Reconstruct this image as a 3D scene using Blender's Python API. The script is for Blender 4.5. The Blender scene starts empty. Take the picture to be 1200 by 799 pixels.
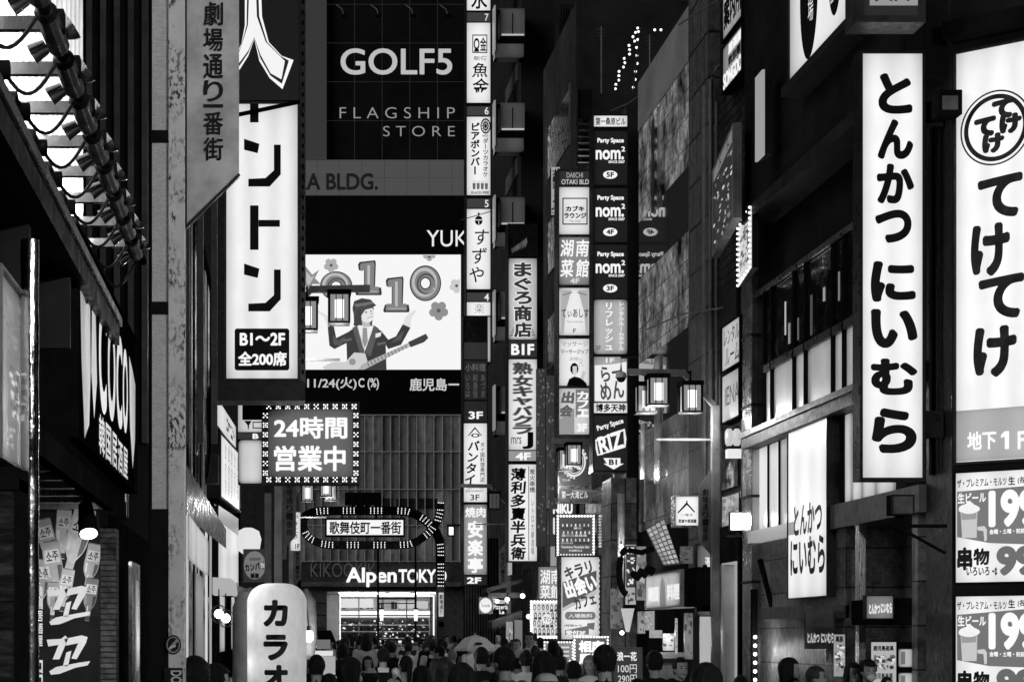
import bpy, bmesh, math, random
from mathutils import Vector, Matrix
R = math.radians
sc = bpy.context.scene
COL = sc.collection
# ---------------------------------------------------------------- camera, world, exposure
F, CX, CY, ZC = 2400.0, 328.0, 746.0, 1.70      # focal length in photo pixels, vanishing point, eye height
cam_d = bpy.data.cameras.new('street_camera'); cam = bpy.data.objects.new('street_camera', cam_d); COL.objects.link(cam)
cam_d.sensor_fit = 'HORIZONTAL'; cam_d.sensor_width = 36; cam_d.lens = F/1200*36
cam_d.shift_x = (600-CX)/1200; cam_d.shift_y = (CY-399.5)/1200
cam_d.clip_start = 0.1; cam_d.clip_end = 2000
cam.location = (0, 0, ZC); cam.rotation_euler = (R(90), 0, 0)
sc.camera = cam
w = bpy.data.worlds.new('World'); sc.world = w; w.use_nodes = True
nt = w.node_tree; bg = nt.nodes['Background']
sky = nt.nodes.new('ShaderNodeTexSky'); sky.sky_type = 'NISHITA'; sky.sun_disc = False
sky.sun_elevation = R(-4); sky.sun_rotation = R(200)
bw = nt.nodes.new('ShaderNodeRGBToBW')                       # monochrome night sky
nt.links.new(sky.outputs[0], bw.inputs[0]); nt.links.new(bw.outputs[0], bg.inputs[0])
bg.inputs[1].default_value = 0.15
sun_d = bpy.data.lights.new('night_glow', 'SUN'); sun_d.energy = 0.9; sun_d.angle = R(50); sun_o = bpy.data.objects.new('night_glow', sun_d); COL.objects.link(sun_o)
sun_o.rotation_euler = Vector((.84, .42, -.34)).to_track_quat('-Z', 'Y').to_euler()   # soft glow of the lit street behind the camera
vs = sc.view_settings; vs.view_transform = 'Standard'; vs.look = 'None'; vs.gamma = 1; vs.exposure = 0.0; vs.use_curve_mapping = False
sc.render.engine = 'CYCLES'
cy = sc.cycles; cy.use_denoising = True; cy.use_light_tree = True; cy.max_bounces = 6; cy.glossy_bounces = 4; cy.diffuse_bounces = 3
cy.sample_clamp_indirect = 4.0; cy.caustics_reflective = False; cy.caustics_refractive = False

def X(px, Y): return (px-CX)*Y/F
def Z(py, Y): return ZC+(CY-py)*Y/F

# ---------------------------------------------------------------- materials
MATS = {}
def base_mat(name):
    m = bpy.data.materials.new(name); m.use_nodes = True
    return m, m.node_tree, m.node_tree.nodes['Principled BSDF']
def L(t, a, b): t.links.new(a, b)
def mth(t, op, a, b=None, c=None):
    n = t.nodes.new('ShaderNodeMath'); n.operation = op
    for i, v in enumerate((a, b, c)):
        if v is None: continue
        if isinstance(v, (int, float)): n.inputs[i].default_value = v
        else: L(t, v, n.inputs[i])
    return n.outputs[0]
def noise(t, scale, detail=4, rough=.6, stretch=None, coord='Object'):
    tc = t.nodes.new('ShaderNodeTexCoord'); out = tc.outputs[coord]
    if stretch:
        mp = t.nodes.new('ShaderNodeMapping'); mp.inputs['Scale'].default_value = stretch; L(t, out, mp.inputs[0]); out = mp.outputs[0]
    n = t.nodes.new('ShaderNodeTexNoise'); n.inputs['Scale'].default_value = scale; n.inputs['Detail'].default_value = detail; n.inputs['Roughness'].default_value = rough
    L(t, out, n.inputs['Vector'])
    r = t.nodes.new('ShaderNodeMapRange'); r.inputs[1].default_value = .32; r.inputs[2].default_value = .68; L(t, n.outputs[0], r.inputs[0]); return r.outputs[0]
def mat(name, v, rough=.5, metal=0., var=.35, scale=3., bump=0., stretch=None, bscale=None, spec=.22):
    """a painted, plastered or metal surface: grey value v with worn, uneven tone and roughness"""
    if name in MATS: return MATS[name]
    m, t, b = base_mat(name)
    n = noise(t, scale, 6, .65, stretch)
    k = mth(t, 'MULTIPLY_ADD', n, 2*var*v, v*(1-var))
    cc = t.nodes.new('ShaderNodeCombineColor')
    for i in range(3): L(t, k, cc.inputs[i])
    L(t, cc.outputs[0], b.inputs['Base Color'])
    n2 = noise(t, scale*2.7, 5, .6, stretch)
    L(t, mth(t, 'MULTIPLY_ADD', n2, .3, max(.02, rough-.15)), b.inputs['Roughness'])
    b.inputs['Metallic'].default_value = metal; b.inputs['Specular IOR Level'].default_value = spec
    if bump:
        bn = t.nodes.new('ShaderNodeBump'); bn.inputs['Strength'].default_value = bump; bn.inputs['Distance'].default_value = .02
        L(t, noise(t, bscale or scale*4, 6, .6, stretch), bn.inputs['Height']); L(t, bn.outputs[0], b.inputs['Normal'])
    MATS[name] = m; return m
def em(v, gain=1.0):
    """glowing ink or lamp of grey value v"""
    name = 'glow_%03d_%d' % (round(v*100), round(gain*10))
    if name in MATS: return MATS[name]
    m, t, b = base_mat(name)
    b.inputs['Base Color'].default_value = (.05, .05, .05, 1); b.inputs['Roughness'].default_value = .35
    b.inputs['Emission Color'].default_value = (v, v, v, 1); b.inputs['Emission Strength'].default_value = gain
    MATS[name] = m; return m
def lb(v, axis='x', n=3, edge=.3, dirt=.12):
    """lit face of a lightbox: tubes behind an acrylic sheet, brighter over the tubes, falling off to the rim"""
    name = 'lit_face_%03d_%s%d_%d_%d' % (round(v*100), axis, n, round(edge*100), round(dirt*100))
    if name in MATS: return MATS[name]
    m, t, b = base_mat(name)
    tc = t.nodes.new('ShaderNodeTexCoord'); sp = t.nodes.new('ShaderNodeSeparateXYZ'); L(t, tc.outputs['Generated'], sp.inputs[0])
    u = sp.outputs[0 if axis == 'x' else 1]; z = sp.outputs[2]
    def rim(c, p): return mth(t, 'POWER', mth(t, 'ABSOLUTE', mth(t, 'MULTIPLY_ADD', c, 2, -1)), p)
    e = mth(t, 'ADD', rim(u, 5), rim(z, 9))
    fall = mth(t, 'MULTIPLY_ADD', e, -edge, 1.0)
    band = mth(t, 'MULTIPLY_ADD', mth(t, 'COSINE', mth(t, 'MULTIPLY_ADD', u, 2*math.pi*n, math.pi)), .07, .95)
    d = mth(t, 'MULTIPLY_ADD', noise(t, 1.6, 6, .7, (1.6, 1.6, .7)), dirt*1.5, 1-dirt*.9)
    s = mth(t, 'MULTIPLY', mth(t, 'MULTIPLY', fall, band), mth(t, 'MULTIPLY', d, v))
    b.inputs['Base Color'].default_value = (.25, .25, .25, 1); b.inputs['Roughness'].default_value = .3
    b.inputs['Emission Color'].default_value = (1, 1, 1, 1); L(t, s, b.inputs['Emission Strength'])
    MATS[name] = m; return m
def stone(name, v, bw_, bh, gap=.02, bump=.5, rough=.6, rot=(R(90), 0, R(90)), var=.5, spot=6, contrast=.5):
    """stone slabs or tiles with joints; rot turns the brick pattern into the wall's plane"""
    if name in MATS: return MATS[name]
    m, t, b = base_mat(name)
    tc = t.nodes.new('ShaderNodeTexCoord'); sp = t.nodes.new('ShaderNodeSeparateXYZ'); L(t, tc.outputs['Object'], sp.inputs[0])
    cb = t.nodes.new('ShaderNodeCombineXYZ'); L(t, mth(t, 'ADD', sp.outputs[0], sp.outputs[1]), cb.inputs[0]); L(t, sp.outputs[2], cb.inputs[1])
    br = t.nodes.new('ShaderNodeTexBrick'); L(t, cb.outputs[0], br.inputs['Vector'])
    br.inputs['Scale'].default_value = 1; br.inputs['Brick Width'].default_value = bw_; br.inputs['Row Height'].default_value = bh; br.inputs['Mortar Size'].default_value = gap
    br.inputs['Color1'].default_value = (1, 1, 1, 1); br.inputs['Color2'].default_value = (.7, .7, .7, 1); br.inputs['Mortar'].default_value = (.2, .2, .2, 1)
    n1 = noise(t, spot, 8, .75); n2 = noise(t, spot*.25, 3, .5)
    k = mth(t, 'MULTIPLY', mth(t, 'MULTIPLY_ADD', n1, 2*var, 1-var), mth(t, 'MULTIPLY_ADD', n2, 2*contrast, 1-contrast))
    mx = t.nodes.new('ShaderNodeMix'); mx.data_type = 'RGBA'; mx.blend_type = 'MULTIPLY'; mx.inputs[0].default_value = 1
    cc = t.nodes.new('ShaderNodeCombineColor'); kk = mth(t, 'MULTIPLY', k, v)
    for i in range(3): L(t, kk, cc.inputs[i])
    L(t, br.outputs[0], mx.inputs[6]); L(t, cc.outputs[0], mx.inputs[7]); L(t, mx.outputs[2], b.inputs['Base Color'])
    L(t, mth(t, 'MULTIPLY_ADD', n1, .3, rough-.15), b.inputs['Roughness']); b.inputs['Specular IOR Level'].default_value = .12
    bn = t.nodes.new('ShaderNodeBump'); bn.inputs['Strength'].default_value = bump; bn.inputs['Distance'].default_value = .03
    h = mth(t, 'MULTIPLY_ADD', br.outputs[1], -1.2, mth(t, 'ADD', n1, mth(t, 'MULTIPLY', n2, .8)))
    L(t, h, bn.inputs['Height']); L(t, bn.outputs[0], b.inputs['Normal'])
    MATS[name] = m; return m
def rust(name, v):
    """grey painted steel with dark chips and rust patches"""
    m, t, b = base_mat(name)
    def ramp(src, a, c):
        r = t.nodes.new('ShaderNodeMapRange'); r.inputs[1].default_value = a; r.inputs[2].default_value = c; L(t, src, r.inputs[0]); return r.outputs[0]
    big = ramp(noise(t, 3.2, 3, .5), .35, .75)
    chip = ramp(noise(t, 60, 5, .6, (1, 1, .55)), .5, .66)
    pit = ramp(noise(t, 22, 7, .7, (1, 1, .5)), .78, .92)
    mask = mth(t, 'MAXIMUM', mth(t, 'MULTIPLY', big, chip), pit)
    grad = mth(t, 'MULTIPLY_ADD', noise(t, 5, 4), .3, .85)
    k = mth(t, 'MULTIPLY', mth(t, 'MULTIPLY', mth(t, 'MULTIPLY_ADD', mask, -.93, 1), grad), v)
    cc = t.nodes.new('ShaderNodeCombineColor')
    for i in range(3): L(t, k, cc.inputs[i])
    L(t, cc.outputs[0], b.inputs['Base Color']); L(t, mth(t, 'MULTIPLY_ADD', mask, .4, .45), b.inputs['Roughness'])
    bn = t.nodes.new('ShaderNodeBump'); bn.inputs['Strength'].default_value = .4; bn.inputs['Distance'].default_value = .004
    L(t, mask, bn.inputs['Height']); L(t, bn.outputs[0], b.inputs['Normal'])
    MATS[name] = m; return m
INK = mat('black_ink', .012, .45, var=.2)
BLACK = mat('black_paint', .012, .5, bump=.05, spec=0.)
DARK = mat('dark_grey_paint', .035, .5, bump=.05, scale=1.2, spec=.04)
CHAR = mat('charcoal_panel', .020, .6, bump=.08, scale=.8, spec=0.)
MIDG = mat('mid_grey_paint', .16, .45, bump=.05)
LIGHTG = mat('light_grey_paint', .42, .45, bump=.04)
WHITE = mat('white_paint', .75, .4, var=.12)
ALU = mat('brushed_aluminium', .7, .3, 1., var=.25, scale=2, bump=.05, stretch=(8, 8, .4))
STEEL = mat('polished_steel', .62, .17, 1., var=.2, scale=1.6, bump=.35, bscale=3.0, stretch=(1, 1, .6))
def mirror(name, v, rough, spec=1.):
    m, t, b = base_mat(name); b.inputs['Base Color'].default_value = (v, v, v, 1); b.inputs['Specular IOR Level'].default_value = spec; b.inputs['IOR'].default_value = 1.9
    bn = t.nodes.new('ShaderNodeBump'); bn.inputs['Strength'].default_value = .02; bn.inputs['Distance'].default_value = .01; L(t, noise(t, 1.2, 2), bn.inputs['Height']); L(t, bn.outputs[0], b.inputs['Normal'])
    L(t, mth(t, 'MULTIPLY_ADD', noise(t, 5, 4), .05, rough), b.inputs['Roughness']); MATS[name] = m; return m
GLASS = mat('dark_window_glass', .012, .16, var=.3, scale=1.5, bump=.06, bscale=.9, spec=.9)
CONC = mat('grey_concrete', .14, .75, bump=.25, scale=2)
CABLE = mat('black_cable', .012, .5)

# ---------------------------------------------------------------- mesh collecting
GC = {}
def glyph(s, bold=0., res=5):
    key = (s, round(bold, 4), res)
    if key not in GC:
        c = bpy.data.curves.new('t', 'FONT'); c.body = s; c.size = 1; c.offset = bold; c.resolution_u = res
        o = bpy.data.objects.new('t', c); m = o.to_mesh()
        vs_ = [(v.co.x, v.co.y) for v in m.vertices]; fs = [tuple(p.vertices) for p in m.polygons]
        o.to_mesh_clear(); bpy.data.objects.remove(o); bpy.data.curves.remove(c)
        if vs_: bb = (min(v[0] for v in vs_), max(v[0] for v in vs_), min(v[1] for v in vs_), max(v[1] for v in vs_))
        else: bb = (0, 1, 0, 1)
        GC[key] = (vs_, fs, bb)
    return GC[key]

class MB:
    def __init__(s): s.v = []; s.f = []; s.mi = []; s.mats = []
    def m(s, mt):
        if mt not in s.mats: s.mats.append(mt)
        return s.mats.index(mt)
    def add(s, vs_, fs, mt):
        o = len(s.v); s.v += [tuple(p) for p in vs_]; i = s.m(mt)
        for f in fs: s.f.append(tuple(o+k for k in f)); s.mi.append(i)
        return s
    def hexa(s, p, mt):
        return s.add(p, [(0, 3, 2, 1), (4, 5, 6, 7), (0, 1, 5, 4), (1, 2, 6, 5), (2, 3, 7, 6), (3, 0, 4, 7)], mt)
    def box(s, x0, x1, y0, y1, z0, z1, mt):
        return s.hexa([(x0, y0, z0), (x1, y0, z0), (x1, y1, z0), (x0, y1, z0), (x0, y0, z1), (x1, y0, z1), (x1, y1, z1), (x0, y1, z1)], mt)
    def fb(s, fr, u0, v0, u1, v1, d0, d1, mt):
        return s.hexa([fr(u0, v1, d1), fr(u1, v1, d1), fr(u1, v1, d0), fr(u0, v1, d0), fr(u0, v0, d1), fr(u1, v0, d1), fr(u1, v0, d0), fr(u0, v0, d0)], mt)
    def ring(s, fr, u0, v0, u1, v1, wu, wv, d0, d1, mt):
        s.fb(fr, u0, v0, u1, v0+wv, d0, d1, mt); s.fb(fr, u0, v1-wv, u1, v1, d0, d1, mt)
        s.fb(fr, u0, v0+wv, u0+wu, v1-wv, d0, d1, mt); s.fb(fr, u1-wu, v0+wv, u1, v1-wv, d0, d1, mt); return s
    def poly(s, fr, pts, d0, d1, mt):
        n = len(pts); vs_ = [fr(u, v, d1) for u, v in pts]+[fr(u, v, d0) for u, v in pts]
        return s.add(vs_, [tuple(range(n)), tuple(range(2*n-1, n-1, -1))]+[(i, n+i, n+(i+1) % n, (i+1) % n) for i in range(n)], mt)
    def flat(s, fr, pts, d, mt): return s.add([fr(u, v, d) for u, v in pts], [tuple(range(len(pts)))], mt)
    def ell(s, fr, cu, cv, ru, rv, d0, d1, mt, n=24):
        return s.poly(fr, [(cu+ru*math.cos(2*math.pi*i/n), cv+rv*math.sin(2*math.pi*i/n)) for i in range(n)], d0, d1, mt)
    def annu(s, fr, cu, cv, ru, rv, k, d, mt, n=32):
        vs_ = []
        for q in (1, k):
            vs_ += [fr(cu+ru*q*math.cos(2*math.pi*i/n), cv+rv*q*math.sin(2*math.pi*i/n), d) for i in range(n)]
        return s.add(vs_, [(i, (i+1) % n, n+(i+1) % n, n+i) for i in range(n)], mt)
    def tube(s, pts, r, mt, n=8, caps=True):
        pts = [Vector(p) for p in pts]; rs = r if isinstance(r, (list, tuple)) else [r]*len(pts)
        vs_ = []; 
        for i, p in enumerate(pts):
            t = (pts[min(i+1, len(pts)-1)]-pts[max(i-1, 0)]).normalized()
            a = t.cross(Vector((0, 0, 1))) if abs(t.z) < .95 else t.cross(Vector((1, 0, 0)))
            a.normalize(); b = t.cross(a)
            vs_ += [p+(a*math.cos(2*math.pi*k/n)+b*math.sin(2*math.pi*k/n))*rs[i] for k in range(n)]
        fs = [(i*n+k, i*n+(k+1) % n, (i+1)*n+(k+1) % n, (i+1)*n+k) for i in range(len(pts)-1) for k in range(n)]
        if caps: fs += [tuple(range(n-1, -1, -1)), tuple(range((len(pts)-1)*n, len(pts)*n))]
        return s.add(vs_, fs, mt)
    def lathe(s, c, prof, mt, n=16):
        vs_ = [(c[0]+r*math.cos(2*math.pi*k/n), c[1]+r*math.sin(2*math.pi*k/n), c[2]+z) for r, z in prof for k in range(n)]
        fs = [(i*n+k, i*n+(k+1) % n, (i+1)*n+(k+1) % n, (i+1)*n+k) for i in range(len(prof)-1) for k in range(n)]
        fs += [tuple(range(n-1, -1, -1)), tuple(range((len(prof)-1)*n, len(prof)*n))]
        return s.add(vs_, fs, mt)
    def ball(s, c, r, mt, n=8, sq=(1, 1, 1)):
        vs_ = []; fs = []
        for i in range(n+1):
            a = math.pi*i/n
            for k in range(2*n):
                b = math.pi*k/n
                vs_.append((c[0]+r*sq[0]*math.sin(a)*math.cos(b), c[1]+r*sq[1]*math.sin(a)*math.sin(b), c[2]+r*sq[2]*math.cos(a)))
        for i in range(n):
            for k in range(2*n): fs.append((i*2*n+k, i*2*n+(k+1) % (2*n), (i+1)*2*n+(k+1) % (2*n), (i+1)*2*n+k))
        return s.add(vs_, fs, mt)
    def txt(s, fr, t, u0, v0, u1, v1, mt, bold=.02, vert=False, skew=0., rot=0., d=.012, fill=1.0, fit=False, res=5):
        """lettering inside the rectangle u0 v0 u1 v1 (v runs down); vert stacks the characters"""
        offs = [(0., 0.)]
        if bold > .012:
            nd = 12 if bold > .03 else 8
            offs = [(bold*math.cos(6.2832*(i+.5)/nd), bold*math.sin(6.2832*(i+.5)/nd)) for i in range(nd)]+([(0., 0.)] if bold > .035 else [])
            if bold > .045: offs += [(.5*a, .5*b) for a, b in offs[0:nd:2]]
            if bold > .045: res = max(res-1, 3)
        def place(vs_, fs, fn):
            for i, (a, b) in enumerate(offs): s.add([fr(*fn(x+a, y+b), d+i*.00012) for x, y in vs_], fs, mt)
        gb = bold if bold <= .012 else 0.
        cu, cv, ca, sa = (u0+u1)/2, (v0+v1)/2, math.cos(R(rot)), math.sin(R(rot))
        def fin(u, v):
            u += skew*((v1+v0)/2-v); du, dv = u-cu, v-cv
            return (cu+du*ca-dv*sa, cv+du*sa+dv*ca)
        if not vert:
            vs_, fs, (a, b, c, e) = glyph(t, gb, res); pb_ = bold-gb; a -= pb_; b += pb_; c -= pb_; e += pb_
            if not vs_: return s
            if b-a < 1e-6 or e-c < 1e-6: return s
            place(vs_, fs, lambda x, y: fin(u0+(x-a)/(b-a)*(u1-u0), v1-(y-c)/(e-c)*(v1-v0)))
            return s
        n = len(t); h = (v1-v0)/n
        for i, ch in enumerate(t):
            if ch == ' ': continue
            vs_, fs, (a, b, c, e) = glyph(ch, gb, res); pb_ = bold-gb; a -= pb_; b += pb_; c -= pb_; e += pb_; V = v0+(i+.5)*h
            turn = ch in 'ー〜-'
            if fit and not turn:
                place(vs_, fs, lambda x, y: fin(u0+(x-a)/(b-a)*(u1-u0), V+h*.46-(y-c)/(e-c)*h*.92))
            elif turn: place(vs_, fs, lambda x, y: fin(cu-(y-.37)*(u1-u0)*fill, V+(x-.5)*h*fill))
            else:
                mx = .5 if ord(ch) > 0x2000 else (a+b)/2
                place(vs_, fs, lambda x, y: fin(cu+(x-mx)*(u1-u0)*fill, V-(y-.37)*h*fill))
        return s

def frontal(Y): return lambda u, v, d: (X(u, Y), Y-d, Z(v, Y))
def plane(p0, p1, zt, zb):
    """vertical plane from p0 (u=0) to p1 (u=1), z from zt (v=0) to zb (v=1); d is outwards, to the camera's side"""
    ax, ay = p1[0]-p0[0], p1[1]-p0[1]; l = math.hypot(ax, ay); n = (ay/l, -ax/l)
    if n[0]*p0[0]+n[1]*p0[1] > 0: n = (-n[0], -n[1])
    return lambda u, v, d: (p0[0]+ax*u+n[0]*d, p0[1]+ay*u+n[1]*d, zt+(zb-zt)*v)
def along(c, px0, px1, pt, pb, at=0):
    """a panel in the plane X=c that runs with the street, read off the photo at its px0 (at=0) or px1 (at=1) end"""
    y0, y1 = F*c/(px0-CX), F*c/(px1-CX); ye = (y0, y1)[at]
    return plane((c, y0), (c, y1), Z(pt, ye), Z(pb, ye))

ORG = {}
def thing(name, label, cat, loc, group=None):
    o = bpy.data.objects.new(name, None); COL.objects.link(o); o.location = loc; o.empty_display_size = .2
    o['label'] = label; o['category'] = cat
    if group: o['group'] = group
    ORG[o.name] = Vector(loc); return o
def mk(name, mb, org=Vector((0, 0, 0)), smooth=False, bevel=0):
    me = bpy.data.meshes.new(name)
    me.from_pydata([tuple(Vector(p)-org) for p in mb.v], [], mb.f)
    for m in mb.mats: me.materials.append(m)
    me.polygons.foreach_set('material_index', mb.mi)
    if smooth: me.polygons.foreach_set('use_smooth', [True]*len(mb.f))
    me.update()
    o = bpy.data.objects.new(name, me); COL.objects.link(o)
    if smooth:
        try: me.set_sharp_from_angle(angle=R(40))
        except Exception: pass
    if bevel:
        b = o.modifiers.new('edge', 'BEVEL'); b.width = bevel; b.segments = 2; b.limit_method = 'ANGLE'
    return o
def part(parent, name, mb, label=None, smooth=False, bevel=0):
    org = ORG[parent.name]; o = mk(name, mb, org, smooth, bevel); o.parent = parent; ORG[o.name] = org
    if label: o['label'] = label
    return o
def solo(name, mb, label, cat, group=None, smooth=False, bevel=0):
    xs, ys, zs = zip(*mb.v); org = Vector(((min(xs)+max(xs))/2, (min(ys)+max(ys))/2, min(zs)))
    o = mk(name, mb, org, smooth, bevel); o.location = org; o['label'] = label; o['category'] = cat; ORG[o.name] = org
    if group: o['group'] = group
    return o
def struct(name, mb, kind='structure'):
    o = mk(name, mb); o['kind'] = kind; return o
def lamp(name, kind, loc, energy, parent=None, aim=None, size=.1, angle=60, blend=.4):
    d = bpy.data.lights.new(name, kind); d.energy = energy; o = bpy.data.objects.new(name, d); COL.objects.link(o)
    loc = Vector(loc)
    if kind == 'SPOT': d.spot_size = R(angle); d.spot_blend = blend; d.shadow_soft_size = size
    elif kind == 'POINT': d.shadow_soft_size = size
    if aim is not None: o.rotation_euler = (Vector(aim)-loc).to_track_quat('-Z', 'Y').to_euler()
    if parent is not None: o.parent = parent; o.location = loc-ORG[parent.name]
    else: o.location = loc
    return o
def lettering(pn, fr, items, d=.012):
    mb = MB()
    for it in items:
        if callable(it): it(mb, fr); continue
        t, u0, v0, u1, v1, mt = it[:6]; kw = dict(it[6]) if len(it) > 6 else {}
        kw.setdefault('d', d); mb.txt(fr, t, u0, v0, u1, v1, mt, **kw)
    if mb.v: part(pn, 'lettering', mb)
def sign(name, label, fr, rect, face, items=(), depth=.25, fw=None, frame=DARK, group=None, cat='sign', base=None, back=0., brackets=()):
    """a lightbox or board: housing, lit face set in a raised rim, lettering on the face"""
    u0, v0, u1, v1 = rect
    fu = fw if isinstance(fw, tuple) else (fw, fw)
    b = fr((u0+u1)/2, v1, -depth/2)
    o = thing(name, label, cat, b, group)
    mb = MB(); mb.fb(fr, u0, v0, u1, v1, -depth, -.002, frame)
    if fw: mb.ring(fr, u0, v0, u1, v1, fu[0], fu[1], -.0021, .03, frame)
    for br in brackets: mb.fb(fr, *br, frame)
    part(o, 'housing', mb)
    pm = MB(); q = fu if fw else (0, 0)
    e = 0 if fw else .0
    pm.fb(fr, u0+q[0], v0+q[1], u1-q[0], v1-q[1], 0., .008, face)
    p = part(o, 'panel', pm)
    if items: lettering(p, fr, items)
    return o
def dots_row(mb, fr, pts, r, mt, d=.01):
    for u, v in pts:
        x, y, z = fr(u, v, d); mb.ball((x, y, z), r, mt, 3)
# ================================================================ ground
ASPH = mat('asphalt', .05, .55, var=.4, scale=1.5, bump=.3, bscale=60)
PAVE = stone('pavement_slabs', .16, .6, .3, .012, .2, .6, spot=9)
g = MB(); g.add([(-600, -60, 0), (600, -60, 0), (600, 900, 0), (-600, 900, 0)], [(0, 1, 2, 3)], ASPH); struct('ground', g)
g = MB(); g.box(-1.6, -.35, 4, 104, 0, .12, PAVE); struct('pavement', g)
g = MB(); g.box(7.9, 8.9, 4, 104, 0, .12, PAVE); struct('pavement', g)
g = MB(); g.box(-.35, -.22, 4, 104, 0, .13, CONC); struct('kerb', g)
g = MB(); g.box(7.77, 7.9, 4, 104, 0, .13, CONC); struct('kerb', g)
g = MB(); g.box(-40, 60, 141, 149.4, 0, .14, PAVE); struct('pavement', g)
g = MB()
for k in range(-6, 10): g.box(k*4, k*4+2.2, 123, 123.15, .004, .008, WHITE)
struct('road_marking', g)

def building(name, label, box, wallmat, group='buildings along the street'):
    x0, x1, y0, y1, h = box
    o = thing(name, label, 'building', ((x0+x1)/2, (y0+y1)/2, 0), group)
    mb = MB(); mb.box(x0, x1, y0, y1, 0, h, wallmat); part(o, 'wall', mb); return o

# ================================================================ sports store tower at the end of the street
fA = frontal(150)
o = thing('store_tower', 'broad glass fronted tower closing the far end of the street', 'building', (7, 160, 0), 'buildings along the street')
mb = MB()
eL, eR, eT = 383, 514, 692                     # the lit entrance, in photo pixels on the facade
zt = Z(eT, 150)
mb.box(-16, X(eL, 150), 150, 175, 0, zt, mat('tower_stone', .1, .5, bump=.1)); mb.box(X(eR, 150), 19, 150, 175, 0, zt, mat('tower_stone', .1, .5))
mb.box(-16, 19, 150, 175, zt, 56, mat('tower_clad', .05, .4))
mb.box(X(eL, 150), X(eR, 150), 158, 175, 0, zt, CHAR)
part(o, 'wall', mb)
random.seed(12)
for (a, b_) in ((486, 529.4), (530, 573), (574, 615), (616, 657)):
    for k in range(11):
        dim = random.choice((.006, .012, .02, .03, .05)) if a > 520 else random.choice((.004, .01, .016, .035))
        mb = MB(); mb.fb(fA, 346+k*20.2, a, 365.6+k*20.2, b_, .02, .1, lb(dim, 'x', 2, .6, .9)); part(o, 'window_pane', mb)  # uneven pane glow put in for grey reflections on the tower glass
mb = MB(); mb.fb(fA, 345, 576, 556, 577, .02, .09, BLACK); part(o, 'floor_line', mb)
mb = MB()
for k in range(22): mb.fb(fA, 346+k*10.1, 486, 346.9+k*10.1, 684, .1, .3, mat('mullion_metal', .75, .5))
for v in (486, 529, 573, 615, 657): mb.fb(fA, 345, v, 556, v+.9, .1, .32, MATS['mullion_metal'])
part(o, 'mullion_grid', mb)
mb = MB(); mb.fb(fA, 350, 659, 556, 682, .3, .6, mat('tower_fascia', .07, .35)); mb.fb(fA, 350, 682, 556, 687, .2, .9, MIDG)
fa = part(o, 'fascia', mb)
mb = MB()
for k in range(4): mb.fb(fA, 412+k*26, 584, 434+k*26, 596, .12, .2, DARK)
mb.fb(fA, 404, 577, 446, 592, .12, .3, BLACK); part(o, 'louvre', mb)
def letters(name, label, fr, items, group=None, cat='sign', d=0., depth=.15):
    """free standing channel letters: glowing faces on a shallow backing rail"""
    o = thing(name, label, cat, fr(items[0][1], items[0][4], d), group)
    mb = MB()
    for t, u0, v0, u1, v1, mt, *kw in items:
        kw = kw[0] if kw else {}
        for q in (d+depth, ): mb.txt(fr, t, u0, v0, u1, v1, mt, d=q, **kw)
    p = part(o, 'lettering', mb)
    bk = MB()
    for t, u0, v0, u1, v1, mt, *kw in items:
        bk.fb(fr, u0, v1-(v1-v0)*.55, u1, v1-(v1-v0)*.45, d, d+depth*.6, DARK)
    part(o, 'backing_rail', bk); return o
letters('shop_sign', 'glowing white channel letters over the lit entrance of the end tower', fA,
        [('Alpen', 405, 665, 464, 688, em(1.0), {'bold': .03}), ('TOKYO', 466, 667, 522, 683, em(1.0), {'bold': .03})], d=.92)
for (u0, t) in ((364, 'KIKOOKIK'),):
    letters('shop_sign', 'dim thin outlined letters behind the glowing letters of the end tower', fA, [(t, 364, 660, 440, 676, em(.05), {'bold': -.012})], d=.605, depth=.01)  # letters mirrored in the tower glass, drawn as faintly glowing text
# interior of the entrance
ent = MB(); ent.box(X(eL, 150)+.05, X(eR, 150)-.05, 150.4, 157.9, zt-.08, zt-.03, WHITE); ent.box(X(eL, 150)+.05, X(eR, 150)-.05, 157.8, 157.9, .05, zt-.1, WHITE)
part(o, 'entrance_hall', ent)
mb = MB()
for k in range(4): mb.box(X(398+k*30, 150), X(422+k*30, 150), 151+.2*k, 151.3+.2*k, zt-.16, zt-.09, em(1, 12))
mb.box(X(400, 150), X(508, 150), 154, 154.5, zt-.16, zt-.09, em(1, 12))
part(o, 'ceiling_light', mb)
mb = MB(); random.seed(3)
for k in range(26):
    u = 399+k*4.2
    for v0, v1 in ((703, 713), (724, 731), (733, 739), (741, 747)):
        if random.random() < (.85 if v0 > 720 else .5): mb.fb(fA, u, v0+random.uniform(0, 3), u+random.uniform(1.6, 4), v1-.6, -4.2, -3.8-random.random()*.3, mat('goods_%d' % random.randint(0, 3), (.03, .10, .35, .7)[len(mb.v) % 4], .5))
for v in (731, 739, 747): mb.fb(fA, 400, v, 508, v+.9, -4.4, -3.7, WHITE)
part(o, 'shelving', mb)
mb = MB(); mb.fb(fA, 400, 715, 508, 722, -3.6, -3.5, em(1.0, 1.2)); mb.fb(fA, 400, 700, 440, 711, -3.6, -3.5, em(.7)); mb.fb(fA, 470, 703, 506, 712, -3.6, -3.5, em(.5)); part(o, 'light_strip', mb)
mb = MB(); mb.fb(fA, 400, 723, 508, 750, -4.9, -4.8, mat('shelf_back', .06, .6)); part(o, 'shelf_back', mb)
mb = MB()
for k in range(70): u = random.uniform(401, 505); v = random.uniform(724, 746); mb.fb(fA, u, v, u+random.uniform(.8, 3), v+random.uniform(.8, 2.4), -3.5, -3.4, em(random.choice((.15, .4, .8, .95))))
part(o, 'lit_goods', mb)['kind'] = 'stuff'
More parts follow.
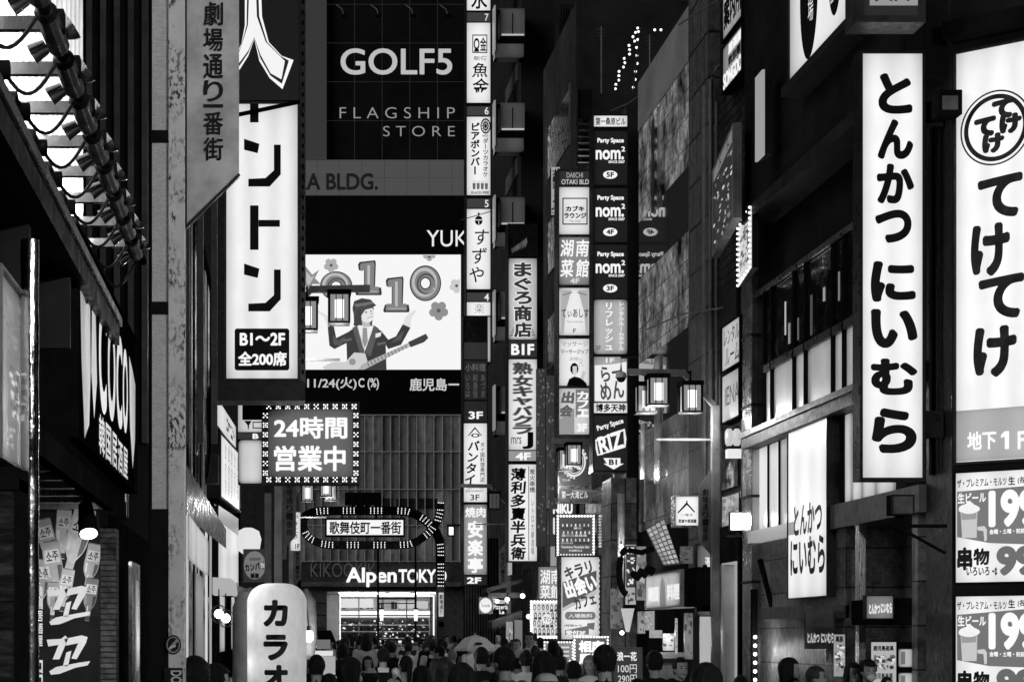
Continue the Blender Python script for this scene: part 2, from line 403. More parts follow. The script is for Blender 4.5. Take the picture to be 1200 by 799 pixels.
mb = MB(); mb.ring(fA, eL+15, 697, eR-5, 752, 1.2, 1.6, -.3, .05, em(1.0, 1.3))
for u in (420, 448, 476): mb.fb(fA, u, 699, u+1.2, 752, -.3, 0, ALU)
mb.fb(fA, 399, 720, 508, 721.5, -.3, 0, ALU)
part(o, 'entrance_frame', mb)
mb = MB(); mb.fb(fA, 350, 694, 383, 752, .02, .15, mat('tower_panel', .12, .4))
for v in (706, 720, 735): mb.fb(fA, 352, v, 382, v+.8, .15, .2, BLACK)
part(o, 'side_panel', mb)
def grid(r, nu, nv, v, d=.0092):
    def fn(mb, fr):
        for i in range(1, nu): u = r[0]+(r[2]-r[0])*i/nu; mb.flat(fr, [(u-.25, r[1]), (u+.25, r[1]), (u+.25, r[3]), (u-.25, r[3])], d, em(v))
        for i in range(1, nv): q = r[1]+(r[3]-r[1])*i/nv; mb.flat(fr, [(r[0], q-.25), (r[2], q-.25), (r[2], q+.25), (r[0], q+.25)], d+.0005, em(v))
    return fn
# billboards of the tower
for u in (400, 440, 480, 520): mb = MB(); mb.tube([fA(u-6, 12, 1.2), fA(u, 22, 2.2), fA(u+2, 30, 2.4)], .05, MIDG, 5); mb.fb(fA, u-1, 29, u+5, 31.5, 2.2, 2.6, BLACK); part(o, 'board_lamp_arm', mb)
GREY_LIT = mat('floodlit_board', .3, .6, var=.2, scale=.25)
sign('rooftop_billboard', 'huge black store billboard with silver block letters and thin capitals', fA, (383, -40, 560, 187), mat('black_board', .016, .5, var=.3, scale=.3),
     [grid((383, -40, 545, 187), 5, 5, .022), ('GOLF5', 399, 57, 530, 88, em(.50), {'bold': .015}), ('F L A G S H I P', 398, 126, 533, 139, em(.28), {'bold': -.01}), ('S T O R E', 449, 148, 533, 160, em(.28), {'bold': -.01})], depth=1.2, cat='billboard')
sign('name_board', 'grey fascia board with dark building name under the black billboard', fA, (345, 187.5, 556, 229), em(.065),
     [grid((345, 187.5, 556, 229), 8, 2, .03), ('KA BLDG.', 346, 203, 443, 223, em(.004), {'bold': .03})], depth=.9, cat='sign')
sg = MB(); sg.fb(fA, 345, -40, 382.6, 187, .0, .5, em(.030)); part(o, 'side_cladding', sg)
sign('dark_fascia', 'black fascia with white capitals directly above the big video screen', fA, (345, 230, 556, 298), mat('black_board2', .008, .4),
     [('YUK', 500, 270, 548, 289, em(.85), {'bold': .0})], depth=.9, cat='sign')
SCR = em(.92)
def art(mb, fr):
    d = .012
    def P(pts, v, k=1): mb.flat(fr, pts, d+.004*k, em(v))
    def oval(cu, cv, ru, rv, v, k=1, n=22): mb.flat(fr, [(cu+ru*math.cos(6.2832*i/n), cv+rv*math.sin(6.2832*i/n)) for i in range(n)], d+.004*k, em(v))
    # foil balloon numerals: dark rim, mid tone body, bright streak
    for (t, u0, v0, u1, v1) in (('0', 375, 318, 413, 352), ('1', 415, 305, 448, 346), ('1', 447, 324, 481, 366), ('0', 480, 311, 517, 353)):
        if t == '0':
            cu, cv, ru, rv = (u0+u1)/2, (v0+v1)/2, (u1-u0)/2, (v1-v0)/2
            mb.annu(fr, cu, cv, ru, rv, .28, d+.004, em(.04)); mb.annu(fr, cu, cv, ru*.93, rv*.93, .38, d+.008, em(.22))
            mb.annu(fr, cu-1, cv-1, ru*.8, rv*.82, .78, d+.012, em(.5)); mb.annu(fr, cu+1, cv+1, ru*.6, rv*.6, .85, d+.012, em(.06))
        else:
            cu = (u0+u1)/2+1
            one = [(-13, 5), (-11, 2), (7, 0), (8, 3), (7, None), (14, None), (15, -2), (14, 0), (-15, 0), (-16, -2), (-14, None), (-6, None), (-6, 11), (-12, 12)]
            ptq = [(cu+x, v0+y) if i in (0, 1, 2, 3, 12, 13) else (cu+x, v1-(9 if y is None else -y)) for i, (x, y) in enumerate(one)]
            P(ptq, .03, 1); mx_, my_ = cu-1, (v0+v1)/2
            P([(mx_+(x-mx_)*.82, my_+(y-my_)*.91) for x, y in ptq], .22, 2); P([(cu-2, v0+6), (cu+1, v0+6), (cu+1, v1-7), (cu-2, v1-7)], .5, 3); P([(cu-10, v1-5), (cu+10, v1-5), (cu+10, v1-4), (cu-10, v1-4)], .45, 3)
    P([(358, 312), (366, 322), (374, 316), (369, 326), (376, 333), (366, 333), (362, 342), (358, 334)], .25); P([(359, 318), (365, 325), (369, 323), (366, 328), (362, 335), (359, 331)], .5, 2)
    # blossoms
    for cu, cv, r, v in ((514, 364, 12, .28), (388, 311, 9, .42), (503, 298.5, 8, .4), (535, 335, 9, .6)):
        for k in range(5):
            a = k*1.2566+.3
            mb.flat(fr, [p for p in [(cu+r*.55*math.cos(a)+r*.42*math.cos(6.2832*i/10), max(299, cv+r*.55*math.sin(a)+r*.42*math.sin(6.2832*i/10))) for i in range(10)] if p[0] < 540], d+.004+.001*k, em(v))
        oval(cu, max(cv, 301), r*.2, r*.2, .1, 4)
    # guitarist in a dark jacket and hat, arms raised
    P([(407, 433), (406, 402), (392, 409), (386, 405), (384, 383), (391, 381), (394, 396), (408, 389), (418, 382), (436, 381), (447, 388), (455, 398), (464, 394), (472, 380), (481, 384), (470, 404), (455, 409), (452, 404), (453, 433)], .035, 1)
    P([(418, 381), (427, 413), (438, 382)], .85, 2); P([(425, 384), (430, 384), (431, 400), (427.5, 408), (424.5, 400)], .3, 3)
    P([(447, 389), (446, 394), (440, 396), (440, 391)], .8, 3)
    P([(384, 383), (380, 372), (370, 364), (369, 362), (381, 368), (389, 374), (391, 381)], .75, 1); P([(472, 380), (475, 371), (486, 363), (488, 364), (482, 374), (481, 384)], .75, 1)
    P([(415, 382), (414, 362), (418, 355), (436, 352), (438, 362), (436, 381)], .06, 2)
    oval(430, 368, 8.5, 10.5, .78, 3); P([(421, 359), (437, 357), (436, 361), (428, 363), (424, 369), (421, 372)], .06, 4)
    P([(413, 361), (415, 353), (424, 349.5), (434, 351), (441, 358), (438, 359.5), (426, 357.5), (417, 361), (414, 367)], .05, 5); P([(415, 356.5), (436, 353.5), (438, 356), (417, 360)], .16, 6); P([(431, 373), (436.5, 371.5), (434, 375.5)], .95, 6); P([(430.5, 372.6), (437, 370.8), (436.5, 371.6), (431, 373.4)], .2, 6); P([(434.5, 364.5), (436.8, 369), (434.4, 369.2)], .55, 5); P([(418, 364), (423, 362), (424, 378), (419, 382), (414, 381)], .05, 5); P([(424, 376), (434, 379), (433, 383), (425, 383)], .5, 3); P([(413, 384), (419, 381), (428, 413), (423, 418)], .10, 2); P([(438, 381), (444, 385), (434, 418), (428, 413)], .10, 2); P([(400, 398), (412, 396), (412, 399), (400, 401)], .12, 3); P([(442, 402), (452, 400), (452, 403), (442, 405)], .12, 3); P([(390, 392), (396, 399), (405, 394), (400, 405), (391, 404)], .09, 3); P([(458, 402), (464, 396), (474, 386), (470, 398)], .09, 3); oval(429, 366, 1.3, .8, .05, 5); oval(434.6, 364.6, 1.0, .7, .05, 5)
    P([(378, 430), (390, 424), (405, 424), (415, 413), (428, 414), (431, 425), (425, 433), (380, 433)], .62, 5); oval(413, 424, 4, 4, .3, 6)
    P([(424, 427), (478, 402), (480, 406), (427, 433), (420, 433)], .42, 6); P([(478, 401), (499, 391), (502, 396), (497, 401), (481, 407)], .05, 6)
    for k in range(12): P([(430+k*4, 425-k*1.9), (430.8+k*4, 424.6-k*1.9), (433+k*4, 429-k*1.9), (432.2+k*4, 429.4-k*1.9)], .1, 7)
s = sign('video_screen', 'giant bright video screen showing a guitarist in a hat and foil balloons', fA, (352, 298.5, 540, 433), SCR, [art], depth=1.0, frame=BLACK, cat='screen')
sign('ticker_board', 'black dot matrix news ticker running under the video screen', fA, (345, 433.5, 556, 485.5), mat('black_board3', .006, .4),
     [('11/24(火)', 360, 442, 418, 457, em(.55), {'bold': .02}), ('C (%)', 420, 443, 444, 457, em(.6), {'bold': .02}), ('鹿児島ー', 480, 443, 538, 458, em(.6), {'bold': .02})], depth=1.0, cat='sign')

# dark towers that close the view above the roofs
BG = mat('night_concrete', .05, .7, var=.5, scale=.3)
o = building('office_tower', 'dark office tower beyond the roofs with a lit stair window', (14.6, 34, 112, 130, 75), BG)
fT = frontal(112); mb = MB()
for k in range(5): mb.fb(fT, 655, 24+k*52, 700, 54+k*52, 0, .12, mat('slot_%d' % (k % 2), .02, .3))
part(o, 'window', mb)
mb = MB(); mb.fb(fT, 668, 10, 696, 22, .12, .2, em(.010)); mb.fb(fT, 671, 28, 684, 34, .14, .25, em(.6)); mb.fb(fT, 669, 26, 696, 74, .12, .13, em(.012))
for k in range(14): mb.fb(fT, 656+k*3.2, 8, 657+k*3.2, 80, .26, .4, BLACK)
part(o, 'stair_window', mb)
o = building('narrow_tower', 'narrow dark building with projecting lit bay windows behind the tenant sign stack', (9.3, 10.6, 79, 92, 45), mat('tower_dark', .03, .6, var=.4, scale=.5))
for k in range(5):
    v = 14+k*110.5; fB = frontal(78)
    mb = MB(); mb.fb(fB, 586, v-4, 615, v+29, -1.6, 0., lb(.035, 'x', 1, .95, .3)); mb.fb(fB, 586, v+29, 616, v+37, -1.6, .06, BLACK)
    b = part(o, 'bay_window', mb)
    q = MB(); q.add([fB(579, v, .4), fB(585.9, v-6, -.4), fB(585.9, v+34, -.4), fB(579, v+56, .4)], [(0, 1, 2, 3)], mat('bay_side', .3, .3)); q.fb(fB, 578, v-4, 579.6, v+48, -.3, .4, em(.22)); part(b, 'window_frame', q)
    q = MB(); q.fb(fB, 580, v+37.5, 614, v+54, -.6, .0, lb(.05, 'x', 1, .9, .3)); q.fb(fB, 600, v+2, 601, v+28, .0, .03, BLACK); part(b, 'window_sill', q)
    q = MB(); q.fb(fB, 588, v+26.5, 614, v+28, 0, .05, em(.5)); part(b, 'light_strip', q)
    q = MB(); q.box(9.25, 9.31, 80, 84, Z(v+80, 80), Z(v+60, 80), MIDG); part(o, 'ledge', q)
# ================================================================ stone clad building, right of the sign stacks
XR = 8.9
o = thing('stone_building', 'rough stone clad building with a polished band that mirrors the neon', 'building', (11.5, 47, 0), 'buildings along the street')
ROCK = stone('rough_stone', .55, 1.3, .62, .012, 1.0, .75, spot=4.2, var=.85, contrast=1.0)
POL = mirror('polished_stone', .05, .01)
SMOOTH = mat('smooth_render', .3, .6, var=.25, scale=.5)
GRAN = stone('granite_blocks', .12, .8, .95, .03, .4, .45, spot=30, var=.5, contrast=.3)
yA, yB = F*XR/(808-CX), F*XR/(749-CX)
zz = lambda r: ZC+r
mb = MB(); mb.box(XR+.05, 16, yA, yB, 2.6, zz(13.6), CHAR); part(o, 'wall', mb)
mb = MB(); mb.box(XR-.03, XR+.05, yA, yB, zz(12.5), zz(13.7), SMOOTH); part(o, 'parapet', mb)
mb = MB(); mb.box(XR-.01, XR+.05, yA, yB, zz(10.25), zz(12.5), ROCK); part(o, 'stone_cladding', mb)
mb = MB(); mb.box(XR-.005, XR+.05, yA, yB, zz(8.85), zz(10.25), POL); part(o, 'polished_band', mb)
mb = MB(); mb.box(XR-.01, XR+.05, yA, yB, zz(6.75), zz(8.85), ROCK); part(o, 'stone_cladding', mb)
mb = MB(); mb.box(XR-.005, XR+.05, yA, yB, zz(5.0), zz(6.75), POL); part(o, 'polished_band', mb)
mb = MB(); mb.box(XR-.01, XR+.05, yA, yB, zz(2.6), zz(5.0), stone('streaked_stone', .35, 1.3, .9, .015, .5, .35, spot=4, contrast=.8)); part(o, 'stone_cladding', mb)
mb = MB(); mb.box(XR-.02, 16, yA-2.0, yA-.001, 2.6, zz(13.9), GRAN); part(o, 'granite_pier', mb)
yw0, yw1 = F*XR/(773-CX), F*XR/(766-CX)
mb = MB(); mb.box(XR-.02, XR-.012, yw0, yw1, zz(10.1), zz(12.3), GLASS); wn = part(o, 'window', mb)
mb = MB(); mb.box(XR-.06, XR-.011, yw0-.08, yw0, zz(10.1), zz(12.4), ALU); mb.box(XR-.06, XR-.011, yw1, yw1+.08, zz(10.1), zz(12.4), ALU); part(wn, 'window_frame', mb)
for (a, b_, z0, z1) in ((775, 769, 3.6, 6.6), (757, 753, 2.8, 5.2)):
    mb = MB(); mb.box(XR-.05, XR-.012, F*XR/(a-CX), F*XR/(b_-CX), zz(z0), zz(z1), ALU); part(o, 'steel_strip', mb)
mb = MB(); mb.box(XR-.35, 16, yA-2, yB+.4, 2.35, 2.6, BLACK); part(o, 'soffit', mb)
mb = MB(); mb.box(XR+.9, 16, yA-2, yB, 0, 2.35, CHAR); part(o, 'shop_wall', mb)
# terrace with string lights behind its roof
o = building('terrace_building', 'stepped dark rooftop terrace hung with small string lights', (11.2, 18, 62, 76, 17.2), CHAR)
fS = frontal(62); mb = MB()
for k in range(9): mb.box(10.3+.2*k, 18, 60-.0*k, 61.9, 13.6+k*.52, 13.75+k*.52, BLACK)
part(o, 'louvre', mb)
mb = MB(); random.seed(9)
pts = [(759, 60), (752, 60)]
for k in range(15): pts.append((733-k*1.9+random.uniform(-2.5, 2.5), 58+k*4.9)); 
for k in range(8): pts.append((734-k*.9+random.uniform(-1, 2), 62+k*9))
dots_row(mb, fS, pts, .042, em(1, 1.6), 2.15); part(o, 'string_lights', mb)['kind'] = 'stuff'
mb = MB(); mb.tube([fS(735, 56, 2.15), fS(720, 90, 2.15), fS(706, 128, 2.15)], .02, CABLE, 5); mb.tube([fS(736, 58, 2.2), fS(731, 95, 2.2), fS(727, 134, 2.2)], .02, CABLE, 5); part(o, 'light_cable', mb)
o = building('corner_building', 'dark slab fronted roofs rising behind the stone building', (11.5, 24, 50.8, 61, 18.6), BG)

# ================================================================ building between stone block and the cutlet restaurant
o = thing('narrow_shop_building', 'narrow dark building covered in hanging boards beside the stone block', 'building', (11, 40.9, 0), 'buildings along the street')
mb = MB(); mb.box(XR+.12, 16, 39.45, 42.0, 0, 30, stone('dark_block', .035, .5, .18, .02, .5, .6, spot=8)); part(o, 'wall', mb)
mb = MB(); mb.box(XR+.3, 16, 42.0, yA-2.01, 0, 28, BLACK); part(o, 'gap_wall', mb)
for px, r in ((827, .09), (833, .05)):
    yy = F*XR/(px-CX); mb = MB(); mb.tube([(XR, yy, .3), (XR, yy, 13.2), (XR+.1, yy, 13.45), (XR+.35, yy, 13.5)], r, mat('drain_pipe_grey', .12, .4), 10)
    part(o, 'drain_pipe', mb, smooth=True)
mb = MB(); mb.fb(along(XR+.1, 848, 866, 338, 420), 0, 0, 1, 1, 0, .05, mat('louvre_grey', .02, .5)); part(o, 'shutter', mb)
mb = MB(); mb.fb(along(XR+.1, 846, 866, 508, 575), 0, 0, 1, 1, 0, .03, GLASS); part(o, 'window', mb)

# ================================================================ cutlet restaurant building on the right
yC0, yC1 = 27.07, F*XR/(885-CX)
o = thing('restaurant_building', 'dark panelled restaurant building with a long band of mullioned windows', 'building', (12, 33, 0), 'buildings along the street')
PANEL = stone('dark_metal_panels', .016, 2.6, 2.3, .006, .15, .55, spot=2, var=.3, contrast=.3)
GRN = stone('grey_granite', .26, 2.6, .62, .014, .25, .4, spot=26, var=.55, contrast=.35)
mb = MB(); mb.box(XR-.55, 18, 27.3, 36.8, zz(7.43), 34, PANEL); mb.box(XR-.60, XR-.551, 27.3, 36.85, zz(7.40), zz(7.62), DARK); part(o, 'upper_wall', mb)
mb = MB(); mb.box(XR, 18, 28.2, yC1, zz(6.38), zz(7.92), CHAR); mb.box(XR-.04, XR, 28.2, yC1, zz(6.32), zz(6.42), mat('head_trim', .35, .35, 1.)); part(o, 'recessed_wall', mb)
mb = MB(); mb.box(XR+.25, 18, 28.2, yC1, zz(3.8), zz(6.32), CHAR); part(o, 'window_backing', mb)
mb = MB(); mb.box(XR-.22, 18, 28.2, yC1+.15, zz(3.52), zz(3.80), mat('ledge_metal', .06, .5)); mb.box(XR-.26, XR-.221, 28.2, yC1+.2, zz(3.72), zz(3.82), MIDG); part(o, 'ledge', mb)
ticks = [896, 905, 931, 944.5, 976.5, 989.6, 1003, 1040, 1078]
FROST = lb(.34, 'y', 1, .5, .25)
for a, b_ in zip(ticks[:-1], ticks[1:]):
    y1, y0 = F*XR/(a-CX), F*XR/(b_-CX)
    f = MB()
    f.box(XR-.03, XR+.06, y1-.06, y1, zz(3.8), zz(6.32), BLACK); f.box(XR-.03, XR+.06, y0, y0+.05, zz(3.8), zz(6.32), BLACK)
    f.box(XR-.04, XR+.06, y0+.05, y1-.06, zz(4.83), zz(4.97), mat('transom', .06, .35)); f.box(XR-.02, XR+.06, y0+.05, y1-.06, zz(3.8), zz(3.86), BLACK)
    wv = part(o, 'window', f)
    f = MB(); f.box(XR+.02, XR+.03, y0+.05, y1-.06, zz(4.97), zz(6.3), GLASS); part(wv, 'upper_pane', f)
    f = MB(); f.box(XR+.02, XR+.03, y0+.05, y1-.06, zz(3.86), zz(4.83), FROST); part(wv, 'frosted_pane', f)
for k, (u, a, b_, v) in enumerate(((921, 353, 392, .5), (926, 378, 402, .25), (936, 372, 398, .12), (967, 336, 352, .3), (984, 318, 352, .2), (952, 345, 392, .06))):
    y1 = F*(XR+.018)/(u-CX); mb = MB(); mb.box(XR+.012, XR+.018, y1, y1+.07+.05*(k % 2), Z(b_, y1), Z(a, y1), em(v)); part(o, 'reflection_streak', mb)  # glowing strips on the panes stand in for reflections in the glass
for px_, r_ in ((1094, .03), (1103, .02)):
    y1 = F*XR/(px_-CX); mb = MB(); mb.tube([(XR-.03, y1, zz(2.2)), (XR-.03, y1, zz(7.3))], r_, DARK, 8); part(o, 'conduit', mb)
# lower storey: milky panels under the ledge
mb = MB(); mb.box(XR+.2, 18, 28.2, yC1, zz(1.95), zz(3.52), CHAR); part(o, 'panel_backing', mb)
for k, px in enumerate((886, 899, 912)):
    y1, y0 = F*XR/(px-CX), F*XR/(px+12.8-CX); f = MB(); f.box(XR+.03, XR+.06, y0, y1-.05, zz(1.98), zz(3.5), lb((.8, .66, .38)[k], 'y', 2, .4, .15)); q = part(o, 'window_panel', f)
    f = MB(); f.box(XR-.0, XR+.1, y1-.05, y1, zz(1.98), zz(3.5), BLACK); part(q, 'window_frame', f)
for k, (a, b_) in enumerate(((987, 995), (996, 1007), (1008, 1023), (1024, 1045), (1086, 1099))):
    y1, y0 = F*XR/(a-CX), F*XR/(b_-CX); f = MB(); f.box(XR+.03, XR+.06, y0, y1-.05, zz(2.12), zz(3.5), lb(.55, 'y', 1, .4, .2)); part(o, 'window_panel', f)
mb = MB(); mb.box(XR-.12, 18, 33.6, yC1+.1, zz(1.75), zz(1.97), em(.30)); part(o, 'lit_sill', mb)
mb = MB(); mb.box(XR-.1, 18, 28.2, 33.6, zz(1.72), zz(2.1), MIDG); part(o, 'beam', mb)
mb = MB(); mb.box(XR+.9, 18, 28.2, 33.6, 0, zz(1.72), GRN); mb.box(XR, XR+.9, 32.2, 33.6, 0, zz(1.72), GRN)
mb.box(XR+.05, 18, 33.6, yC1, 0, zz(1.75), GRN); part(o, 'granite_wall', mb)
mb = MB(); mb.box(XR-.05, XR+.05, 28.2+3.1, 28.2+3.3, 0, zz(1.72), ALU); part(o, 'steel_post', mb)
mb = MB(); mb.box(XR+.02, XR+.3, 28.65, 28.9, 0, zz(1.72), stone('pale_tile', .3, .5, .62, .012, .1, .4)); part(o, 'tiled_pier', mb)
mb = MB(); mb.box(XR+.6, XR+.7, 29.3, 30.6, zz(.55), zz(1.72), mat('reeded_wood', .16, .5, var=.4, stretch=(14, 14, .3))); part(o, 'wood_screen', mb)
mb = MB(); mb.box(XR-.25, XR+.9, 28.9, 31.0, zz(.18), zz(.55), BLACK); part(o, 'counter_canopy', mb)
# corner pier and canted corner
mb = MB(); mb.box(XR, 18, 27.08, 28.199, 0, zz(9.4), mat('pier_black', .03, .4, bump=.06)); part(o, 'corner_pier', mb)
dx, dy = 1.1/1.487, -1/1.487
fK = plane((XR+.005, 27.07), (XR+.005+dx, 27.07+dy), Z(62, 27.07), Z(545, 27.07))     # canted corner face, u in metres
mb = MB(); mb.fb(fK, -.02, -.75, 8, 1.9, -.4, 0, CHAR); part(o, 'canted_wall', mb)
mb = MB(); mb.fb(fK, 0, -.06, 6, -.02, 0, .35, BLACK); part(o, 'canted_ledge', mb)
# corner column and pipe
mb = MB(); yy = F*XR/(888-CX); mb.box(XR-.12, XR+.1, yy, yy+.75, 0, zz(7.1), mat('column_metal', .45, .25, .8, var=.3, scale=.7, bump=.05)); 
part(o, 'corner_column', mb, bevel=.02)
for z in (1.0, 2.6, 4.3, 5.6): mb = MB(); mb.box(XR-.14, XR+.11, yy-.02, yy+.77, zz(z), zz(z)+.05, DARK); part(o, 'column_band', mb)
# ================================================================ signs of the restaurant building
def kuv(px, py):
    k = (px-CX)/F; u = (27.07*k-8.905)/(.7397+.6725*k); Y = 27.07-.6725*u
    zt_, zb_ = (CY-62)*27.07/F, (CY-545)*27.07/F
    return u, (zt_-(CY-py)*Y/F)/(zt_-zb_)
def kr(x0, y0, x1, y1):
    u0, v0 = kuv(x0, y0); u1, v1 = kuv(x1, y1); uc, vc0 = kuv((x0+x1)/2, y0); _, vc1 = kuv((x0+x1)/2, y1)
    return u0, vc0, u1, vc1
f27 = frontal(27.3)
V = []
for ch, u0, v0, u1, v1 in (('と', 1029, 86, 1069, 134), ('ん', 1028, 140, 1070, 187), ('か', 1027, 192, 1071, 239), ('つ', 1025, 246, 1068, 285),
                           ('に', 1020, 306, 1073, 354), ('い', 1020, 362, 1075, 408), ('む', 1020, 420, 1075, 463), ('ら', 1021, 478, 1074, 531)):
    V.append((ch, u0, v0, u1, v1, INK, {'bold': .052, 'res': 8}))
sign('projecting_sign', 'tall narrow white lightbox with eight bold black hiragana hung beside the canted corner', f27, (1007, 60, 1084, 563), lb(.92, 'x', 2, .24, .1), V, depth=.32, fw=(3.5, 3.5), frame=mat('sign_frame_black', .02, .35),
     brackets=[(1084, 118, 1108, 146, -.25, -.08), (1084, 480, 1108, 512, -.25, -.08)])
mb = MB()
V = [('て', *kr(1146, 205, 1199, 256), INK, {'bold': .05, 'res': 8}), ('け', *kr(1138, 262, 1184, 324), INK, {'bold': .055, 'res': 8}),
     ('て', *kr(1147, 322, 1201, 374), INK, {'bold': .05, 'res': 8}), ('け', *kr(1141, 382, 1192, 442), INK, {'bold': .055, 'res': 8}),
     ('地下', *kr(1134, 505, 1168, 527), em(1.0), {'bold': .03, 'd': .014}), ('1', *kr(1178, 505, 1183, 526), em(1.0), {'bold': .02, 'd': .014}), lambda m, f: m.flat(f, [kuv(1178, 505), kuv(1179.5, 511), kuv(1173.5, 513), kuv(1173.5, 510)], .0145, em(1.0)), ('F', *kr(1193, 505, 1203, 526), em(1.0), {'bold': .02, 'd': .014})]
cu, cvv = kuv(1167, 150)
def crest(mb, fr):
    mb.annu(fr, cu, cvv, .475, .0895, .955, .013, INK, 48); mb.annu(fr, cu, cvv, .425, .080, .86, .013, INK, 48)
    for ch, du, dv in (('て', .10, -.042), ('け', .20, -.004), ('て', -.14, -.006), ('け', -.03, .036)):
        mb.txt(fr, ch, cu+du-.15, cvv+dv-.024, cu+du+.15, cvv+dv+.024, INK, bold=.09, d=.013)
V.append(crest)
o = sign('corner_sign', 'big white lightbox with round crest and four brush hiragana on the canted corner', fK, (.012, 0, 1.26, 1.0), lb(.92, 'x', 3, .22, .1), V, depth=.12, fw=(.03, .006), frame=INK)
gp = MB(); u0, v0 = kuv(1117.5, 487); gp.fb(fK, .04, .8695, 1.23, .992, .008, .0105, lb(.36, 'x', 2, .3, .08)); part(o, 'floor_panel', gp)
def menu(y0, label):
    dy_ = y0-553; q = lambda x0, a, x1, b_: kr(x0, a+dy_, x1, b_+dy_)
    a = kuv(1119, y0); b_ = kuv(1119, y0+131); r = (a[0], a[1], 1.24, b_[1])
    o = sign('menu_board', label, fK, r, lb(.88, 'x', 2, .2, .06), (), depth=.1, fw=(.018, .0035), frame=BLACK, cat='menu board')
    G = em(.15); g2 = em(.95)
    def art(mb, fr):
        f = lambda x, y: kuv(x, y+dy_)
        mb.flat(fr, [f(1122, 576), f(1216, 568), f(1216, 638), f(1160, 636), f(1122, 629)], .011, G)
        for pts, v in (([(1126, 596), (1146, 595), (1145, 630), (1128, 630)], .55), ([(1127, 600), (1145, 599), (1144.5, 608), (1127.5, 609)], .30)): mb.flat(fr, [f(*p) for p in pts], .0135+.001*(v < .4), em(v))
        n = 16; mb.flat(fr, [f(1136+12*math.cos(6.2832*i/n), 596+6*math.sin(6.2832*i/n)) for i in range(n)], .016, em(.85))
        for x, y, rr in ((1128, 597, 4), (1145, 596, 4), (1137, 592, 5)): mb.flat(fr, [f(x+rr*math.cos(6.2832*i/n), y+rr*.8*math.sin(6.2832*i/n)) for i in range(n)], .0165+.0004*rr, em(.88))
        mb.flat(fr, [f(*p) for p in ((1146, 617), (1154, 616), (1157, 620), (1157, 633), (1154, 634), (1153, 622), (1146, 621))], .0135, em(.6))
    it = [art, ('ザ・プレミアム・モルツ', *q(1122, 560, 1180, 570), INK, {'bold': .02}), ('生', *q(1182, 558, 1190, 568), INK, {'bold': .03}),
          ('(各6)', *q(1193, 558, 1207, 567), INK, {'bold': .02}), ('生ビール', *q(1123, 577, 1156, 589), g2, {'bold': .03, 'd': .016}), ('199', *q(1159, 573, 1217, 617), g2, {'bold': .05, 'd': .016, 'skew': .0}),
          ('金曜・土曜・祝前日は', *q(1160, 619, 1212, 625), g2, {'bold': .03, 'd': .016}), ('串', *q(1122, 641, 1140, 668), INK, {'bold': .05}), ('物', *q(1141, 642, 1160, 662), INK, {'bold': .04}),
          ('いろいろ', *q(1133, 664, 1160, 674), INK, {'bold': .03}), ('一本', *q(1163, 663, 1169, 675), INK, {'bold': .04}), ('99', *q(1168, 639, 1215, 674), em(.12), {'bold': .06, 'skew': .0})]
    lettering(o.children[1], fK, it)
menu(553, 'upper beer menu board with white 199 on grey and a mug, below the corner sign')
menu(697, 'lower beer menu board of the matching two, nearest the ground at the canted corner')
# square bracket lamp box between the two tall signs
mb = MB(); mb.fb(f27, 1086, 117, 1113, 145, .2, .5, BLACK); mb.fb(f27, 1090, 124, 1108, 140, .5, .505, mat('lens', .2, .25)); solo('wall_floodlight', mb, 'small square floodlight box fixed high between the two tall white signs', 'floodlight')
o = thing('floodlight', 'square black floodlight on a strut bracket beside the upper menu board', 'floodlight', (X(1072, 27), 26.8, Z(610, 27)))
mb = MB(); f265 = frontal(26.8); mb.fb(f265, 1041, 580, 1068, 604, -.1, .12, BLACK); mb.ring(f265, 1041, 580, 1068, 604, 2, 2, .12, .15, DARK); part(o, 'housing', mb, bevel=.01)
mb = MB(); mb.fb(f265, 1043, 582, 1066, 602, .125, .13, mat('lens', .2, .25)); part(o, 'lens', mb)
mb = MB(); mb.fb(f265, 1049, 614, 1110, 618, -.05, 0, BLACK); mb.tube([f265(1050, 616, 0), f265(1108, 648, 0)], .022, BLACK, 6); mb.fb(f265, 1050, 604, 1060, 615, -.04, -.01, BLACK); part(o, 'bracket', mb)
# upper billboard over the windows
fb_ = along(8.22, 925, 1003, -60, 105)
def ovals(mb, fr):
    for u, r in ((.33, .14), (.72, .10), (.93, .06)):
        mb.ell(fr, u, .48, r, .46-.1*(u > .5), .010, .0125, INK, 40)
    for k, t in enumerate(('酒', '場')): mb.txt(fr, t, .29+.03*k, .3+.22*k, .40, .48+.22*k, em(.9), bold=-.005, d=.015)
    mb.txt(fr, '居酒屋', .66, .32, .70, .75, em(.6), vert=True, d=.015, fit=True); mb.txt(fr, '三三', .735, .35, .785, .7, em(.9), vert=True, d=.015, fit=True)
sign('wall_billboard', 'slanting lit billboard with black ovals high on the panelled restaurant building', fb_, (0, 0, 1, 1), lb(.8, 'y', 1, .5, .08), [ovals], depth=.12, fw=(.02, .01), frame=DARK, cat='billboard')
mb = MB(); mb.box(7.95, XR-.551, 28.0, F*8.0/(919-CX), Z(128, 33.2), Z(118, 33.2), DARK); solo('billboard_ledge', mb, 'long dark metal ledge carrying the slanting oval billboard', 'ledge')
f26 = frontal(26.4)
sign('entrance_box', 'boxy overhead sign with black entrance characters at the top of the tall signs', f26, (1003, -30, 1084, 27), em(.012), [('入口', 1024, -16, 1065, 3, em(.006), {'bold': .035, 'd': .03})], depth=.5, fw=(9, 8), frame=mat('box_frame', .05, .4))
mb = MB(); mb.fb(f26, 1019, -20, 1077, 7, .005, .02, em(.30)); part(bpy.data.objects['entrance_box'].children[1], 'lit_strip', mb)
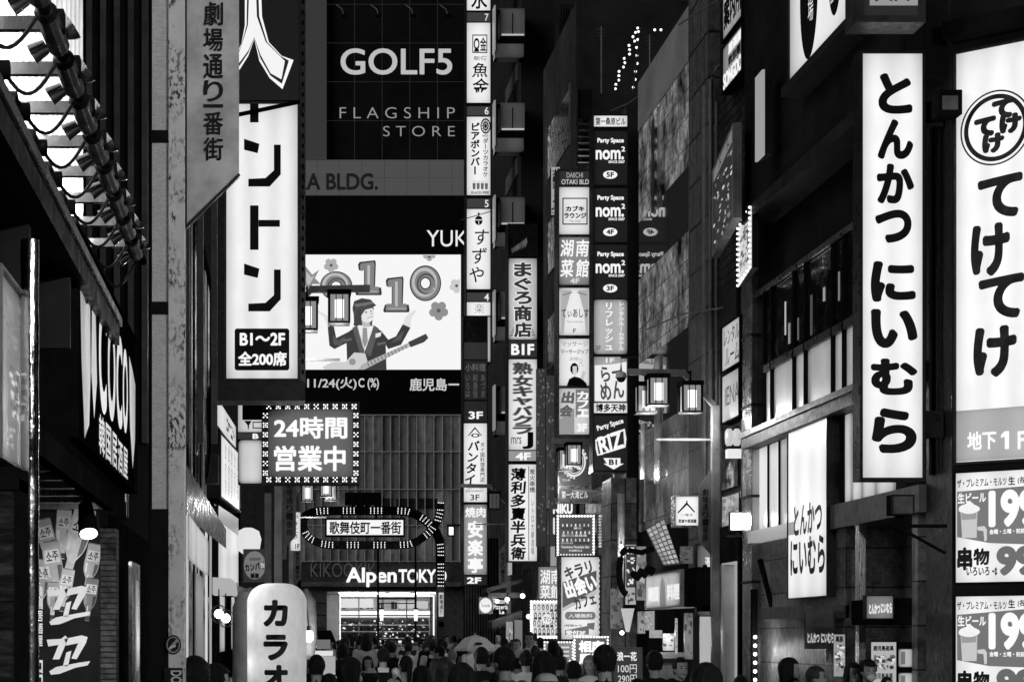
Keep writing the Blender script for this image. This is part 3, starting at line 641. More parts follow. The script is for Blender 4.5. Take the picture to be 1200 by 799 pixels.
# small white end plate projecting from the wall
f34 = frontal(34)
mb = MB(); mb.fb(f34, 893, 82, 896, 182, -.5, .02, em(.32)); mb.fb(f34, 896.1, 84, 905, 180, -.5, 0, DARK); solo('end_plate_sign', mb, 'small upright box sign seen edge on against the dark upper panels', 'sign')
# boxy sign over the entrance
pq0 = (X(923, 35.9), 35.9)
fq = plane((X(924, 35.4), 35.4), (X(971, 32.75), 32.75), Z(507, 35.4), Z(702, 35.4))
sign('entrance_lightbox', 'wide white lightbox with two rows of black hiragana over the granite entrance', fq, (0, 0, 1, 1), lb(.88, 'x', 4, .25, .05),
     [('とんかつ', .16, .45, .86, .63, INK, {'bold': .035}), ('にいむら', .07, .645, .93, .865, INK, {'bold': .035})], depth=.55, fw=(.012, .006), frame=mat('sign_frame_black', .02, .35))
mb = MB(); mb.box(XR-.6, XR+.05, 32.2, 35.4, zz(.30), zz(.5), MIDG); mb.box(XR-.1, XR+.05, 33.0, 33.06, zz(-.4), zz(.30), ALU); solo('entrance_canopy', mb, 'grey slab canopy under the wide white lightbox', 'canopy')
fe = frontal(32.2)
sign('door_sign', 'small grey plate with raised white hiragana beside the restaurant doorway', fe, (944, 718, 978, 760), mat('plate_grey', .16, .35), [('とんかつ', 946, 741, 960, 753, em(.5), {'bold': .05}), ('にいむら', 962, 741, 977, 753, em(.5), {'bold': .05})], depth=.08)
fd = frontal(28.85)
sign('counter_sign', 'slanted grey counter sign with white hiragana below the wood screen', fd, (1014, 697, 1047, 725), lb(.16, 'x', 1, .4, .2), [('とんかつ', 1018, 707, 1031, 719, em(.85), {'bold': .05}), ('にいむら', 1032, 706, 1045, 718, em(.85), {'bold': .05})], depth=.12, fw=(1, 1), frame=DARK)
def food(mb, fr, r, n, seed):
    rr = random.Random(seed)
    for k in range(n): mb.ell(fr, rr.uniform(r[0], r[2]), rr.uniform(r[1], r[3]), rr.uniform(1.2, 3.2), rr.uniform(1, 2.4), .009, .0091+.0002*k, em(rr.choice((.02, .1, .25, .45, .7))), 9)
sign('food_poster', 'white restaurant poster with a dark dish photo beside the drinks machine', fd, (1021, 752, 1050, 806), em(.42), [('鹿児島産黒', 1023, 756, 1047, 762, INK, {'bold': .04}), lambda m, f: food(m, f, (1024, 768, 1047, 782), 60, 4), ('鹿児島産黒', 1023, 788, 1046, 795, INK, {'bold': .03})], depth=.03, cat='poster')
sign('door_poster', 'narrow dark food poster at the side of the restaurant doorway', frontal(31.85), (977, 743, 990, 792), em(.3), [lambda m, f: food(m, f, (979, 755, 988, 785), 50, 5), ('黒豚', 979, 745, 988, 752, INK, {'bold': .04})], depth=.03, cat='poster')
o = thing('drinks_cabinet', 'dark cabinet with small lit windows beside the food poster', 'cabinet', (X(1064, 29), 29, 0))
mb = MB(); f29 = frontal(29); mb.fb(f29, 1051, 752, 1080, 885, -.5, 0, BLACK); part(o, 'body', mb, bevel=.01)
for v in (760, 788): mb = MB(); mb.fb(f29, 1053, v, 1069, v+21, 0, .02, lb(.5, 'x', 1, .6, .3)); mb.fb(f29, 1055, v+3, 1060, v+18, .02, .03, em(.15)); part(o, 'window', mb)
# ================================================================ boards hung along the narrow building
fs1 = along(8.75, 847, 871, -110, 112)
sign('wall_sign', 'topmost lit wall board packed with dark price text beside the drain pipes', fs1, (0, 0, 1, .73), lb(.40, 'y', 2, .5, .3),
     [('無料', .08, .36, .92, .5, INK, {'bold': .05}), ('案内所', .08, .52, .95, .68, INK, {'bold': .05}), ('案内', .1, .1, .9, .3, INK, {'bold': .05})], depth=.2, fw=(.04, .01), frame=BLACK)
sign('wall_sign', 'lower lit wall board with white digits under the topmost price board', fs1, (0, .755, 1, 1.0), lb(.22, 'y', 1, .5, .3), [('居酒屋', .3, .775, .95, .83, em(.9), {'bold': .05}), ('SONGDO', .05, .9, .95, .985, em(.9), {'bold': .05}), ('飲放題', .3, .84, .9, .89, INK, {'bold': .05})], depth=.2, fw=(.04, .01), frame=BLACK)
fs2 = plane((X(836, 40), 40), (X(861, 36.2), 36.2), Z(201, 40), Z(302, 40))
def snaps(mb, fr):
    rr = random.Random(8)
    for k in range(70):
        u, v = rr.uniform(.06, .9), rr.uniform(.2, .95); mb.ell(fr, u, v, rr.uniform(.012, .05), rr.uniform(.004, .02), .012, .0121+.0001*k, em(rr.choice((.05, .12, .3, .6))), 7)
    for k in range(2): mb.txt(fr, '人', .3+.36*k, .03, .42+.36*k, .12, INK, bold=.04)
    mb.flat(fr, [(.0, .0), (1, .0), (1, .15), (0, .15)], .0095, em(.16))
sign('menu_board', 'black hanging board speckled with small dish pictures above the dotted sign', fs2, (0, 0, 1, 1), em(.006), [snaps], depth=.12, fw=(.04, .02), frame=mat('board_rim', .25, .4), cat='menu board')
fs3 = plane((X(866, 38), 38), (X(881, 36), 36), Z(268, 38), Z(336, 38))
def bulbs(r, nu, nv, rad, m, d=.03):
    def fn(mb, fr):
        u0, v0, u1, v1 = r
        pts = [(u0+(u1-u0)*i/nu, v) for i in range(nu+1) for v in (v0, v1)]+[(u, v0+(v1-v0)*i/nv) for i in range(1, nv) for u in (u0, u1)]
        dots_row(mb, fr, pts, rad, m, d)
    return fn
def scribble(r, n, seed, cols=(.02, .15, .4), sz=(.03, .02)):
    def fn(mb, fr):
        rr = random.Random(seed)
        for k in range(n):
            u, v = rr.uniform(r[0], r[2]), rr.uniform(r[1], r[3]); a, b_ = rr.uniform(.3, 1)*sz[0], rr.uniform(.3, 1)*sz[1]
            mb.flat(fr, [(u-a, v-b_), (u+a, v-b_*.7), (u+a*.8, v+b_), (u-a, v+b_*.8)], .0105+.00005*k, em(rr.choice(cols)))
    return fn
sign('bulb_sign', 'small white sign ringed with bulbs on the edge of the panelled building', fs3, (0, 0, 1, 1), em(.62), [scribble((.15, .1, .9, .8), 60, 1, (.01, .03, .2), (.1, .03)), bulbs((.03, .01, .97, .99), 5, 11, .03, em(1, 1.5))], depth=.12)
fs4 = along(8.78, 846, 869, 384, 438)
sign('wall_sign', 'white board with thin black katakana and a long dash below the dotted sign', fs4, (0, 0, 1, 1), lb(.52, 'y', 1, .3, .1), [('レンタル', .14, .1, .9, .46, INK, {'bold': .005, 'skew': -.0}), ('ルーム', .22, .52, .9, .9, INK, {'bold': .005})], depth=.2, fw=(.05, .03), frame=BLACK)
fs5 = along(8.78, 846, 868, 441, 498)
sign('wall_sign', 'grey white board with thin roman capitals under the katakana board', fs5, (0, 0, 1, 1), lb(.36, 'y', 1, .3, .1), [('IENA', .2, .28, .95, .66, em(.04), {'bold': .005})], depth=.2, fw=(.05, .03), frame=BLACK)
f39 = frontal(39)
mb = MB(); mb.fb(f39, 871, 430, 879, 478, -.3, 0, DARK); mb.fb(f39, 872, 431, 878, 462, 0, .01, em(.8)); solo('strip_lightbox', mb, 'slim glowing lightbox squeezed beside the pale corner column', 'sign')
o = thing('lantern_sign', 'pair of small round paper lantern signs above a glowing tray', 'lantern', fr if False else (X(861, 40), 40, Z(548, 40)))
f40 = frontal(40)
for u in (853, 862): mb = MB(); c = f40(u, 513, .1); mb.lathe(c, [(.04, -.17), (.075, -.12), (.085, 0), (.075, .12), (.04, .17)], em(.55), 12); part(o, 'paper_shade', mb, smooth=True)
mb = MB(); mb.fb(f40, 850, 527, 871, 537, 0, .25, em(.8)); mb.fb(f40, 849, 524, 872, 527, 0, .3, BLACK); part(o, 'tray_light', mb)
sign('window_poster', 'faded picture poster in the window over the bright floodlight', along(8.95, 846, 868, 582, 626), (0, 0, 1, 1), em(.20), [scribble((.05, .05, .95, .95), 50, 2, (.05, .12, .35), (.12, .08))], depth=.05, fw=(.03, .03), frame=DARK, cat='poster')
o = thing('bright_floodlight', 'square white floodlight glaring beside the restaurant corner column', 'floodlight', f39(866, 628, .3))
mb = MB(); mb.fb(f39, 854, 600, 876, 622, -.02, .1, DARK); mb.fb(f39, 850, 627, 882, 630, -.3, .1, BLACK); mb.fb(f39, 862, 622, 866, 627, 0, .05, BLACK); part(o, 'housing', mb)
mb = MB(); mb.fb(f39, 855, 601, 875, 621, .1, .11, em(1, 2.5)); part(o, 'lens', mb); lamp('flood_beam', 'POINT', f39(865, 611, .5), 18, o, None, .1)
mb = MB(); mb.box(XR-.05, 14, 39.5, 42.2, 0, zz(2.2), BLACK); mb.box(XR-.3, XR-.06, 39.6, 40.2, 0, zz(1.4), WHITE)
solo('shopfront_panel', mb, 'black shopfront wall panel with pale side strip behind the middle lamp post', 'wall')
sign('lit_screen', 'tall pale glowing door panel behind the lamp post', along(8.8, 846, 864, 660, 800), (0, 0, 1, 1), em(.30), (), depth=.04, cat='light panel')
sign('lit_screen', 'narrow bright door panel left of the lamp post', frontal(41.5), (820, 722, 833, 800), em(.42), (), depth=.04, cat='light panel')
mb = MB(); f38 = frontal(37.4)
mb.fb(f38, 881, 690, 888, 800, -.1, 0, BLACK); dots_row(mb, f38, [(884.5, 746+k*10) for k in range(6)], .035, em(1, 6), .03); solo('bulb_strip', mb, 'upright strip of glaring round bulbs on the corner column', 'light'); lamp('strip_beam', 'POINT', f38(884, 765, .4), 12, bpy.data.objects['bulb_strip'], None, .08)
mb = MB(); mb.tube([f38(889, 655, .1), f38(895, 680, .12), f38(905, 720, .12), f38(915, 765, .1), f38(918, 800, .1)], .05, BLACK, 8); solo('drain_hose', mb, 'thick black hose curving down the granite wall', 'hose', smooth=True)
mb = MB(); mb.fb(f38, 913, 643, 924, 650, .0, .1, em(1, 2.0)); solo('wall_light', mb, 'small glaring white wall light left of the wide lightbox', 'lamp'); lamp('wall_beam', 'POINT', f38(918, 655, .35), 14, bpy.data.objects['wall_light'], None, .06)

sign('grey_shop_panel', 'broad grey lit shop panel behind the lamp post with small bright lettering', frontal(42.15), (816, 637, 866, 722), lb(.16, 'x', 1, .6, .2), [('酒肴', 826, 652, 838, 667, em(.8), {'bold': .03}), ('処', 842, 654, 852, 667, em(.6), {'bold': .03})], depth=.2, fw=(1, 1))
mb = MB(); f418 = frontal(41.7); mb.fb(f418, 820, 666, 836, 716, -.3, 0, BLACK); mb.ring(f418, 820, 666, 836, 716, 1, 1, 0, .03, DARK); mb.fb(f418, 826, 661, 830, 666, -.2, -.1, BLACK); solo('speaker_box', mb, 'black box shaped cabinet fixed before the broad grey shop panel', 'box')
for k, (r, v, Y, lab) in enumerate((((747, 716, 756, 742), .16, 45.5, 'dim lit shop window under the washed out shop sign'), ((802, 718, 812, 772), .10, 44.5, 'grey doorway strip right of the thin vertical banner'), ((777, 742, 790, 762), .30, 44.2, 'pair of pale paper notices on the counter back wall'), ((797, 640, 812, 660), .05, 43.2, 'dark window beside the tilted lattice panel'), ((715, 690, 730, 736), .07, 50.2, 'dim tiled niche below the small round lamp'))):
    sign('lit_shopfront', lab, frontal(Y), r, lb(v, 'x', 1, .6, .4), [scribble((r[0]+1, r[1]+1, r[2]-1, r[3]-1), 14, 40+k, (.02, .05, v*1.6), ((r[2]-r[0])*.2, (r[3]-r[1])*.08))], depth=.1, cat='window')
for px_, v0, v1, r_ in ((842, 120, 560, .035), (846, 440, 600, .02), (873, 340, 600, .03)):
    y1 = F*(XR+.1)/(px_-CX); mb = MB(); mb.tube([(XR+.06, y1, Z(v1, y1)), (XR+.06, y1, Z(v0, y1))], r_, mat('conduit_grey', .1, .5), 8); solo('wall_conduit', mb, {842: 'long upright conduit beside the hanging dish picture board', 846: 'thin upright conduit left of the roman capitals board', 873: 'upright conduit squeezed behind the slim glowing lightbox'}[px_], 'pipe')
# ================================================================ tenant sign stacks on the right side of the street
G1 = 'stacks of tenant signs'
def stack(name, label, Y, rect, depth, frame, panels, rim=1.0, extra=None, brackets=()):
    """panels: (v0, v1, face material, items)"""
    fr = frontal(Y); u0, v0, u1, v1 = rect
    o = thing(name, label, 'sign stack', fr((u0+u1)/2, v1, -depth/2), G1)
    mb = MB(); mb.fb(fr, u0, v0, u1, v1, -depth, -.002, frame)
    mb.fb(fr, u0, v0, u0+rim, v1, -.002, .05, frame); mb.fb(fr, u1-rim, v0, u1, v1, -.002, .05, frame)
    edges = sorted({v0}|{p[1] for p in panels}|{v1})
    for e in edges[1:-1]: mb.fb(fr, u0+rim, e, u1-rim, e+1.2, -.002, .04, frame)
    for b in brackets: mb.fb(fr, *b, frame)
    part(o, 'housing', mb)
    for a, b, m, items in panels:
        pm = MB(); pm.fb(fr, u0+rim, a, u1-rim, b, 0, .008, m); p = part(o, 'panel', pm)
        if items: lettering(p, fr, items)
    return o
def beers(mb, fr):
    for k in range(4):
        u = 553.5+k*4.8; mb.flat(fr, [(u, 213), (u+4, 213), (u+3.5, 222), (u+.6, 222)], .011, em(.12)); mb.flat(fr, [(u, 212), (u+4, 212), (u+4, 215), (u, 215)], .013, em(.7))
def darts(mb, fr):
    mb.annu(fr, 569, 148, 6, 9, .8, .011, INK, 20); mb.annu(fr, 569, 148, 3.5, 5.5, .7, .011, INK, 20); mb.ell(fr, 569, 148, 1.2, 2, .009, .012, INK, 10)
    for k in range(6):
        a = k*.524; mb.flat(fr, [(569+6*math.cos(a), 148+9*math.sin(a)), (569+6*math.cos(a+.1), 148+9*math.sin(a+.1)), (569-6*math.cos(a), 148-9*math.sin(a)), (569-6*math.cos(a+.1), 148-9*math.sin(a+.1))], .0115, INK)
def fishmark(mb, fr):
    mb.ring(fr, 553.5, 41, 571, 62.5, 1, 1.2, .009, .011, INK); mb.annu(fr, 558.5, 52, 3.4, 7, .6, .011, INK, 16); mb.txt(fr, '金', 562.5, 44, 570, 60, INK, bold=.02); mb.flat(fr, [(556, 58), (561, 58), (561.5, 61), (555.5, 61)], .0112, INK)
def bellmark(mb, fr):
    mb.ell(fr, 561, 258.5, 4.6, 5.4, .009, .011, INK, 18); mb.ell(fr, 561, 251, 1.2, 2, .009, .0112, INK, 10); mb.flat(fr, [(556.5, 257.4), (565.5, 257.4), (565.5, 258.4), (556.5, 258.4)], .013, em(.8)); mb.flat(fr, [(560.6, 259), (561.4, 259), (561.4, 263), (560.6, 263)], .0131, em(.8))
NB = em(.035); W1 = lb(.86, 'x', 1, .2, .05); WT = em(.95)
stack('tenant_sign_stack', 'slim white sign stack numbered 7 to 4 with brush lettering on the narrow tower', 80, (546, -30, 575.5, 425), .9, mat('stack_frame', .02, .4), [
    (-28, 13, W1, [('永', 552, -14, 571, 11, INK, {'bold': .02})]),
    (15, 26, NB, [('7', 568, 16.5, 572.5, 25, em(.7), {'bold': .01})]), (27, 121, W1, [fishmark, ('新宿', 555, 66, 570.5, 71.5, em(.15), {'bold': .01}), ('魚', 553.5, 74, 572, 91, INK, {'bold': .012, 'skew': .1}), ('金', 553.5, 92, 573, 111, INK, {'bold': .012, 'skew': .1})]),
    (125, 136, NB, [('6', 568, 126, 572.5, 134.5, em(.8), {'bold': .01})]), (137, 229, W1, [darts, beers, ('ピアポンバー', 551.5, 144, 562, 205, INK, {'vert': True, 'bold': .04, 'fill': 1.05}), ('ダーツカラオケ', 565.5, 162, 572.5, 208, INK, {'vert': True, 'bold': .015}), ('with', 565, 157, 572, 161, em(.2)), ('03-6233-9000', 552, 224, 573, 227.5, INK, {'bold': .02})]),
    (233, 244, NB, [('5', 568, 234.5, 572.5, 243, em(.8), {'bold': .01})]), (245, 339, W1, [bellmark, ('すずや', 551, 267, 571.5, 333, INK, {'vert': True, 'bold': .006, 'skew': .12, 'fill': .95})]),
    (343, 353, NB, [('4', 567.5, 344, 573, 352.5, em(.8), {'bold': .01})]), (354, 370, W1, [('楽', 556, 356, 567, 367, em(.12), {'bold': -.01})]), (371, 424, lb(.5, 'x', 1, .3), ())])
stack('tenant_sign_stack', 'lower sign stack with dark upper box, white katakana panel and barbecue panel', 76, (542.5, 370, 571.5, 686), .8, mat('stack_frame', .02, .4), [
    (371, 400, mat('dark_acrylic', .02, .12, spec=.9), ()), (401, 421, em(.022), ()),
    (422, 468, em(.008), [('小料理', 545, 426, 569, 435, em(.10)), ('いろは', 545, 438, 551, 466, em(.07), {'vert': True}), ('刺身佳', 554, 438, 560, 466, em(.07), {'vert': True}), ('あづま', 563, 438, 569, 466, em(.07), {'vert': True})]),
    (470, 494, em(.008), [('3F', 549, 482, 566, 491, WT, {'bold': .03})]),
    (496, 588, W1, [lambda m, f: [m.flat(f, [(556.5, 500), (548.5, 510), (548.9, 511), (556.7, 502.4), (564.1, 511), (564.6, 510)], .011, INK), m.annu(f, 557, 510, 5, 2.4, .6, .0112, INK, 14)], ('バンタイ', 546, 516, 560, 568, INK, {'vert': True, 'bold': .03, 'skew': .1}), ('タイ国料理専門店', 562.5, 518, 568, 565, INK, {'vert': True, 'bold': .01}), ('BAN-THAI', 548, 569.5, 566, 572.5, em(.2)), ('RESTAURANT', 546, 573.5, 567, 576.5, em(.2)), ('3F', 551, 579, 562, 586, em(.05), {'bold': .02})]),
    (591, 673, lb(.34, 'x', 1, .45, .08), [('焼肉', 545, 594, 569, 606, WT, {'bold': .03}), ('安', 548, 610, 566, 630, WT, {'bold': .04}), ('楽', 548, 632, 566, 651, WT, {'bold': .04}), ('亭', 548, 653, 566, 671, WT, {'bold': .04})]),
    (674.5, 685, em(.008), [('2F', 547, 676, 564, 683.5, WT, {'bold': .04})])])
def rays(mb, fr):
    for k in range(7):
        for sx in (-1, 1):
            a = .25+k*.17; mb.flat(fr, [(612.5+sx*7*math.cos(a), 397-9*math.sin(a)*2), (612.5+sx*15*math.cos(a), 398-20*math.sin(a)), (612.5+sx*15*math.cos(a+.07), 398-20*math.sin(a+.07))], .0095+.0001*k, em(.03))
stack('tenant_sign_stack', 'glowing patterned stack with fat outlined kana above a floor label and club panel', 66, (595, 262, 630, 658), .8, mat('stack_frame', .02, .4), [
    (264, 300, mat('dark_acrylic', .02, .12, spec=.9), [lambda m, f: [m.flat(f, [(599+k*3, 292-k*2.0), (602+k*3, 290-k*2.3), (603+k*3, 294-k*2), (600+k*3, 297-k*1.2)], .011, em(.05+.02*(k % 3))) for k in range(6)]]),
    (303, 398, lb(.58, 'x', 1, .45, .2), [rays]+[x for ch, a, b in (('ま', 307, 325), ('ぐ', 325, 341), ('ろ', 341, 357), ('商', 357, 377), ('店', 377, 396)) for x in ((ch, 601, a, 624, b, WT, {'bold': .085, 'd': .013}), (ch, 602, a+.6, 623.4, b-.6, em(.03), {'bold': .045, 'd': .017}))]),
    (399, 419, em(.02), [('B1F', 599, 403, 626, 416, WT, {'bold': .04})]),
    (421, 527, lb(.82, 'x', 1, .3, .06), [x for ch, a, b in (('熟', 424, 439), ('女', 439, 453), ('キ', 452, 465), ('ャ', 465, 475), ('バ', 475, 487), ('ク', 486, 498), ('ラ', 497, 509)) for x in ((ch, 600, a, 625, b, em(.30), {'bold': .07, 'd': .012}), (ch, 601.5, a+.7, 623.5, b-.7, em(.04), {'bold': .03, 'd': .016}))]+[('J', 612, 506, 625, 526, INK, {'bold': .03, 'd': .019}), ('mrs', 599, 512, 611, 520, em(.1), {'bold': .01})]),
    (528, 540, em(.3), [('4F', 604, 530, 622, 539, WT, {'bold': .04})]),
    (544, 657, W1, [x for k, ch in enumerate('薄利多賣半兵衛') for x in ((ch, 598.5, 548+k*15.4, 616, 563+k*15.4, INK, {'bold': .035, 'skew': .08}),)]+[('炭火串焼', 620.5, 549, 627, 577, INK, {'vert': True, 'bold': .02}), lambda m, f: m.flat(f, [(619.2, 546), (620, 546), (620, 656), (619.2, 656)], .0112, INK), ('レトロ大衆酒場', 622, 584, 626, 650, em(.25), {'vert': True})])])
PH = lambda m, f: [m.flat(f, [(673+5*math.cos(t/9*6.283), 432+7*math.sin(t/9*6.283)) for t in range(9)], .0112, INK), m.flat(f, [(664, 452), (667, 444), (673, 441), (681, 443), (687, 449), (688, 452)], .0113, INK), m.flat(f, [(671, 429), (676, 429), (676, 438), (673, 441), (671, 437)], .0125, em(.62)), m.flat(f, [(680, 443), (683, 434), (686, 436), (684, 446)], .0126, em(.55))]
def drape(mb, fr):
    for sx in (-1, 1): mb.flat(fr, [(673.5+sx*4, 340), (673.5+sx*16, 340), (673.5+sx*16, 392), (673.5+sx*13, 391), (673.5+sx*11, 366)], .0098, em(.42)); mb.flat(fr, [(673.5+sx*3, 342), (673.5+sx*14, 345), (673.5+sx*14, 346.4), (673.5+sx*3, 343.4)], .0108, em(.2))
def laurel(mb, fr):
    mb.annu(fr, 673, 541, 13.5, 17.5, .86, .011, em(.75), 30); mb.annu(fr, 673, 541, 10.6, 14, .92, .011, em(.75), 30)
    for k in range(18):
        a = .9+k*.26; mb.ell(fr, 673+14.5*math.cos(a+.7), 541+18.5*math.sin(a+.7), 1.6, 2.0, .009, .0112, em(.6), 6)
stack('tenant_sign_stack', 'round topped tenant stack with boxed katakana, brush kanji and a laurel crest', 56, (653.5, 198, 693, 588), .7, mat('stack_rim', .16, .3, .7), [
    (201, 217, em(.02), [('DAIICHI', 664, 202.5, 683, 208.5, em(.45), {'bold': .0}), ('OTAKI BLD', 658, 210.5, 690, 216.3, em(.6), {'bold': .01})]),
    (219.5, 275, lb(.78, 'x', 1, .35, .05), [lambda m, f: m.ring(f, 659, 232, 688.5, 263.5, 1.3, 1.3, .009, .011, INK), ('カブキ', 663, 241.5, 684.5, 248, INK, {'bold': .05}), ('ラウンジ', 661, 249.5, 687, 256, INK, {'bold': .05}), ('The Club', 667, 258, 680, 260.5, em(.2), {'bold': .01})]),
    (278, 334, lb(.24, 'x', 1, .5, .12), [('湖', 657, 281, 672, 301, WT, {'bold': .02, 'skew': .08}), ('南', 675, 281, 690, 301, WT, {'bold': .02, 'skew': .08}), ('菜', 657, 304, 672, 325, WT, {'bold': .02, 'skew': .08}), ('館', 675, 304, 690, 325, WT, {'bold': .02, 'skew': .08}), ('4F', 668, 326, 679, 332.5, em(.7), {'bold': .03})]),
    (337.5, 393, lb(.8, 'x', 1, .4, .05), [drape, ('てぃあしす', 658, 362, 690, 372, INK, {'bold': .01}), ('You are My Star', 664, 376, 683, 378.5, em(.25)), ('F', 671.5, 385, 675, 390, em(.1), {'bold': .02})]),
    (397, 452, lb(.82, 'x', 1, .3, .05), [('マッサージ', 658, 400, 689, 406, em(.35), {'bold': .03}), ('マーサージップ', 657, 409, 690, 415, em(.30), {'bold': .05}), ('本格', 667, 418, 678, 423, em(.45)), ('R', 679, 420, 684, 430, em(.5), {'bold': -.01}), PH]),
    (455, 509, lb(.62, 'x', 1, .35, .1), [lambda m, f: m.flat(f, [(655, 492), (673, 478), (673, 509), (655, 509)], .0096, em(.3)), lambda m, f: m.flat(f, [(674.5, 456), (691, 456), (691, 478), (674.5, 489)], .0097, em(.2)), ('出会', 657, 458, 672, 489, em(.10), {'vert': True, 'bold': .055, 'fit': True, 'skew': .15}), ('カフェ', 676, 458, 689.5, 489, WT, {'vert': True, 'bold': .04, 'fit': True, 'd': .014}), ('3F', 676, 496, 688, 506, WT, {'bold': .05})]),
    (513, 569, em(.006), [laurel, ('Club', 664, 533, 682, 540, WT, {'bold': .03}), ('Tag', 666, 541.5, 681, 550, WT, {'bold': .03, 'skew': .1}), ('CLUB', 659, 561, 668, 563.5, em(.5))]),
    (572, 586, em(.02), [('第一大滝ビル', 658, 575, 689, 584, em(.8), {'bold': .01})])], rim=1.6)
NP = []
for k, v in enumerate((159, 226, 292)):
    NP.append((v-5, v+58, em(.004), [('Party Space', 700, v+3, 731, v+10, WT, {'bold': .04}), ('nom.', 698, v+17, 731, v+28.5, WT, {'bold': .03}), ('2', 728, v+13, 732.5, v+19, WT, {'bold': .03}), ('SINCE 2007', 713, v+29.5, 732, v+32.5, WT, {'bold': .03}),
               lambda m, f, v=v: m.ell(f, 715, v+46, 8.3, 4.8, .009, .012, WT, 24), ('%dF' % (5-k), 710.5, v+43, 719.5, v+49, INK, {'bold': .04, 'd': .016})]))
def ramen(mb, fr):
    mb.flat(fr, [(697, 470), (697, 428), (716, 427), (734, 424), (734, 470)], .0095, em(.85))
stack('tenant_sign_stack', 'tall black stack of three matching party room panels over a noodle panel', 52, (694.5, 134, 736, 553), .6, mat('stack_frame', .02, .4), [
    (136, 149, lb(.82, 'x', 1, .2, .05), [('第一桑原ビル', 698, 138, 733, 147, INK, {'bold': .02})])]+NP+[
    (351, 415, lb(.42, 'x', 2, .6, .08), [('リフレッシュ', 708, 354, 719, 411, WT, {'vert': True, 'bold': .03}), ('レンタルルームホテル', 724.5, 353, 731.5, 411, em(.85), {'vert': True, 'bold': .03}), ('2F', 698, 405, 704, 410, em(.1), {'bold': .03})]),
    (418, 471, lb(.36, 'x', 1, .4, .1), [ramen, ('1F', 710, 419.5, 720, 425, em(.9), {'bold': .02, 'd': .013}), ('らー', 704, 428, 729, 446, em(.06), {'bold': .03, 'd': .013, 'rot': -10}), ('めん', 703, 447, 731, 468, em(.06), {'bold': .03, 'd': .013, 'rot': -10})]),
    (471.5, 484, W1, [('博多天神', 698, 473, 733, 482.5, INK, {'bold': .035})]),
    (487, 551, em(.005), [('Party Space', 699, 494, 731, 502, WT, {'bold': .03, 'rot': -17}), lambda m, f: m.flat(f, [(697.5, 515), (732, 502), (734, 514), (733, 524), (700, 534), (698, 526)], .0092, em(.85)), lambda m, f: m.flat(f, [(699, 517), (730.5, 505), (731.5, 522), (701.5, 532)], .0101, em(.012)), ('RIZ', 701, 508, 730, 529, WT, {'bold': .035, 'rot': -18, 'd': .014, 'skew': .1}), lambda m, f: m.flat(f, [(707, 536.5), (727, 536.5), (727, 543), (731, 543), (719, 550), (707, 543), (711, 543)], .0101, em(.9)), ('B1', 713.5, 538, 723, 544.5, INK, {'bold': .04, 'd': .014})])], rim=1.2)
# small boards glimpsed around the stacks
sign('strip_sign', 'small white dotted sign at the top right of the black party room stack', frontal(54), (735.5, 143, 747, 164), em(.62), [scribble((737, 145, 746, 162), 22, 6, (.02, .2), (1.2, 1.2))], depth=.3)
sign('strip_sign', 'tall plain white glowing strip behind the black party room stack', frontal(55), (732, 188, 746.5, 331), lb(.42, 'x', 1, .3), [scribble((742, 190, 746, 235), 20, 16, (.02, .1), (1.5, 2))], depth=.3)
sign('strip_sign', 'narrow lit sign behind the noodle panel showing pale figures', frontal(57), (733, 438, 751, 488), em(.22), [scribble((735, 445, 750, 487), 26, 7, (.02, .5, .7), (2, 6))], depth=.2)
sign('strip_sign', 'small black and white kanji strip left of the round topped stack', frontal(60), (646, 196, 656, 252), em(.35), [('大衆酒', 647, 198, 655, 222, INK, {'vert': True, 'bold': .04}), scribble((647, 224, 655, 250), 20, 12, (.02, .1), (1.5, 2))], depth=.3)
mb = MB(); f53 = frontal(54)
for k in range(7): mb.fb(f53, 677, 140+k*7.6, 694, 144.5+k*7.6, -.1, .03*(k % 2), mat('shiny_slat', .25, .15, 1., bump=.5, bscale=3))
mb.fb(f53, 675.5, 105, 677, 196, -.1, .06, DARK); mb.fb(f53, 677, 105, 694, 138, -.1, 0, CHAR); solo('metal_slat_panel', mb, 'rippled shiny metal slats left of the black party room stack', 'panel')
# tall side strips under the stacks
for Y, u0, u1, v0, v1, lab in ((64, 629, 640, 432, 640, 'dim lattice strip beside the club panel stack'), (58, 640, 653, 440, 596, 'dark perforated strip left of the laurel crest panel')):
    sign('strip_sign', lab, frontal(Y), (u0, v0, u1, v1), em(.03), [scribble((u0+1, v0+2, u1-1, v1-2), 60, int(u0), (.09, .15, .02), (1.2, 2))], depth=.2)
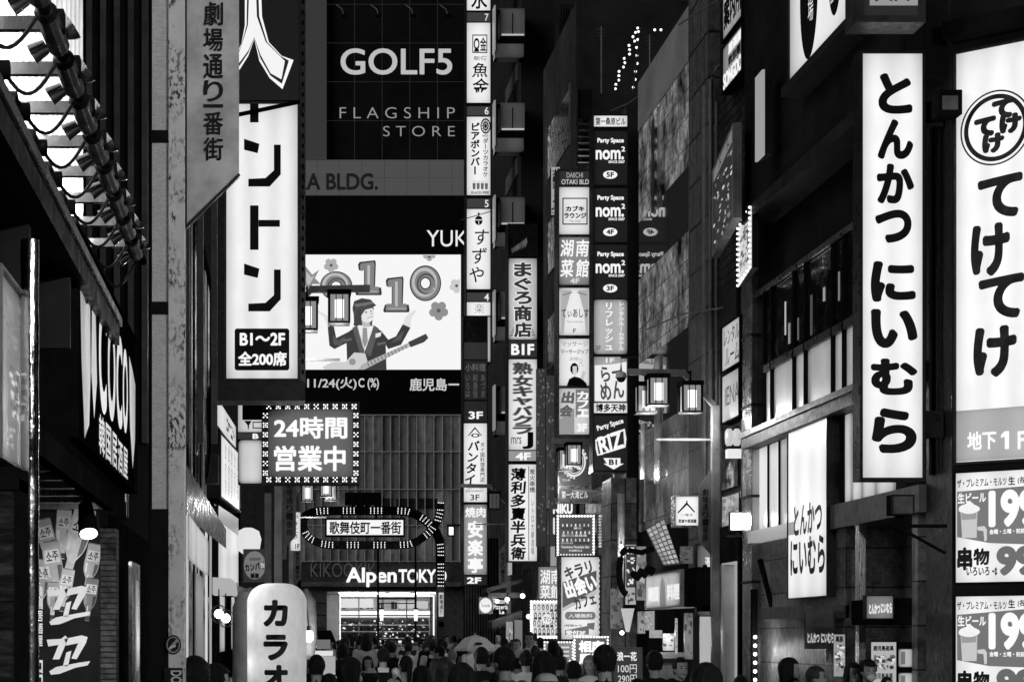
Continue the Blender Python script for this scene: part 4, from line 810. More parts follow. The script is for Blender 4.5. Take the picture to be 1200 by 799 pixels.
# ---------------- signs low on the right side
sign('neon_sign', 'dark sign with heavy white roman capitals above the bulb framed poster', frontal(62), (644, 586, 674, 700), em(.03), [('NIKU', 648, 590, 671, 602, WT, {'bold': .06}), ('10', 648, 606, 660, 626, em(.75), {'bold': .06}), lambda m, f: m.flat(f, [(645, 640), (652, 640), (652, 698), (645, 698)], .0095, em(.3))], depth=.3)
def crowdpic(r, nx, ny, seed, scale=1.0, bgv=None):
    def fn(mb, fr):
        rr = random.Random(seed); w_, h_ = (r[2]-r[0])/nx, (r[3]-r[1])/ny
        for j in range(ny):
            for i in range(nx):
                u, v = r[0]+(i+.5+.2*(j % 2))*w_, r[1]+(j+.5)*h_; k = .0002*(j*nx+i)
                mb.flat(fr, [(u-w_*.42, v+h_*.5), (u-w_*.3, v+h_*.16), (u+w_*.3, v+h_*.16), (u+w_*.42, v+h_*.5)], .0092+k, em(rr.choice((.02, .3, .6))))
                mb.ell(fr, u, v-h_*.06, w_*.34*scale, h_*.38*scale, .009, .0093+k, em(.02), 10); mb.ell(fr, u, v-h_*.02, w_*.2*scale, h_*.25*scale, .009, .0099+k, em(rr.choice((.6, .75, .5))), 9)
    return fn
sign('bulb_frame_poster', 'group photo poster set in a square border of bulbs under the roman capitals', frontal(58), (652, 603, 697, 652), em(.06), [crowdpic((657, 611, 692, 637), 7, 3, 2), ('Feminine Paradise Bar', 658, 639, 691, 642, em(.7), {'bold': .03}), ('NIKU', 667, 643.5, 682, 646, em(.7), {'bold': .03}), bulbs((653.5, 604.5, 695.5, 650.5), 12, 13, .035, em(1, 2))], depth=.3, cat='poster')
sign('small_sign_panel', 'grey sign with white outlined brush kanji left of the tilted cafe poster', frontal(60), (630, 663, 657.5, 703), lb(.22, 'x', 1, .5), [('湖南', 633, 667, 657, 684, WT, {'bold': .015}), ('菜館', 633, 685, 657, 701, WT, {'bold': .015})], depth=.3, fw=(.8, .8))
sign('bulb_frame_poster', 'white poster of many small portraits edged with bulbs beneath the brush kanji sign', frontal(58.5), (622, 704, 656.5, 747), em(.72), [crowdpic((624, 707, 654, 744), 6, 4, 5), lambda m, f: m.ell(f, 641, 725, 6, 6, .014, .018, em(.85), 14), ('マリン', 637, 722, 646, 728, INK, {'d': .021, 'bold': .03}), bulbs((622.5, 704.5, 656, 746.5), 9, 12, .04, em(1, 2))], depth=.3, cat='poster')
def cafe(mb, fr):
    F_ = lambda pts, v, k: mb.flat(fr, pts, .0092+.002*k, em(v))
    F_([(659, 682), (699, 668), (699, 690), (659, 712)], .08, 0); F_([(659, 712), (699, 690), (699, 696), (659, 716)], .5, 0)
    for t, a, b, c, e, v, bo in (('キラリ', 661, 660, 694, 675, .02, .04), ('出会い', 661, 675, 699, 697, .95, .06), ('カフェ', 672, 697, 698, 711, .02, .04)): mb.txt(fr, t, a, b, c, e, em(v), bold=bo, rot=-17, d=.0155)
    n = 24; F_([(680+18*(1 if math.cos(6.2832*(i+.5)/n) > 0 else -1)*(.8+.2*abs(math.cos(6.2832*(i+.5)/n))), 721+4.6*math.sin(6.2832*(i+.5)/n)) for i in range(n)], .16, 1)
    mb.txt(fr, '入場無料', 666, 718.5, 694, 723.5, em(.7), bold=.03, d=.0155)
    F_([(662, 738), (688, 733), (688, 730), (697, 729), (696, 738), (690, 736), (690, 743), (662, 744)], .14, 1); mb.txt(fr, '受付3F', 663, 738, 686, 744, em(.9), bold=.05, d=.0155); mb.txt(fr, '1時間から', 661, 731, 682, 734, em(.15), bold=.03, d=.0155)
sign('tilted_text_poster', 'large white poster with slanted black and white slogans and a grey arrow', frontal(54), (655.5, 650, 704, 751), lb(.84, 'x', 1, .3, .05), [cafe], depth=.45, fw=(2.2, 2.5), frame=mat('poster_frame', .06, .3, .5), cat='poster')
mb = MB(); f535 = frontal(53.6)
for k in range(16): mb.fb(f535, 700+1.5*math.sin(k), 655+k*6, 702.5, 658+k*6, 0, .05, em(.5))
solo('led_strip', mb, 'upright strip of small lights on the right rim of the slanted slogan poster', 'light')
sign('low_led_sign', 'small lit noticeboard with pale lines left of the blocky kanji sign', frontal(51), (637, 751, 671.5, 775), em(.16), [lambda m, f: [m.flat(f, [(642, 757+k*5), (667, 757+k*5), (667, 759+k*5), (642, 759+k*5)], .011, em(.6)) for k in range(3)], bulbs((638, 752, 671, 774), 10, 6, .025, em(1, 1.5))], depth=.15)
sign('low_led_sign', 'glowing pixel kanji sign with bulb edging behind the crowd', frontal(51), (672, 745, 713, 784), em(.05), [('相席', 678, 750, 708, 764, em(1, 1.2), {'bold': .05}), ('居酒', 678, 765, 708, 778, em(1, 1.2), {'bold': .05}), bulbs((673, 746, 712, 783), 12, 10, .03, em(1, 1.5))], depth=.15)
sign('menu_board', 'black standing menu board with white outlined prices among the crowd', frontal(30), (719, 758, 752.5, 850), em(.010), [('浪一花', 723, 763, 746, 774, em(.85), {'bold': .03}), ('100円', 724, 778, 746, 788, em(.7), {'bold': .0}), ('290円', 724, 790, 746, 800, em(.7), {'bold': .0})], depth=.06, fw=(.9, .9), frame=mat('board_edge', .25, .4), cat='menu board')
# shops on the right below the stone building
f41 = frontal(41)
def hutmark(mb, fr): mb.flat(fr, [(804.5, 588), (794, 600), (794.6, 601.4), (804.8, 591.5), (813.4, 600.4), (814.2, 599)], .011, INK); mb.flat(fr, [(804, 586.5), (805.6, 586.5), (805.6, 591), (804, 591)], .0112, INK)
sign('hut_mark_sign', 'small framed white box sign with a roof shaped mark beside the lamp post', f41, (790, 580, 820, 617), lb(.84, 'x', 1, .2, .05), [hutmark, ('一味斗', 798, 601, 812, 605, em(.12), {'bold': .02}), ('和食や居酒屋', 795, 608, 816, 612.5, INK, {'bold': .04})], depth=.35, fw=(1.6, 1.6), frame=mat('alu_frame', .3, .3, .8))
o = thing('tilted_screen', 'tilted lattice light panel leaning over the spotlit shop sign', 'light panel', f41(777, 665, 0))
ft = frontal(43); U = [(757, 620), (778, 607), (797, 661), (778, 663)]
mb = MB(); mb.poly(ft, U, -.08, 0, MIDG); part(o, 'housing', mb)
mb = MB(); random.seed(4)
for k in range(4):
    a = k/4+.03; b = a+.19
    q = lambda s, t: (U[0][0]+(U[1][0]-U[0][0])*s+((U[3][0]-U[0][0])*(1-s)+(U[2][0]-U[1][0])*s)*t, U[0][1]+(U[1][1]-U[0][1])*s+((U[3][1]-U[0][1])*(1-s)+(U[2][1]-U[1][1])*s)*t)
    for j in range(9): mb.flat(ft, [q(a, .02+j*.107), q(b, .03+j*.107), q(b, .11+j*.107), q(a, .10+j*.107)], .004, em(random.choice((.3, .42, .5, .36))))
part(o, 'slat_light', mb)
fp = plane((X(757, 47), 47), (X(799, 42.6), 42.6), Z(674, 47), Z(714, 47))
sign('spotlit_sign', 'washed out lit shop sign with dark grasses under the tilted lattice panel', fp, (0, 0, 1, 1), lb(.48, 'x', 3, .7, .15), [('韓国', .08, .35, .38, .8, em(.85), {'bold': .04}), ('料理', .62, .35, .95, .8, em(.85), {'bold': .04})]+[lambda m, f: [m.flat(f, [(.42+.03*k, .95), (.44+.03*k, .95), (.455+.02*k, .1+.06*abs(k-2)), (.445+.02*k, .1+.06*abs(k-2))], .0092+.0001*k, em(.05)) for k in range(6)]], depth=.5, fw=(.02, .04), frame=mat('pale_rim', .4, .4))
mb = MB(); mb.fb(fp, 1.0, 0, 1.32, 1, -.6, -.05, BLACK); solo('dark_side_panel', mb, 'black panel beside the washed out spotlit shop sign', 'panel')
sign('vertical_neon', 'slim vertical white sign with black and white letters beside the curved arm', frontal(48), (733, 638, 745, 708), em(.35), [('HI', 735, 641, 743, 649, WT, {'bold': .08, 'd': .016}), lambda m, f: m.flat(f, [(733.6, 639), (744.4, 639), (744.4, 688), (733.6, 688)], .0095, em(.015)), scribble((734.5, 652, 743.5, 685), 16, 3, (.6, .8), (2, 2)), scribble((735, 691, 743, 706), 10, 5, (.02,), (2, 2))], depth=.25)
sign('photo_panel', 'grey lit picture panel between the slim letter sign and the spotlit sign', frontal(47.5), (746, 640, 757, 703), em(.2), [scribble((747, 642, 756, 701), 16, 33, (.05, .1, .4), (3, 5))], depth=.2, cat='poster')
o = thing('spotlight_arm', 'curved black arm carrying three small spotlights over the shop sign', 'spotlight', frontal(46)(742, 690, 0)); fz = frontal(46)
mb = MB(); mb.tube([fz(736+9*math.cos(a)-4, 670+26*math.sin(a), .3) for a in [math.pi*.5+math.pi*k/10 for k in range(11)]], .07, BLACK, 8); mb.tube([fz(733, 645, .3), fz(748, 648, .4), fz(763, 643, .4)], .06, BLACK, 8); part(o, 'arm', mb, smooth=True)
for k in range(3): mb = MB(); mb.tube([fz(736+k*8, 672-k*3, .5), fz(744+k*8, 677-k*3, .6)], [.07, .1], BLACK, 10); part(o, 'spotlight_head', mb)
sign('hanging_menu', 'tilted menu picture board hanging over the shop counter', plane((X(756, 44), 44), (X(767, 43), 43), Z(716, 44), Z(738, 44)), (0, 0, 1, 1), em(.3), [scribble((.1, .1, .9, .9), 16, 9, (.05, .12, .6), (.12, .06))], depth=.05, cat='menu board')
sign('counter_notice', 'small pale paper notice clipped above the counter', frontal(43), (761, 738, 776, 747), em(.36), [scribble((762, 740, 775, 746), 14, 10, (.08, .15), (1.5, .5))], depth=.03)
sign('tall_banner', 'thin vertical white banner of black writing by the shop counter', frontal(43.5), (791, 724, 794, 766), em(.4), [scribble((791.4, 725, 793.6, 765), 26, 11, (.02, .1), (.8, .9))], depth=.03, cat='banner')
mb = MB(); f44 = frontal(44); mb.fb(f44, 770, 764, 802, 800, -.6, 0, mat('counter_front', .3, .5)); mb.fb(f44, 772, 771, 800, 776, 0, .02, INK); sc_ = solo('shop_counter', mb, 'pale order counter under the hanging menus behind the crowd', 'counter'); lamp('counter_fill', 'POINT', f44(785, 742, .2), 16, sc_, None, .1)  # unseen point lamp added to brighten the crowd before the counter
mb = MB(); c = frontal(49)(735.5, 740, 0); mb.lathe(c, [(.045, 0), (.16, .55), (.17, .56)], em(.5), 14); solo('cone_lamp', mb, 'small glowing cone lamp behind the standing menu board', 'lamp', smooth=True)
for (u, v, Y, r, g_, lab) in ((728, 741, 48, .05, 8, 'tiny glaring spotlight left of the shop counter'), (727, 640, 49, .05, 4, 'small round lamp above the curved spotlight arm'), (612, 698, 66, .08, 4, 'small globe lamp under the shop awning'), (594, 702, 67, .08, 3, 'globe lamp at the right end of the pizzeria sign'), (582, 704, 67.4, .07, 3, 'globe lamp in the middle of the pizzeria sign'), (619, 722, 60, .07, 4, 'small glaring bulb left of the portrait poster')):
    mb = MB(); c = frontal(Y)(u, v, .1); mb.ball(c, r, em(1, g_), 6); mb.tube([(c[0], c[1], c[2]+r*.8), (c[0], c[1], c[2]+r*2.2)], r*.4, BLACK, 6); gl = solo('globe_lamp', mb, lab, 'lamp', smooth=True); lamp('globe_light', 'POINT', (c[0]-.1, c[1]-.35, c[2]-.15), 6*g_, gl, None, .06)
mb = MB(); f475 = frontal(49); mb.tube([f475(728, 578, 0), f475(728, 700, 0)], .09, mat('pale_pillar', .3, .5), 10)
mb.fb(frontal(50.8), 716, 560, 746, 760, -1.4, 0, stone('pale_tiles', .22, .7, .9, .02, .1, .5)); solo('tiled_pier', mb, 'pale tiled wall end below the party room stack', 'wall')
# buildings behind the stacks on the right
for (n, lab, x0, y0, y1, h) in (('stack_building', 'dark shop building behind the round topped sign stack', 9.0, 53.2, 61.5, 15.5), ('club_building', 'dark building behind the glowing patterned sign stack', 9.0, 62.2, 70, 21), ('low_shop_building', 'dark low shops beside the gate on the right', 9.2, 70.3, 78.5, 9)):
    o = building(n, lab, (x0, 18, y0, y1, h), mat('night_wall', .04, .6, var=.5, scale=.6))
    for j in range(int(h//3.2)-1):
        mb = MB(); mb.box(x0-.03, x0-.01, y0+1.2, y1-1.2, 4.2+j*3.2, 5.9+j*3.2, GLASS); wq = part(o, 'window', mb)
        mb = MB(); mb.box(x0-.06, x0-.005, y0+1.1, y0+1.19, 4.1+j*3.2, 6+j*3.2, MIDG); mb.box(x0-.06, x0-.005, y1-1.19, y1-1.1, 4.1+j*3.2, 6+j*3.2, MIDG); part(wq, 'window_frame', mb)
# trattoria, awnings, slatted wall
sign('round_sign', 'round pale disc sign hanging before the pizzeria lettering', frontal(69), (561, 699, 577.5, 719), em(.03), [lambda m, f: m.ell(f, 569, 709, 7.6, 9.2, .009, .02, em(.75), 26), lambda m, f: m.annu(f, 569, 709, 7.6, 9.2, .93, .021, em(.3), 26), ('Tre Sorelle', 564, 707, 574, 711, em(.1), {'d': .024})], depth=.2, cat='sign')
letters('pizzeria_sign', 'white italian lettering in two lines under the awning lamps', frontal(69.2), [('Trattoria', 577, 701, 596, 707, em(.8), {'bold': .02}), ('Pizzeria', 578, 708, 595, 713.5, em(.8), {'bold': .02}), ('La', 585, 714.5, 591, 719, em(.8), {'bold': .04})], d=.0, depth=.05)
mb = MB(); f67 = frontal(67); mb.poly(f67, [(570, 689), (612, 678), (612, 682), (571, 694)], -1.6, 0, mat('awning_dark', .05, .7)); mb.fb(f67, 572, 694, 612, 700, -.3, 0, mat('awning_dark', .05, .7)); solo('shop_awning', mb, 'dark sloping awning above the pizzeria lamps', 'awning')
mb = MB(); mb.poly(f67, [(576, 728), (612, 715), (612, 722), (577, 736)], -1.6, 0, mat('awning_dark', .05, .7))
for k in range(9): mb.flat(f67, [(577+k*4, 736-k*1.6), (580+k*4, 734.8-k*1.6), (578.5+k*4, 740-k*1.6)], .01, mat('awning_dark', .05, .7))
solo('shop_awning', mb, 'lower scalloped awning to the right of the umbrella', 'awning')
mb = MB()
for k in range(12): mb.fb(frontal(77.5), 545+k*3.2, 630, 546.6+k*3.2, 755, -.1, 0, mat('slat_wall', .16, .5))
mb.fb(frontal(77.5), 544, 630, 584, 755, -.3, -.11, BLACK); solo('slat_screen', mb, 'tall screen of vertical slats behind the umbrella', 'screen wall')
sign('lit_billboard', 'small pale sloped board behind the brush lettered sign stack', plane((X(586, 72), 72), (X(600, 69), 69), Z(645, 72), Z(676, 72)), (0, 0, 1, 1), em(.35), [scribble((.1, .1, .9, .9), 14, 21, (.1, .2), (.2, .04))], depth=.1)
sign('lit_shopfront', 'lit glass shopfront below the scalloped awning', frontal(66.5), (593, 728, 601, 760), em(.25), [scribble((594, 730, 600, 758), 12, 23, (.05, .5), (1, 3))], depth=.1, cat='window')
sign('lit_doorway', 'pale grey glowing doorway next to the lit shopfront', frontal(66.5), (603, 726, 612, 770), em(.16), (), depth=.1, cat='door')
# thin cables strung across the street
for k, pts in enumerate(([(540, 258, 79), (578, 247, 79), (624, 230, 80)], [(796, 29, 44), (815, 17, 42), (842, 0, 41), (880, -22, 39)], [(716, 130, 58), (735, 122, 52), (756, 108, 51)], [(758, 386, 48), (800, 368, 44), (848, 360, 41)])):
    mb = MB(); mb.tube([frontal(p[2])(p[0], p[1], 0) for p in pts], .018, mat('cable_grey', .12, .5), 6)
    solo('overhead_cable', mb, ('thin cable crossing the white sign stack and bay windows', 'pale cable rising from the stone parapet to the upper right', 'short cable above the black party room stack', 'thin rod cable reaching from the stone wall to the narrow building')[k], 'cable')

o = thing('security_camera', 'white dome security camera hung on an arm before the noodle panel', 'camera', frontal(51)(727, 440, 0))
mb = MB(); fc = frontal(51); c = fc(727, 443, .1); mb.lathe(c, [(.03, .16), (.12, .12), (.14, .02), (.14, 0)], WHITE, 14); part(o, 'housing', mb, smooth=True)
mb = MB(); mb.ball((c[0], c[1], c[2]), .12, GLASS, 8); part(o, 'dome', mb, smooth=True)
mb = MB(); mb.tube([(c[0], c[1], c[2]+.15), (c[0], c[1], c[2]+.5), (c[0]+1.1, c[1], c[2]+.5)], .03, DARK, 6); part(o, 'arm', mb)
for k, (u, v0, v1, Y, lab) in enumerate(((690, 60, 135, 63, 'thin roof antenna pole behind the metal slats'), (744, 70, 130, 61, 'thin roof pole rising above the small dotted sign'))):
    mb = MB(); ff = frontal(Y); mb.tube([ff(u, v1, 2.5), ff(u, v0, 2.5)], .03, MIDG, 6)
    for q in range(4): mb.tube([ff(u-5+q, v0+3+q*4, 2.5), ff(u+5-q, v0+3+q*4, 2.5)], .012, MIDG, 5)
    solo('roof_antenna', mb, lab, 'antenna')
# ================================================================ left side: near storefront with floodlit billboard
XL = -1.6
o = thing('near_storefront', 'near dark storefront with a heavy fascia slab and steel trim', 'building', (-4, 10.5, 0), 'buildings along the street')
mb = MB(); mb.box(-6, -1.62, 4, 15.2, zz(2.36), 12, CHAR); mb.box(-6, -2.9, 4, 15.2, 0, zz(2.36), CHAR); part(o, 'wall', mb)
FASC = mat('fascia_black', .016, .4, bump=.05, spec=.04)
mb = MB(); mb.add([(-2.4, 4, zz(2.36)), (-1.19, 4, zz(2.16)), (-1.19, 15.2, zz(2.16)), (-2.4, 15.2, zz(2.36)), (-2.4, 4, zz(2.76)), (-1.19, 4, zz(2.36)), (-1.19, 15.2, zz(2.36)), (-2.4, 15.2, zz(2.76))], [(0, 3, 2, 1), (4, 5, 6, 7), (0, 1, 5, 4), (1, 2, 6, 5), (2, 3, 7, 6), (3, 0, 4, 7)], FASC)
part(o, 'fascia', mb)
mb = MB(); mb.box(-1.185, -1.17, 4, 15.2, zz(2.30), zz(2.36), mat('fascia_trim', .2, .3, .7)); part(o, 'fascia_trim', mb)
for a in ((-2.3, -1.3, 10.6, 10.7), (-2.3, -1.25, 12.2, 12.25)): mb = MB(); mb.box(*a, zz(1.72), zz(2.14), DARK); part(o, 'soffit_beam', mb)
BB = mat('floodlit_enamel', .8, .3, var=.25, scale=1.2, bump=.1)
o = thing('floodlit_billboard', 'white enamel billboard with upright rods washed by a row of floodlights', 'billboard', (-1.5, 10, zz(2.7)))
mb = MB(); mb.box(-1.61, -1.5, 5, 14.9, zz(2.45), zz(5.2), BB); part(o, 'panel', mb)
mb = MB()
for k in range(34): yy = 5.2+k*.29; mb.tube([(-1.44, yy, zz(2.45)), (-1.44, yy, zz(5.2))], .022, BB, 6)
part(o, 'rods', mb)
mb = MB(); mb.tube([(-1.06, 7.2, zz(2.80)), (-1.02, 15.3, zz(2.80))], .028, BLACK, 8); solo('lamp_rail', mb, 'long black rail that carries the row of billboard floodlights', 'rail')
for k, yy in enumerate((8.7, 9.45, 10.2, 10.95, 11.7, 12.45, 13.2, 13.95, 14.7)):
    nm = ('first', 'second', 'third', 'fourth', 'fifth', 'sixth', 'seventh', 'eighth', 'ninth')[k]
    o = thing('billboard_floodlight', nm+' black floodlight counted down the rail from the top edge of the photo', 'floodlight', (-1.05, yy, zz(2.8)), 'floodlights on the billboard rail')
    t = MB(); t.tube([(-1.05, yy-.30, zz(2.80)), (-1.05, yy-.26, zz(2.80)), (-1.05, yy+.26, zz(2.80)), (-1.05, yy+.30, zz(2.80))], [.035, .055, .055, .035], mat('flood_black', .012, .4, spec=.1), 10)
    t.box(-1.10, -.99, yy-.06, yy+.02, zz(2.78), zz(2.88), BLACK); part(o, 'housing', t, bevel=.006)
    t = MB(); t.box(-1.50, -1.02, yy-.02, yy+.02, zz(2.79), zz(2.86), mat('arm_steel', .7, .22, 1., var=.2, bump=.05)); part(o, 'arm', t, bevel=.006)
    t = MB(); t.tube([(-1.42, yy-.05, zz(2.60)), (-1.30, yy-.05, zz(2.60))], [.10, .10], DARK, 14); t.tube([(-1.31, yy-.05, zz(2.60)), (-1.24, yy-.05, zz(2.60))], [.045, .045], BLACK, 10); part(o, 'mounting_base', t, smooth=True)
    t = MB(); t.tube([(-1.03, yy+.22, zz(2.84)), (-.99, yy+.22, zz(2.87)), (-.975, yy+.22, zz(2.88))], [.03, .06, .062], mat('reflector_steel', .7, .2, 1., var=.2), 16, False); t.tube([(-1.10, yy+.2, zz(2.78)), (-1.17, yy+.2, zz(2.74))], [.035, .05], mat('reflector_steel', .7, .2, 1., var=.2), 14, False); part(o, 'reflector', t, smooth=True)
    t = MB(); t.tube([(-1.30+.23*q/12, yy-.1+.4*q/12, zz(2.66)+.06*q/12-.16*math.sin(math.pi*q/12)) for q in range(13)], .010, CABLE, 6); part(o, 'cable', t, smooth=True)
    lamp('flood_beam', 'SPOT', (-1.20, yy+.15, zz(2.93)), 45, o, (-1.5, yy+.3, zz(3.15)), .05, 140, .6)
# fin clad side wall and the dark izakaya front below it
o = thing('fin_clad_building', 'dark side wall clad in upright metal fins behind the billboard rail', 'building', (-4, 30, 0), 'buildings along the street')
mb = MB(); mb.box(-9, -1.62, 25.2, 33, 0, 13, CHAR); part(o, 'wall', mb)
mb = MB(); f25 = frontal(25.2)
for k in range(20): mb.fb(f25, -60+k*16.2, -60, -53+k*16.2, 520, .0, .12, mat('fin_grey', .05, .45, var=.4))
part(o, 'cladding_fins', mb)
o = thing('tavern_building', 'low dark tavern front with slatted canopy and rough brick pier', 'building', (-3, 18, 0), 'buildings along the street')
mb = MB(); mb.box(-4, -1.45, 17.3, 25, 0, 2.75, BLACK); part(o, 'wall', mb)
BR = stone('thin_dark_brick', .07, .5, .045, .006, .6, .5, spot=16, contrast=.7)
mb = MB(); mb.box(-1.49, -1.36, 17.0, 17.299, 0, 2.6, BR); part(o, 'brick_pier', mb)
mb = MB(); mb.box(-1.30, -1.27, 17.6, 18.6, .2, 2.35, mat('door_frame', .02, .3)); d_ = part(o, 'door', mb)
mb = MB(); mb.box(-1.27, -1.262, 17.9, 18.3, 1.4, 2.2, lb(.10, 'y', 1, .6, .4)); part(d_, 'glass_panel', mb)
for k in range(9): mb = MB(); mb.box(-2.7, -1.37, 10.6+k*.75, 10.66+k*.75, 2.74, 2.82, mat('slat_metal', .3, .35, .6)); part(o, 'canopy_slat', mb)
mb = MB(); mb.box(-2.75, -1.3, 10.2, 17.2, 2.83, 2.93, BLACK); mb.box(-1.36, -1.29, 10.2, 17.2, 2.68, 2.83, mat('canopy_beam', .02, .6, spec=0.)); part(o, 'canopy', mb)
# tall lettered marquee that runs with the street
fm = plane((X(86, 12.6), 12.6), (X(157, 17.6), 17.6), Z(262, 12.6), Z(512, 12.6))
MQ = mat('marquee_gloss', .006, .5, var=.3, spec=0.)
def marquee(mb, fr):
    mb.flat(fr, [(.04, .16), (.17, .19), (.18, .6), (.16, .88), (.1, .97), (.06, .6)], .02, lb(.55, 'y', 2, .4, .5)); mb.annu(fr, .105, .25, .035, .06, .72, .026, INK, 24)
    mb.flat(fr, [(.20, .22), (.25, .24), (.27, .62), (.23, .82), (.19, .60)], .02, lb(.45, 'y', 2, .4, .5))
    for k, (ch, a, b) in enumerate((('C', .30, .42), ('O', .44, .57), ('C', .59, .70), ('O', .71, .81))): mb.txt(fr, ch, a, .12+.02*k, b, .74-.015*k, lb(.66, 'y', 2, .3, .4), bold=.03, d=.02, res=8)
    mb.flat(fr, [(.84, .18), (.90, .22), (.98, .30), (.97, .66), (.92, .86), (.86, .62)], .02, lb(.5, 'y', 2, .4, .5))
    for k, ch in enumerate('韓国居酒屋'): mb.txt(fr, ch, .30+k*.105, .76+.005*k, .39+k*.105, .97, lb(.5, 'y', 2, .3, .4), bold=.02, d=.02)
sign('marquee_sign', 'glossy black marquee with tall stretched white letters running along the left shopfront', fm, (0, .0, 1, 1), MQ, [marquee], depth=.3, fw=(.012, .008), frame=BLACK)
sign('hanging_lantern_sign', 'small hanging box sign of pale characters under the marquee', frontal(18.2), (139, 567, 150, 606), em(.10), [('営業中', 141, 570, 148.5, 603, em(.4), {'vert': True, 'bold': .02})], depth=.12, fw=(1, 1.2), frame=DARK)
# poster of bottles with brush lettering, lit by a spot
f17 = frontal(17.2)
def bottle(mb, cu, cv, s, ang, tone, k):
    fr = f17; ca, sa = math.cos(R(ang)), math.sin(R(ang))
    def P(pts, v, d): mb.flat(fr, [(cu+(x*ca-y*sa)*s, cv+(x*sa+y*ca)*s) for x, y in pts], d, mat('print_%02d' % round(v*100), v, .5, var=.2, scale=6))
    d = .0095+.0008*k
    P([(-8.6, -35), (8.6, -35), (9.4, -33), (9.8, -8), (9.4, -2), (8, 3.5), (5.6, 8), (3.9, 11), (3.3, 15), (3.2, 28), (-3.2, 28), (-3.3, 15), (-3.9, 11), (-5.6, 8), (-8, 3.5), (-9.4, -2), (-9.8, -8), (-9.4, -33)], min(.8, tone*1.35), d)
    P([(-9, -34), (-6.5, -35.5), (6.5, -35.5), (9, -34)], tone*.5, d+.0001); P([(-7.6, -26), (7.8, -26), (8.2, -12), (-8, -12)], .85, d+.0002); P([(-3.6, 14), (3.6, 14), (3.5, 20), (-3.5, 20)], .65, d+.0003); P([(-3.7, 20.5), (3.7, 20.5), (3.7, 27), (-3.7, 27)], .05, d+.0003); P([(-8.2, -9), (-5, -9), (-4.4, 4), (-6.6, 3)], min(.9, tone*2.2), d+.0004); P([(4, -9), (9.2, -9), (7.6, 3), (4, 8)], tone*.35, d+.0004); P([(-2.4, 6), (-.8, 6), (-.8, 13), (-2.4, 13)], .8, d+.0004)
    for q, ch in enumerate('소주'):
        x, y = (-3.4, 3.4)[q], -19; mb.txt(fr, ch, cu+(x*ca-y*sa-3.2)*s, cv+(x*sa+y*ca-5)*s, cu+(x*ca-y*sa+3.2)*s, cv+(x*sa+y*ca+5)*s, INK, bold=.02, rot=ang, d=d+.00055, res=3)
def poster_art(mb, fr):
    for a in ((58, 642, 1.0, -14, .35, 0), (74, 629, .92, 3, .5, 1), (48, 690, 1.0, 6, .3, 2), (64, 672, 1.1, -8, .4, 3), (88, 641, 1.35, 16, .55, 5), (106, 668, .9, 12, .4, 6), (76, 694, .8, 10, .45, 7), (105, 705, .8, 8, .18, 8), (62, 706, .7, 2, .3, 9)): bottle(mb, *a)
    mb.flat(fr, [(42, 718), (116, 722), (116, 860), (42, 860)], .0094, mat('print_bg2', .014, .6, spec=.05))
    S = mat('print_letter_white', .85, .5, var=.05)
    def brush(pts): mb.flat(fr, pts, .022, S)
    for dv in (0, 58):      # two brushed hangul: two angular strokes over a foot
        brush([(55, 691+dv), (72, 690+dv), (77, 686+dv), (80, 690+dv), (70, 714+dv), (62, 714+dv), (69, 697+dv), (57, 699+dv)])
        brush([(76, 690+dv), (96, 686+dv), (103, 688+dv), (101, 695+dv), (90, 714+dv), (84, 713+dv), (92, 695+dv), (78, 698+dv)])
        brush([(78, 706+dv), (84, 704+dv), (80, 722+dv), (74, 722+dv)])
        brush([(58, 728+dv), (66, 723+dv), (92, 718+dv), (106, 716+dv), (103, 721+dv), (88, 724+dv), (70, 731+dv), (60, 732+dv)])
sign('bottle_poster', 'dark poster of tumbling bottles with two brushed white Korean letters under a spotlight', f17, (41, 600, 117, 870), mat('print_bg', .022, .6, var=.4, scale=4, spec=.05),
     [poster_art]+[(ch, 43, 686+k*14.5, 50.5, 699+k*14.5, MATS.get('print_letter_white') or mat('print_letter_white', .85, .5, var=.05), {'bold': .03, 'd': .024}) for k, ch in enumerate('韓国居酒屋')]+[('ココ', 43, 772, 50.5, 806, mat('print_letter_white', .85, .5), {'vert': True, 'bold': .04, 'd': .024, 'fit': True})], depth=.05, cat='poster')
o = thing('poster_spotlight', 'black cylinder spotlight shining down over the bottle poster', 'spotlight', (X(104, 16), 16, Z(600, 16)))
f16 = frontal(15.6); hd = Vector(f16(100, 592, 0)); tip = Vector(f16(106, 626, .15))
mb = MB(); mb.tube([hd, hd.lerp(tip, .9), tip], [.055, .075, .078], BLACK, 16); part(o, 'housing', mb, smooth=True)
mb = MB(); mb.tube([tip, tip+(tip-hd).normalized()*.004], .066, em(1, 6), 16); part(o, 'lens', mb)
mb = MB(); mb.tube([hd, hd+Vector((0, .1, .25))], .02, BLACK, 8); part(o, 'stem', mb)
lamp('spot_beam', 'SPOT', tip+Vector((.02, -.03, -.03)), 130, o, f17(82, 690, 0), .05, 95, .8)
